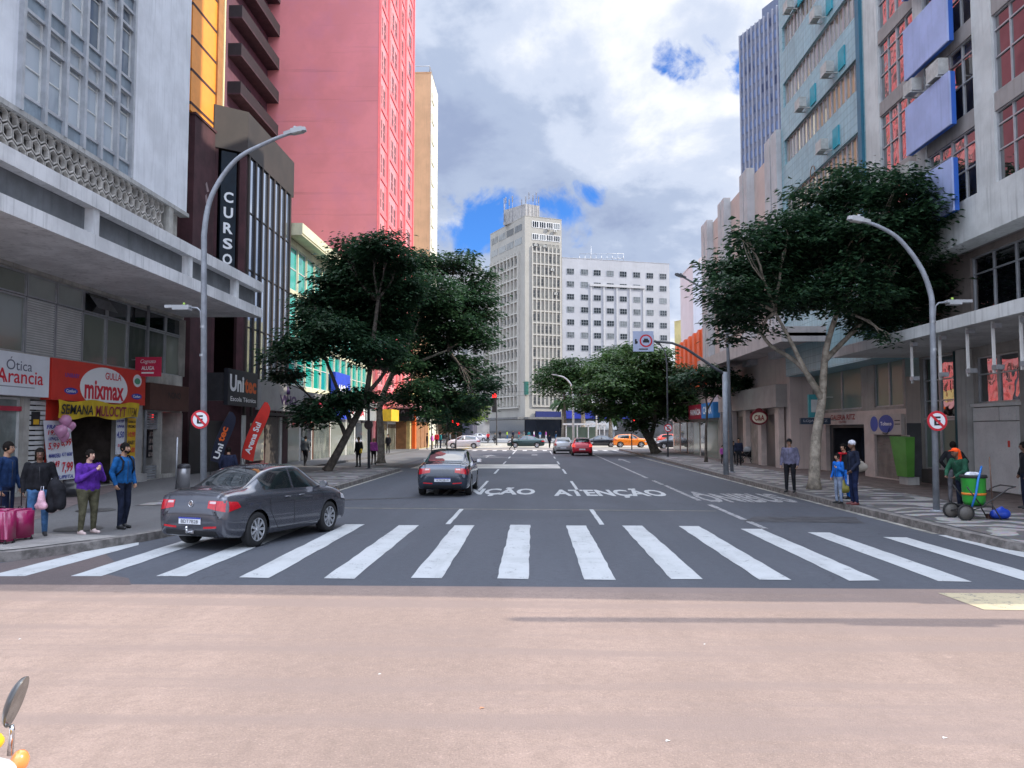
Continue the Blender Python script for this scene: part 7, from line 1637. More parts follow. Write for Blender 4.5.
def person(label, u, v, h, face, skin, top, bottom, shoes, pose='stand', near=True, hair=True, hairm=HAIR, hairlen=0, cap=None, stout=1., group='people on the pavements', arms=None, legs=None, lean=0., zg=.15, loc=None, long_coat=False, seat=None):
    """face = heading in degrees clockwise from +Y (0 = walks away from the camera, 90 = faces right)"""
    x, y = hitZ(u, v, zg) if loc is None else loc
    rt = thing('person', label, 'person', (x, y, zg), R(-face), group); s = h / 1.75; vx = (.013 if near else .03)
    P = lambda x_, y_, z_: Vector((x_ * s, y_ * s, z_ * s))
    hipz, dz = .93, 0
    if seat: hipz = seat / s; dz = hipz - .93
    L = lambda v_: Vector((v_.x, v_.y + lean * max(0, v_.z - hipz * s), v_.z - .18 * abs(lean) * max(0, v_.z - hipz * s)))
    T = lambda x_, y_, z_: L(P(x_, y_, z_ + dz))
    st = stout
    arms = arms or {}; LG = legs or {}
    A_ = {}
    for sd in (-1, 1):
        sh = T(sd * .185 * (st * .5 + .5), 0, 1.41); e, w_ = arms.get(sd, ((sd * .24 * st, -.03, 1.14), (sd * .235 * st, .07, .90))); A_[sd] = (sh, T(*e), T(*w_))
    G_ = {}
    for sd in (-1, 1):
        hp = P(sd * .09 * st, 0, hipz - .02); k_, an = LG.get(sd, ((sd * .10 * st, .02, .50), (sd * .11 * st, -.01, .09))); G_[sd] = (hp, P(*k_), P(*an))
    hc = T(0, .035, 1.635)
    fwd = Vector((0, 1, 0))
    # body: one continuous surface
    a = MB()
    a.ball(hc, .001, 4)
    a.v.clear(); a.f.clear(); a.m.clear(); a.sm.clear()
    a.ball(hc, 1, 16, 0, (.074 * s, .092 * s, .108 * s)); a.ball(hc + P(0, .018, -.052), 1, 12, 0, (.056 * s, .068 * s, .062 * s))
    capsule(a, hc + P(0, -.03, -.06), T(0, -.01, 1.42), .050 * s, .062 * s)
    capsule(a, hc + P(0, .088, .008), hc + P(0, .104, -.022), .010 * s, .015 * s, 8)
    for sd in (-1, 1): a.ball(hc + P(sd * .076, -.008, -.005), 1, 8, 0, (.012 * s, .020 * s, .030 * s))
    capsule(a, T(0, 0, 1.36), T(0, 0, 1.0), .080 * s * st, .09 * s * st)
    for sd in (-1, 1):
        sh, el, wr = A_[sd]; capsule(a, sh, el, .042 * s, .034 * s); capsule(a, el, wr, .034 * s, .024 * s)
        capsule(a, T(0, 0, 1.36), sh, .06 * s, .045 * s)
        hp, kn, an = G_[sd]; capsule(a, T(0, 0, 1.0) if not seat else P(0, 0, hipz), hp, .09 * s, .08 * s); capsule(a, hp, kn, .07 * s, .048 * s); capsule(a, kn, an, .046 * s, .034 * s)
        d = (wr - el).normalized(); side = Vector((sd, 0, 0)); nrm = d.cross(Vector((0, 1, 0))).normalized() if abs(d.y) < .9 else Vector((1, 0, 0)); ac = d.cross(nrm).normalized()
        pc = wr + d * .045 * s
        capsule(a, wr, wr + d * .03 * s, .024 * s, .03 * s, 8)
        for q in (-.022, -.007, .008, .022): capsule(a, wr + d * .02 * s + ac * q * s * .6, wr + d * .078 * s + ac * q * s, .017 * s, .013 * s, 6)
        for q, ln_ in ((-.026, .060), (-.009, .075), (.009, .070), (.026, .052)):
            k1 = wr + d * .078 * s + ac * q * s * 1.15; k2 = k1 + (d * .75 - nrm * .45 * sd).normalized() * ln_ * .55 * s; capsule(a, k1, k2, .0105 * s, .0095 * s, 6); capsule(a, k2, k2 + (d * .4 - nrm * .9 * sd).normalized() * ln_ * .45 * s, .0095 * s, .008 * s, 6)
        t0 = wr + d * .025 * s + ac * .026 * s; capsule(a, t0, t0 + (ac * .8 + d * .6).normalized() * .032 * s, .013 * s, .011 * s, 6); capsule(a, t0 + (ac * .8 + d * .6).normalized() * .032 * s, t0 + (ac * .8 + d * .6).normalized() * .032 * s + d * .026 * s, .011 * s, .009 * s, 6)
    blob('body', a, .0105 if near else .022, SK[skin], rt, 2)
    if near:
        a = MB()
        for sd in (-1, 1): a.ball(hc + P(sd * .030, .083, .012), 1, 8, 0, (.013 * s, .010 * s, .008 * s)); a.add([hc + P(sd * .012, .094, .032), hc + P(sd * .048, .082, .030), hc + P(sd * .048, .083, .037), hc + P(sd * .012, .096, .040)], [[0, 1, 2, 3]])
        a.build('eyes', mat('eye_dark', (.02, .012, .01), .3), rt, True)
        a = MB(); capsule(a, hc + P(-.018, .090, -.052), hc + P(.018, .090, -.052), .0055 * s, .0055 * s, 6); a.build('mouth', mat('lip', (.28, .10, .09), .5), rt, True)
    # jacket
    a = MB(); w_ = .075 * st; lowz = .90 if not long_coat else .62
    for sd in (-1, 1):
        capsule(a, T(sd * w_, .0, 1.34), T(sd * w_ * 1.0, .0, 1.06), .105 * s * (st * .6 + .4), .100 * s * st); capsule(a, T(sd * w_, 0, 1.06), T(sd * w_ * 1.05, 0, lowz + .07), .100 * s * st, .108 * s * st)
        sh, el, wr = A_[sd]; capsule(a, T(0, -.01, 1.40), sh + Vector((0, 0, -.028)) * s, .078 * s, .062 * s); capsule(a, sh, el, .068 * s * (st * .4 + .6), .054 * s * (st * .4 + .6)); capsule(a, el, wr - (wr - el).normalized() * .01, .054 * s * (st * .4 + .6), .040 * s)
        mdp = el.lerp(wr, .85); capsule(a, mdp, wr, .043 * s, .044 * s)
    capsule(a, T(0, -.012, 1.44), T(0, -.012, 1.40), .070 * s, .078 * s)
    capsule(a, T(0, .0, 1.33), T(0, .0, lowz + .06), .118 * s * (st * .6 + .4), .116 * s * st)
    a.add([], [])
    blob('jacket', a, vx, top, rt, 3)
    if near:      # zip line down the front
        a = MB(); yy = (.105 + .0) * (st * .6 + .4) ; pts_ = [T(0, .112 * (st * .55 + .45), z_) for z_ in (1.38, 1.25, 1.1, .95)]; a.tube(pts_, .006, 5); a.build('zip', DARKM, rt, True)
    a = MB()
    for sd in (-1, 1):
        hp, kn, an = G_[sd]; capsule(a, P(0, 0, hipz), hp, .105 * s * st, .098 * s * st); capsule(a, hp, kn, .094 * s * st, .064 * s * (st * .5 + .5)); capsule(a, kn, an + Vector((0, 0, .0)), .064 * s * (st * .5 + .5), .052 * s)
    blob('trousers', a, vx, bottom, rt, 3)
    for sd in (-1, 1):
        hp, kn, an = G_[sd]; a = MB(); gz = an.z; z0_ = gz - .05 * s
        capsule(a, an + Vector((0, -.035, -.045)) * s, an + Vector((sd * .015, .15, -.058)) * s, .042 * s, .034 * s); capsule(a, an, an + Vector((0, .03, -.03)) * s, .045 * s, .044 * s)
        o = blob('shoe', a, .014 if near else .03, shoes, rt, 2)
    if hair:
        a = MB(); a.ball(hc + P(0, -.014, .018), 1, 16, 0, (.088 * s, .103 * s, .110 * s))
        # cut away the face side
        keepv = MB(); bm = bmesh.new(); vs = [bm.verts.new(v_) for v_ in a.v]; bm.faces.ensure_lookup_table()
        for f in a.f:
            c_ = sum((Vector(a.v[i]) for i in f), Vector()) / len(f) - hc
            if c_.y > .045 * s and c_.z < .055 * s: continue
            if c_.z < -.055 * s and hairlen == 0: continue
            try: bm.faces.new([vs[i] for i in f])
            except ValueError: pass
        if hairlen:
            t_ = MB(); capsule(t_, hc + P(0, -.07, .0), hc + P(0, -.085, -hairlen), .062 * s, .045 * s)
            for sd in (-1, 1): capsule(t_, hc + P(sd * .062, -.03, .03), hc + P(sd * .07, -.04, -hairlen * .7), .026 * s, .02 * s)
            o_ = [bm.verts.new(v_) for v_ in t_.v]
            for f in t_.f:
                try: bm.faces.new([o_[i] for i in f])
                except ValueError: pass
        bmesh.ops.remove_doubles(bm, verts=bm.verts, dist=.0005)
        me = bpy.data.meshes.new('hair'); bm.to_mesh(me); bm.free(); me.materials.append(hairm); me.polygons.foreach_set('use_smooth', [True] * len(me.polygons)); ho = bpy.data.objects.new('hair', me); COL.objects.link(ho); ho.parent = rt
    if cap:
        cm_, kind = cap; a = MB(); c0 = hc + P(0, -.008, .045)
        if kind == 'beanie': a.ball(c0, 1, 16, 0, (.088 * s, .102 * s, .088 * s)); a.lathe([(.090 * s, -.02), (.094 * s, -.01), (.094 * s, .025), (.088 * s, .03)], c0, 16)
        else:
            a.ball(c0, 1, 16, 0, (.086 * s, .10 * s, .072 * s)); a.add([c0 + P(-.06, .07, .0), c0 + P(.06, .07, .0), c0 + P(.05, .165, -.012), c0 + P(-.05, .165, -.012), c0 + P(-.06, .07, .012), c0 + P(.06, .07, .012), c0 + P(.05, .165, -.004), c0 + P(-.05, .165, -.004)], [[0, 3, 2, 1], [4, 5, 6, 7], [0, 1, 5, 4], [2, 3, 7, 6], [1, 2, 6, 5], [3, 0, 4, 7]])
            if kind == 'flap': capsule(a, c0 + P(0, -.07, -.02), c0 + P(0, -.10, -.2), .07 * s, .08 * s); 
        a.build('cap', cm_, rt, True)
    rt['_hc'] = 0; del rt['_hc']
    return rt, A_, T, G_
def W2(rt, v): return rt.matrix_basis @ Vector(v)
NAVY = cloth('navy', (.012, .030, .085)); JET = cloth('black', (.014, .014, .017)); DENIM = cloth('denim', (.06, .14, .28)); PURP = cloth('purple', (.085, .025, .24)); OLIVE = cloth('olive', (.085, .080, .05))
BLUEJ = cloth('blue', (.012, .085, .24)); DKB = cloth('dark_blue', (.014, .018, .035)); GREYJ = cloth('grey_violet', (.12, .115, .17)); BRIGHTB = cloth('bright_blue', (.015, .13, .50)); PALED = cloth('pale_denim', (.20, .24, .32)); GREENW = cloth('work_green', (.02, .075, .045)); ORNG = cloth('orange', (.85, .08, .015)); MAR = cloth('maroon', (.12, .02, .02)); PINKJ = cloth('magenta', (.42, .09, .36)); GREYC = cloth('mid_grey', (.10, .11, .12)); WHT = cloth('white', (.6, .6, .66)); REDC = cloth('red', (.5, .02, .03)); TEALC = cloth('teal', (.03, .2, .22)); SANDC = cloth('sand', (.35, .29, .2)); LIME = cloth('lime', (.45, .7, .05))
SHW = mat('shoe_white', (.62, .48, .45), .6, .1); SHB = mat('shoe_black', (.012, .012, .014), .5, .1); SHR = mat('shoe_maroon', (.13, .03, .03), .5, .1)
walk = {-1: ((-.09, .16, .52), (-.09, .14, .09)), 1: ((.09, .06, .50), (.09, -.24, .14))}

def blobthing(name, label, cat, mb, m, loc, voxel=.02, group=None, part='body', extra=None):
    rt = thing(name, label, cat, loc, 0, group); b = MB(); b.v = [tuple(rt.matrix_basis.inverted() @ Vector(v)) for v in mb.v]; b.f = mb.f
    blob(part, b, voxel, m, rt, 3); return rt
# --- left group
p1, *_ = person('man with glasses in navy clothes at the left edge holding a suitcase', 4, 537, 1.78, 92, 'tan', NAVY, cloth('navy_trousers', (.012, .018, .045)), SHB, arms={-1: ((-.27, -.02, 1.13), (-.25, .10, .90)), 1: ((.27, -.02, 1.13), (.26, .08, .88))})
hc = Vector((0, .035, 1.635)) * (1.78 / 1.75); a = MB()
for sd in (-1, 1): a.tube([hc + Vector((sd * .034 + .022 * math.cos(q * .7), .105, .010 + .017 * math.sin(q * .7))) for q in range(10)], .003, 4); a.tube([hc + Vector((sd * .055, .10, .015)), hc + Vector((sd * .078, 0, .012))], .003, 4)
a.tube([hc + Vector((-.014, .107, .012)), hc + Vector((.014, .107, .012))], .003, 4); a.build('glasses', DARKM, p1, True)
p2, A2, T2, _ = person('woman in black jacket and blue jeans with a dark coat over her arm', 37, 536.5, 1.66, 145, 'brown', JET, DENIM, SHB, hairlen=.16, stout=1.15, arms={1: ((.27, -.02, 1.14), (.26, .04, .90)), -1: ((-.29, -.01, 1.14), (-.24, .20, 1.04))})
w = W2(p2, A2[-1][2]); a = MB(); capsule(a, w + Vector((.06, -.05, .02)), w + Vector((.16, -.1, -.1)), .10, .13); capsule(a, w + Vector((.02, -.05, -.05)), w + Vector((.04, -.1, -.42)), .09, .12); capsule(a, w + Vector((.2, -.12, -.1)), w + Vector((.24, -.15, -.38)), .11, .1)
blobthing('draped_coat', 'black coat draped over the forearm of the woman in jeans', 'coat', a, JET, tuple(w - Vector((0, 0, .5))), .025, part='coat')
a = MB(); bx, by, bz = w + Vector((-.06, -.25, -.25)); capsule(a, (bx, by, bz - .12), (bx, by, bz + .1), .085, .05); capsule(a, (bx - .05, by, bz - .14), (bx + .05, by, bz - .14), .07, .07)
rt = blobthing('carrier_bag', 'small pink and white plastic bag held against the dark coat', 'bag', a, mat('bag_pink', (.62, .35, .42), .4, .3, 8), (bx, by, bz - .22), .018); a = MB(); a.tube([(bx - .03, by, bz + .1), (bx - .02, by + .02, bz + .22), (bx + .02, by + .02, bz + .22), (bx + .03, by, bz + .1)], .006, 5); a.build('handle', WHT, rt)
p3, A3, T3, _ = person('stout person in purple jacket and olive trousers looking at their hands', 87, 534, 1.62, 112, 'light', PURP, OLIVE, SHW, hairlen=.03, stout=1.34, arms={-1: ((-.30, .06, 1.12), (-.05, .26, 1.33)), 1: ((.30, .06, 1.12), (.05, .26, 1.33))})
x, y, z = W2(p3, (.16, -.26, .84)); y += .1; a = MB(); capsule(a, (x - .14, y - .1, z - .02), (x + .14, y - .1, z), .12, .13); capsule(a, (x - .08, y - .1, z + .1), (x + .08, y - .1, z + .12), .10, .09)
rt = blobthing('shoulder_bag', 'slouchy black bag hanging from the shoulder of the purple jacket', 'bag', a, mat('black_leather', (.02, .02, .024), .35, .2, 5), (x, y, z - .15), .022); a = MB(); a.tube([(x - .1, y - .1, z + .15), tuple(W2(p3, (-.20, .06, 1.28))), tuple(W2(p3, (-.17, .0, 1.44))), tuple(W2(p3, (-.22, -.12, 1.2))), (x + .1, y - .1, z + .15)], .012, 6); a.build('strap', JET, rt)
p4, A4, T4, _ = person('man in blue jacket and dark trousers with a black backpack', 122, 528.5, 1.74, 108, 'tan', BLUEJ, DKB, SHB, legs={-1: ((-.10, .03, .50), (-.08, -.04, .09)), 1: ((.10, .06, .50), (.12, .06, .09))}, arms={-1: ((-.27, -.04, 1.15), (-.22, .08, .92)), 1: ((.27, -.03, 1.15), (.27, .08, .92))})
a = MB(); 
for sd in (-1, 1): capsule(a, W2(p4, (sd * .07, -.15, 1.30)), W2(p4, (sd * .08, -.16, 1.02)), .075, .09)
c_ = W2(p4, (0, -.2, .95)); rt = blobthing('backpack', 'black backpack worn by the man in the blue jacket', 'backpack', a, JET, tuple(c_), .02)
a = MB()
for sd in (-1, 1): a.tube([tuple(W2(p4, (sd * .11, -.12, 1.42))), tuple(W2(p4, (sd * .12, .0, 1.48))), tuple(W2(p4, (sd * .12, .12, 1.36))), tuple(W2(p4, (sd * .15, .12, 1.2))), tuple(W2(p4, (sd * .19, .0, 1.08)))], .018, 6)
a.build('strap', JET, rt)
# beard for the man in blue
a = MB(); hc = Vector((0, .035, 1.635)) * (1.74 / 1.75); capsule(a, hc + Vector((-.045, .05, -.062)), hc + Vector((.045, .05, -.062)), .026, .026); capsule(a, hc + Vector((0, .068, -.075)), hc + Vector((0, .066, -.09)), .028, .026); a.build('beard', HAIR, p4, True)
# suitcases
SC = mat('suitcase_magenta', (.30, .012, .085), .3, .08, 6, coat=.5)
def suitcase(label, u, v, w_, h_, d_, face):
    x, y = hitZ(u, v, .15); rt = thing('suitcase', label, 'suitcase', (x, y, .15), R(-face), 'magenta suitcases'); a = MB(); a.box(-w_ / 2, w_ / 2, -d_ / 2, d_ / 2, .05, h_)
    me = bpy.data.meshes.new('shell'); bm = bmesh.new(); vs = [bm.verts.new(q) for q in a.v]; [bm.faces.new([vs[i] for i in f]) for f in a.f]; bmesh.ops.bevel(bm, geom=bm.edges[:], offset=.045, segments=3, affect='EDGES'); [setattr(f, 'smooth', True) for f in bm.faces]; bm.to_mesh(me); bm.free(); me.materials.append(SC); o = bpy.data.objects.new('shell', me); COL.objects.link(o); o.parent = rt
    a = MB()
    for i in range(5): xx = -w_ / 2 + w_ * (i + 1) / 6; a.box(xx - .008, xx + .008, -d_ / 2 - .006, -d_ / 2 + .01, .10, h_ - .06)
    a.build('ribs', SC, rt, True)
    a = MB(); a.tube([(-.09, .06, h_ - .03), (-.09, .06, h_ + .30), (.09, .06, h_ + .30), (.09, .06, h_ - .03)], .011, 6); a.tube([(-.06, 0, h_ - .01), (-.05, 0, h_ + .03), (.05, 0, h_ + .03), (.06, 0, h_ - .01)], .012, 6); a.build('handle', DARKM, rt, True)
    for sx in (-1, 1):
        for sy in (-1, 1): a = MB(); a.lathe([(0, -.012), (.026, -.012), (.026, .012), (0, .012)], (sx * (w_ / 2 - .05), sy * (d_ / 2 - .04), .026), 12, 0, 'X'); a.tube([(sx * (w_ / 2 - .05), sy * (d_ / 2 - .04), .03), (sx * (w_ / 2 - .05), sy * (d_ / 2 - .04), .08)], .012, 6); a.build('wheel', BLACK, rt, True)
suitcase('lighter magenta suitcase at the very edge of the picture', 1, 544, .44, .62, .26, 10); suitcase('darker magenta suitcase beside the woman in jeans', 19, 540.5, .30, .58, .40, 30)
# seated man by the red feather banner + stool
x, y = -11.0, 27.8
rt = thing('stool', 'low dark stool under the seated man in a puffer jacket', 'stool', (x, y, .15)); a = MB(); a.lathe([(0, .42), (.17, .42), (.18, .45), (.17, .48), (0, .48)], (x, y, .15), 16); a.build('seat', DARKM, rt)
for q in range(4): an = math.tau * q / 4 + .7; a = MB(); a.tube([(x + .1 * math.cos(an), y + .1 * math.sin(an), .58), (x + .17 * math.cos(an), y + .17 * math.sin(an), .16)], .014, 6); a.build('leg', METAL, rt)
person('man in dark ribbed puffer jacket seated with his back to the road', 0, 0, 1.72, -10, 'tan', cloth('puffer', (.018, .022, .045)), DKB, SHB, loc=(x, y), seat=.58, stout=1.2, legs={-1: ((-.12, .42, .56), (-.13, .44, .09)), 1: ((.12, .42, .56), (.13, .44, .09))})
# farther along the left
def fp(label, u, vf, vh, face, skin, top, bottom, **k):
    zg = k.pop('zg', .15); x, y = hitZ(u, vf, zg); h = hitY(u, vh, y)[1] - zg; k.setdefault('shoes', SHB); sh = k.pop('shoes')
    return person(label, u, vf, max(1.1, min(1.9, h)), face, skin, top, bottom, sh, near=False, zg=zg, **k)
fp('person in grey jacket walking away past the racks behind the leaning tree', 305, 466, 436, 5, 'tan', GREYC, JET, legs=walk)
fp('person in black with a yellow bag beside the leaning tree trunk', 358.5, 467, 437, 200, 'brown', JET, JET)
fp('person in magenta jacket with fair hair between post and trunk', 373.5, 465, 438, 10, 'light', PINKJ, JET, hairm=mat('hair_fair', (.35, .22, .10), .5, .2, 20), hairlen=.12)
fp('person in black standing in front of the shops right of the pale trunk', 388, 453.5, 434, 190, 'tan', JET, JET)
x, y = hitZ(358.5, 467, .15); a = MB(); capsule(a, (x + .16, y - .2, .95), (x + .18, y - .2, 1.1), .08, .06); blobthing('hand_bag', 'small yellow bag carried by the dark figure at the leaning tree', 'bag', a, mat('bag_yellow', (.6, .42, .03), .6), (x + .17, y - .2, .86), .03)
for i, (u, vf, vh, fc, tp, bt_, lb) in enumerate(((427, 449.5, 433, 80, JET, DKB, 'leftmost dark figure with a red cap in the group waiting at the left crossing'), (432, 449, 433.5, 120, PINKJ, SANDC, 'figure in pale pink top in the group waiting at the left crossing'), (436.5, 448, 431, 200, REDC, JET, 'figure in red jacket in the group waiting at the left crossing'), (440.5, 448.5, 432, 60, TEALC, DKB, 'figure in teal top in the group waiting at the left crossing'), (444, 447, 431.5, 150, JET, GREYC, 'tall dark figure by the signal posts at the left crossing'), (450, 446.5, 432, 90, GREYC, DKB, 'figure in grey beside the white hatchback at the left crossing'))):
    fp(lb, u, vf, vh, fc, 'tan', tp, bt_, group='people waiting at the left crossing', zg=.02)
fp('figure in black striding across in front of the dark green saloon', 512, 450, 436, 80, 'tan', JET, JET, legs={-1: ((-.09, .22, .52), (-.09, .34, .10)), 1: ((.09, -.02, .50), (.09, -.36, .14))}, group='people crossing the avenue', zg=.01)
fp('figure in a dark top with a bicycle helmet crossing right of the green saloon', 549.5, 448, 434, 20, 'tan', DKB, JET, legs=walk, group='people crossing the avenue', zg=.01)
# riders beyond the junction
def rider(label, u, v, Y, top):
    x, z = hitY(u, v, Y); rt = thing('motorcycle', 'dark motorcycle under the ' + label + ' rider', 'motorcycle', (x, Y, .1), 0, 'motorcycles beyond the junction')
    for dy in (-.65, .65): a = MB(); a.lathe([(.22, -.05), (.3, -.04), (.3, .04), (.22, .05)], (x, Y + dy, .4), 16, 0, 'X'); a.build('wheel', BLACK, rt)
    a = MB(); a.tube([(x, Y - .6, .45), (x, Y - .1, .6), (x, Y + .3, .85), (x, Y + .65, .4)], [.08, .16, .14, .05], 8); a.tube([(x - .35, Y + .35, 1.1), (x, Y + .3, 1.0), (x + .35, Y + .35, 1.1)], .02, 5); a.build('body', DARKM, rt)
    person(label + ' rider on a motorcycle beyond the junction', 0, 0, 1.75, 180, 'tan', top, JET, SHB, loc=(x, Y), near=False, seat=.85, zg=.1, hair=False, cap=(BLACK, 'beanie'), legs={-1: ((-.2, .3, .62), (-.2, .1, .3)), 1: ((.2, .3, .62), (.2, .1, .3))}, arms={-1: ((-.26, .15, 1.2), (-.3, .38, 1.15)), 1: ((.26, .15, 1.2), (.3, .38, 1.15))}, group='riders beyond the junction')
rider('red-jacketed', 488, 438, 128, REDC); rider('grey-jacketed', 495, 440, 118, GREYC)
# crowd at the foot of the tower
cl_ = [JET, WHT, DKB, REDC, GREYC, TEALC, WHT, BLUEJ, PINKJ, JET, SANDC, DENIM]
nm_ = ['black', 'white', 'dark blue', 'red', 'grey', 'teal', 'white', 'blue', 'magenta', 'black', 'sand', 'denim']
where = ['before the dark shop at the left of the cream tower', 'left of the tower corner', 'at the tower corner', 'just right of the tower corner', 'outside the tower shops, near the corner', 'outside the middle of the tower shops', 'outside the tower shops right of the middle', 'outside the right end of the tower shops', 'between the tower and the bus shelter', 'beside the left end of the bus shelter', 'near the first dome', 'near the second dome']
for i, u in enumerate((500, 507, 513, 519, 524, 529, 534, 540, 546, 556, 571, 585)):
    fp('distant pedestrian in %s %s' % (nm_[i], where[i]), u, 438.8 + (i % 3) * .5, 429.8, (i * 77) % 360, 'tan', LIME if i == 1 else (ORNG if i in (10, 11) else cl_[i]), cl_[(i * 5 + 2) % 12], group='pedestrians on the far square', zg=.1, legs=walk if i % 2 else None)
bpy.data.objects[[o.name for o in bpy.data.objects if o.get('label', '').startswith('distant pedestrian in white left')][0]]['label'] = 'distant pedestrian in a lime vest left of the tower corner'
for o in bpy.data.objects:
    if o.get('label', '').startswith('distant pedestrian in sand'): o['label'] = 'distant pedestrian in orange near the first dome'
    if o.get('label', '').startswith('distant pedestrian in denim'): o['label'] = 'distant pedestrian in orange near the second dome'
# --- right pavement
person('man in cap and grey-violet jacket standing by the pale trunk', 790.5, 492.5, 1.72, 215, 'tan', GREYJ, JET, SHB, hair=True, cap=(JET, 'cap'), stout=1.12)
pc, Ac, _, _ = person('child in bright blue jacket and pale jeans near the kerb', 839, 503.5, 1.36, 250, 'tan', BRIGHTB, PALED, SHB, stout=.98, arms={-1: ((-.24, .0, 1.15), (-.14, .16, 1.25)), 1: ((.26, -.03, 1.14), (.27, .06, .92))})
pw, Aw, _, _ = person('woman in dark coat with red scarf behind the child', 845, 499, 1.60, 235, 'tan', JET, BRIGHTB, SHB, hair=True, hairlen=.05, stout=1.1)
q = W2(pw, (0, .06, 1.32)); a = MB(); 
for i in range(12): an = math.tau * i / 12; capsule(a, q + Vector((.10 * math.cos(an), .09 * math.sin(an), 0)), q + Vector((.10 * math.cos(an + .6), .09 * math.sin(an + .6), 0)), .035, .035, 8)
capsule(a, W2(pw, (.02, .13, 1.3)), W2(pw, (.03, .14, 1.1)), .04, .03); blobthing('scarf', 'red scarf wrapped round the neck of the woman behind the child', 'scarf', a, REDC, tuple(q - Vector((0, 0, .2))), .02, part='scarf')
pm, Am, _, _ = person('man in white knitted cap and dark jacket carrying bags at the kerb', 854.5, 505, 1.72, 265, 'brown', DKB, cloth('navy_jeans', (.012, .018, .05)), SHR, hair=False, cap=(WHT, 'beanie'), arms={-1: ((-.27, .0, 1.14), (-.22, .16, .96)), 1: ((.28, -.02, 1.14), (.26, .02, .92))})
q = W2(pm, (.20, -.22, 1.02)); a = MB(); capsule(a, q + Vector((-.1, -.05, -.06)), q + Vector((.14, -.05, -.02)), .12, .11); capsule(a, q + Vector((-.02, -.05, .06)), q + Vector((.08, -.05, .08)), .08, .07); rt = blobthing('shoulder_bag', 'beige shoulder bag on the man in the white cap', 'bag', a, mat('bag_beige', (.26, .23, .19), .8, .15), tuple(q - Vector((0, 0, .2))), .022); a = MB(); a.tube([tuple(q + Vector((-.1, -.05, .08))), tuple(W2(pm, (.17, .05, 1.42))), tuple(W2(pm, (.14, -.06, 1.45))), tuple(q + Vector((.14, -.05, .06)))], .015, 6); a.build('strap', mat('bag_beige', (.26, .23, .19)), rt)
q = W2(pm, (.30, -.12, .78)); rt = thing('carrier_bag', 'white printed carrier bag held low by the man in the white cap', 'bag', tuple(q - Vector((0, 0, .25))), R(15)); a = MB(); a.add([(-.15, -.03, 0), (.15, -.03, .0), (.15, .05, 0), (-.15, .05, 0), (-.13, 0, .40), (.13, 0, .40), (.13, .02, .40), (-.13, .02, .40)], [[0, 3, 2, 1], [4, 5, 6, 7], [0, 1, 5, 4], [1, 2, 6, 5], [2, 3, 7, 6], [3, 0, 4, 7]]); a.build('sack', mat('bag_white', (.52, .54, .72), .6, .15, 6), rt, True)
a = MB(); 
for i in range(9): a.ball((-.1 + (i % 3) * .09, -.033 - 0 + .018 * 0, .08 + (i // 3) * .1), .018, 6, 0, (1, .3, 1))
a.build('print', mat('ink_violet', (.15, .05, .3)), rt, True); a = MB(); a.tube([(-.06, .01, .4), (-.04, .01, .5), (.04, .01, .5), (.06, .01, .4)], .008, 5); a.build('handle', mat('bag_white', (.52, .54, .72)), rt, True)
q = W2(pw, (.05, .1, .38)); a = MB(); capsule(a, q + Vector((-.08, -.15, -.08)), q + Vector((.08, -.15, -.08)), .12, .12); capsule(a, q + Vector((0, -.15, .02)), q + Vector((0, -.15, .16)), .09, .04); blobthing('carrier_bag', 'bulging yellow-green bag between the child and the man in the white cap', 'bag', a, mat('bag_mustard', (.20, .18, .03), .5, .2), tuple(q - Vector((0, .15, .22))), .022)
pd, *_ = person('man in black hooded top and grey trousers facing the doorway', 955, 503, 1.70, 25, 'brown', JET, cloth('grey_trousers', (.09, .09, .10)), SHB, lean=.12, hair=True, arms={-1: ((-.33, -.02, 1.18), (-.20, .10, 1.0)), 1: ((.33, -.02, 1.18), (.20, .10, 1.0))})
# sweeper with cart
xs, ys_ = hitZ(977, 519, .15)
psw, Asw, _, _ = person('street sweeper in orange cap and green overalls bent over a cart', 0, 0, 1.62, 255, 'brown', GREENW, DKB, SHB, loc=(xs, ys_ + .5), lean=.28, hair=False, cap=(ORNG, 'flap'), stout=1.2, arms={-1: ((-.28, .16, 1.16), (-.16, .34, 1.02)), 1: ((.28, .16, 1.16), (.16, .34, 1.02))})
rt = thing('sweeper_cart', 'two-wheeled sweeping cart carrying a bright green drum', 'cart', (xs, ys_ - .1, .15))
X0 = hitY(974, 500, ys_ - .1)[0]; Yc_ = ys_ - .1
a = MB(); a.lathe([(0, .33), (.20, .33), (.23, .42), (.25, .92), (.26, .95)], (X0, Yc_, .15), 24); a.build('drum', mat('drum_green', (.03, .30, .035), .4, .1, 3, coat=.3), rt)
a = MB(); a.lathe([(.235, .55), (.245, .55), (.247, .60), (.237, .60)], (X0, Yc_, .15), 24); a.build('orange_band', mat('band_orange', (.7, .22, .03), .5), rt)
a = MB(); a.lathe([(.265, .93), (.28, .95), (.265, 1.0), (.24, .98), (.24, .9), (0, .9)], (X0, Yc_, .15), 24); a.build('rim', BLACK, rt)
a = MB(); capsule(a, (X0 - .08, Yc_, 1.1), (X0 + .08, Yc_ + .03, 1.1), .12, .11); a2 = MB(); a2.v = a.v; a2.f = a.f; 
rb = blobthing('rubbish_bag', 'white rubbish bag on top of the green drum', 'bag', a2, WHT, (X0, Yc_, 1.0), .02)
wx = hitY(958.5, 513, Yc_)[0]
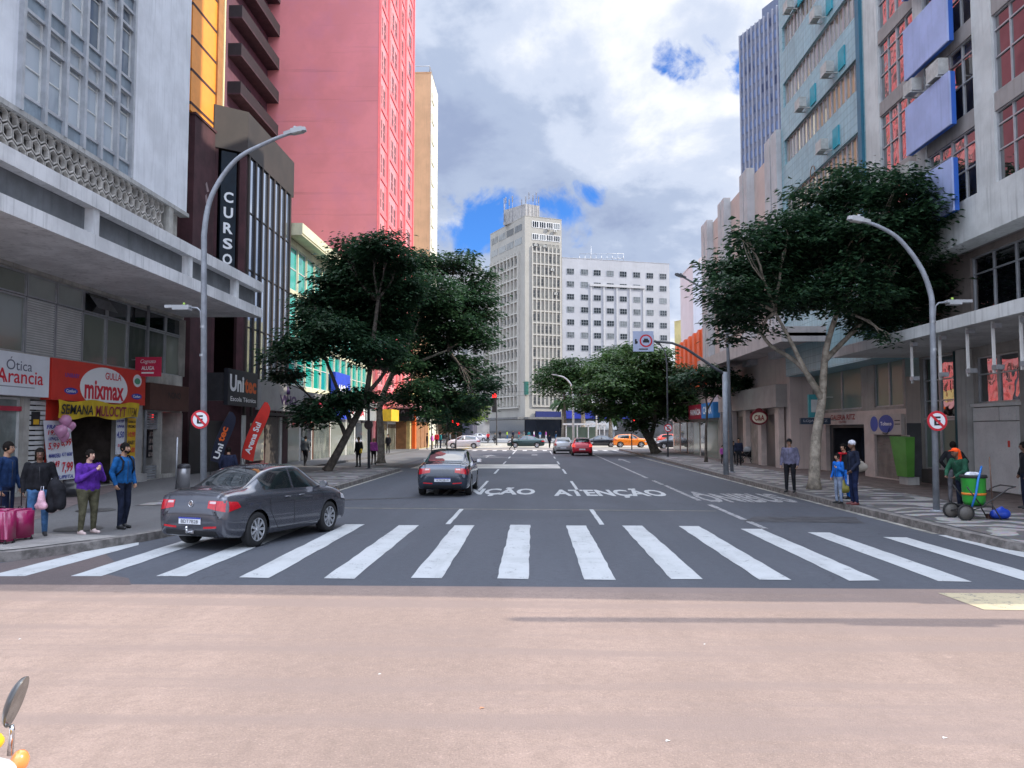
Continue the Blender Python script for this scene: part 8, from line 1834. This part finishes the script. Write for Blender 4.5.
for dy in (-.3, .3):
    a = MB(); a.lathe([(.15, -.02), (.18, -.03), (.18, .03), (.15, .02)], (wx, Yc_ + dy, .33), 24, 0, 'Y'); wob_ = a.build('wheel', BLACK, rt); a = MB()
    a.lathe([(0, -.012), (.155, -.008), (.155, .008), (0, .012)], (wx, Yc_ + dy, .33), 24, 0, 'Y'); a.build('rim', mat('rim_dull', (.12, .11, .10), .6, .2), rt)
hx_ = hitY(1008, 490, Yc_)[0]
a = MB()
for dy in (-.28, .28): a.tube([(wx, Yc_ + dy, .33), (X0, Yc_ + dy, .45), (hx_ - .15, Yc_ + dy, .86), (hx_, Yc_ + dy, .90)], .016, 6); a.tube([(X0 + .22, Yc_ + dy, .55), (X0 + .42, Yc_ + dy, .18)], .014, 6); a.tube([(X0 - .3, Yc_ + dy, .9), (X0 + .02, Yc_ + dy, .45)], .014, 6)
a.tube([(hx_, Yc_ - .28, .9), (hx_, Yc_ + .28, .9)], .016, 6); a.tube([(wx, Yc_ - .3, .33), (wx, Yc_ + .3, .33)], .014, 6); a.box(X0 - .24, X0 + .24, Yc_ - .28, Yc_ + .28, .44, .47); a.build('frame', mat('cart_frame', (.03, .028, .028), .6, .2), rt)
bx_ = hitY(999.5, 516, Yc_)[0]; a = MB(); capsule(a, (bx_ - .1, Yc_, .27), (bx_ + .12, Yc_, .28), .11, .12); capsule(a, (bx_, Yc_, .35), (bx_ + .05, Yc_, .4), .07, .05); blobthing('rubbish_bag', 'blue rubbish bag on the ground at the cart handles', 'bag', a, mat('bag_blue', (.015, .05, .36), .3, .2, 9), (bx_, Yc_, .16), .022)
rt = thing('broom', 'long wooden broom standing upright behind the cart handles', 'broom', (bx_ - .08, Yc_ + .1, .15)); a = MB(); a.tube([(bx_ - .08, Yc_ + .1, .25), (bx_ - .12, Yc_ + .1, 1.55)], .014, 6); a.build('handle', mat('broom_wood', (.12, .07, .05), .8), rt); a = MB(); a.box(bx_ - .22, bx_ + .06, Yc_ + .06, Yc_ + .14, .16, .27); a.build('head', mat('broom_head', (.10, .05, .04), .9), rt)
rt = thing('litter_hose', 'blue strap hanging over the front of the green drum', 'strap', (X0 - .1, Yc_ - .3, .5)); a = MB(); a.tube([(X0 + .06, Yc_ - .24, 1.35), (X0 - .06, Yc_ - .30, 1.05), (X0 - .12, Yc_ - .31, .75), (X0 - .22, Yc_ - .28, .42)], [.02, .025, .025, .02], 6); a.build('strap', mat('bag_blue2', (.02, .16, .5), .4), rt)
person('dark-clothed person cut off by the right edge of the picture', 1027, 509, 1.7, 280, 'brown', JET, DKB, SHB)
# people and pram by the store entrance
fp('person in dark clothes behind the pram at the far store entrance', 739, 466, 438, 200, 'tan', DKB, JET)
fp('small child in a magenta jacket near the thick grey post', 722.5, 464, 447, 150, 'light', PINKJ, JET)
fp('person in black with a lime stripe waiting left of the pram', 733.5, 465, 441, 190, 'tan', JET, JET)
x, y = hitZ(746.5, 463, .15); rt = thing('pram', 'dark pram with a grey hood near the store entrance', 'pram', (x, y, .15))
for dx in (-.35, .3):
    for dy in (-.25, .25): a = MB(); a.lathe([(.10, -.02), (.14, -.02), (.14, .02), (.10, .02)], (x + dx, y + dy, .29), 14, 0, 'Y'); a.build('wheel', BLACK, rt)
a = MB(); a.tube([(x - .35, y - .25, .29), (x + .2, y - .25, .9), (x + .5, y - .25, 1.15), (x + .5, y + .25, 1.15), (x + .2, y + .25, .9), (x - .35, y + .25, .29)], .02, 6); a.tube([(x + .3, y - .25, .29), (x - .2, y - .25, .75)], .02, 6); a.build('frame', DARKM, rt)
a = MB(); a.add([(x - .4, y - .2, .6), (x + .25, y - .2, .5), (x + .35, y - .2, .9), (x - .4, y - .2, .75), (x - .4, y + .2, .6), (x + .25, y + .2, .5), (x + .35, y + .2, .9), (x - .4, y + .2, .75)], [[0, 1, 2, 3], [7, 6, 5, 4], [0, 4, 5, 1], [1, 5, 6, 2], [3, 2, 6, 7], [0, 3, 7, 4]]); a.build('seat', JET, rt)
a = MB(); a.ball((x + .12, y, .95), .28, 14, 0, (1.1, .85, .85)); a.build('hood', mat('pram_grey', (.3, .31, .33), .7, .1), rt)
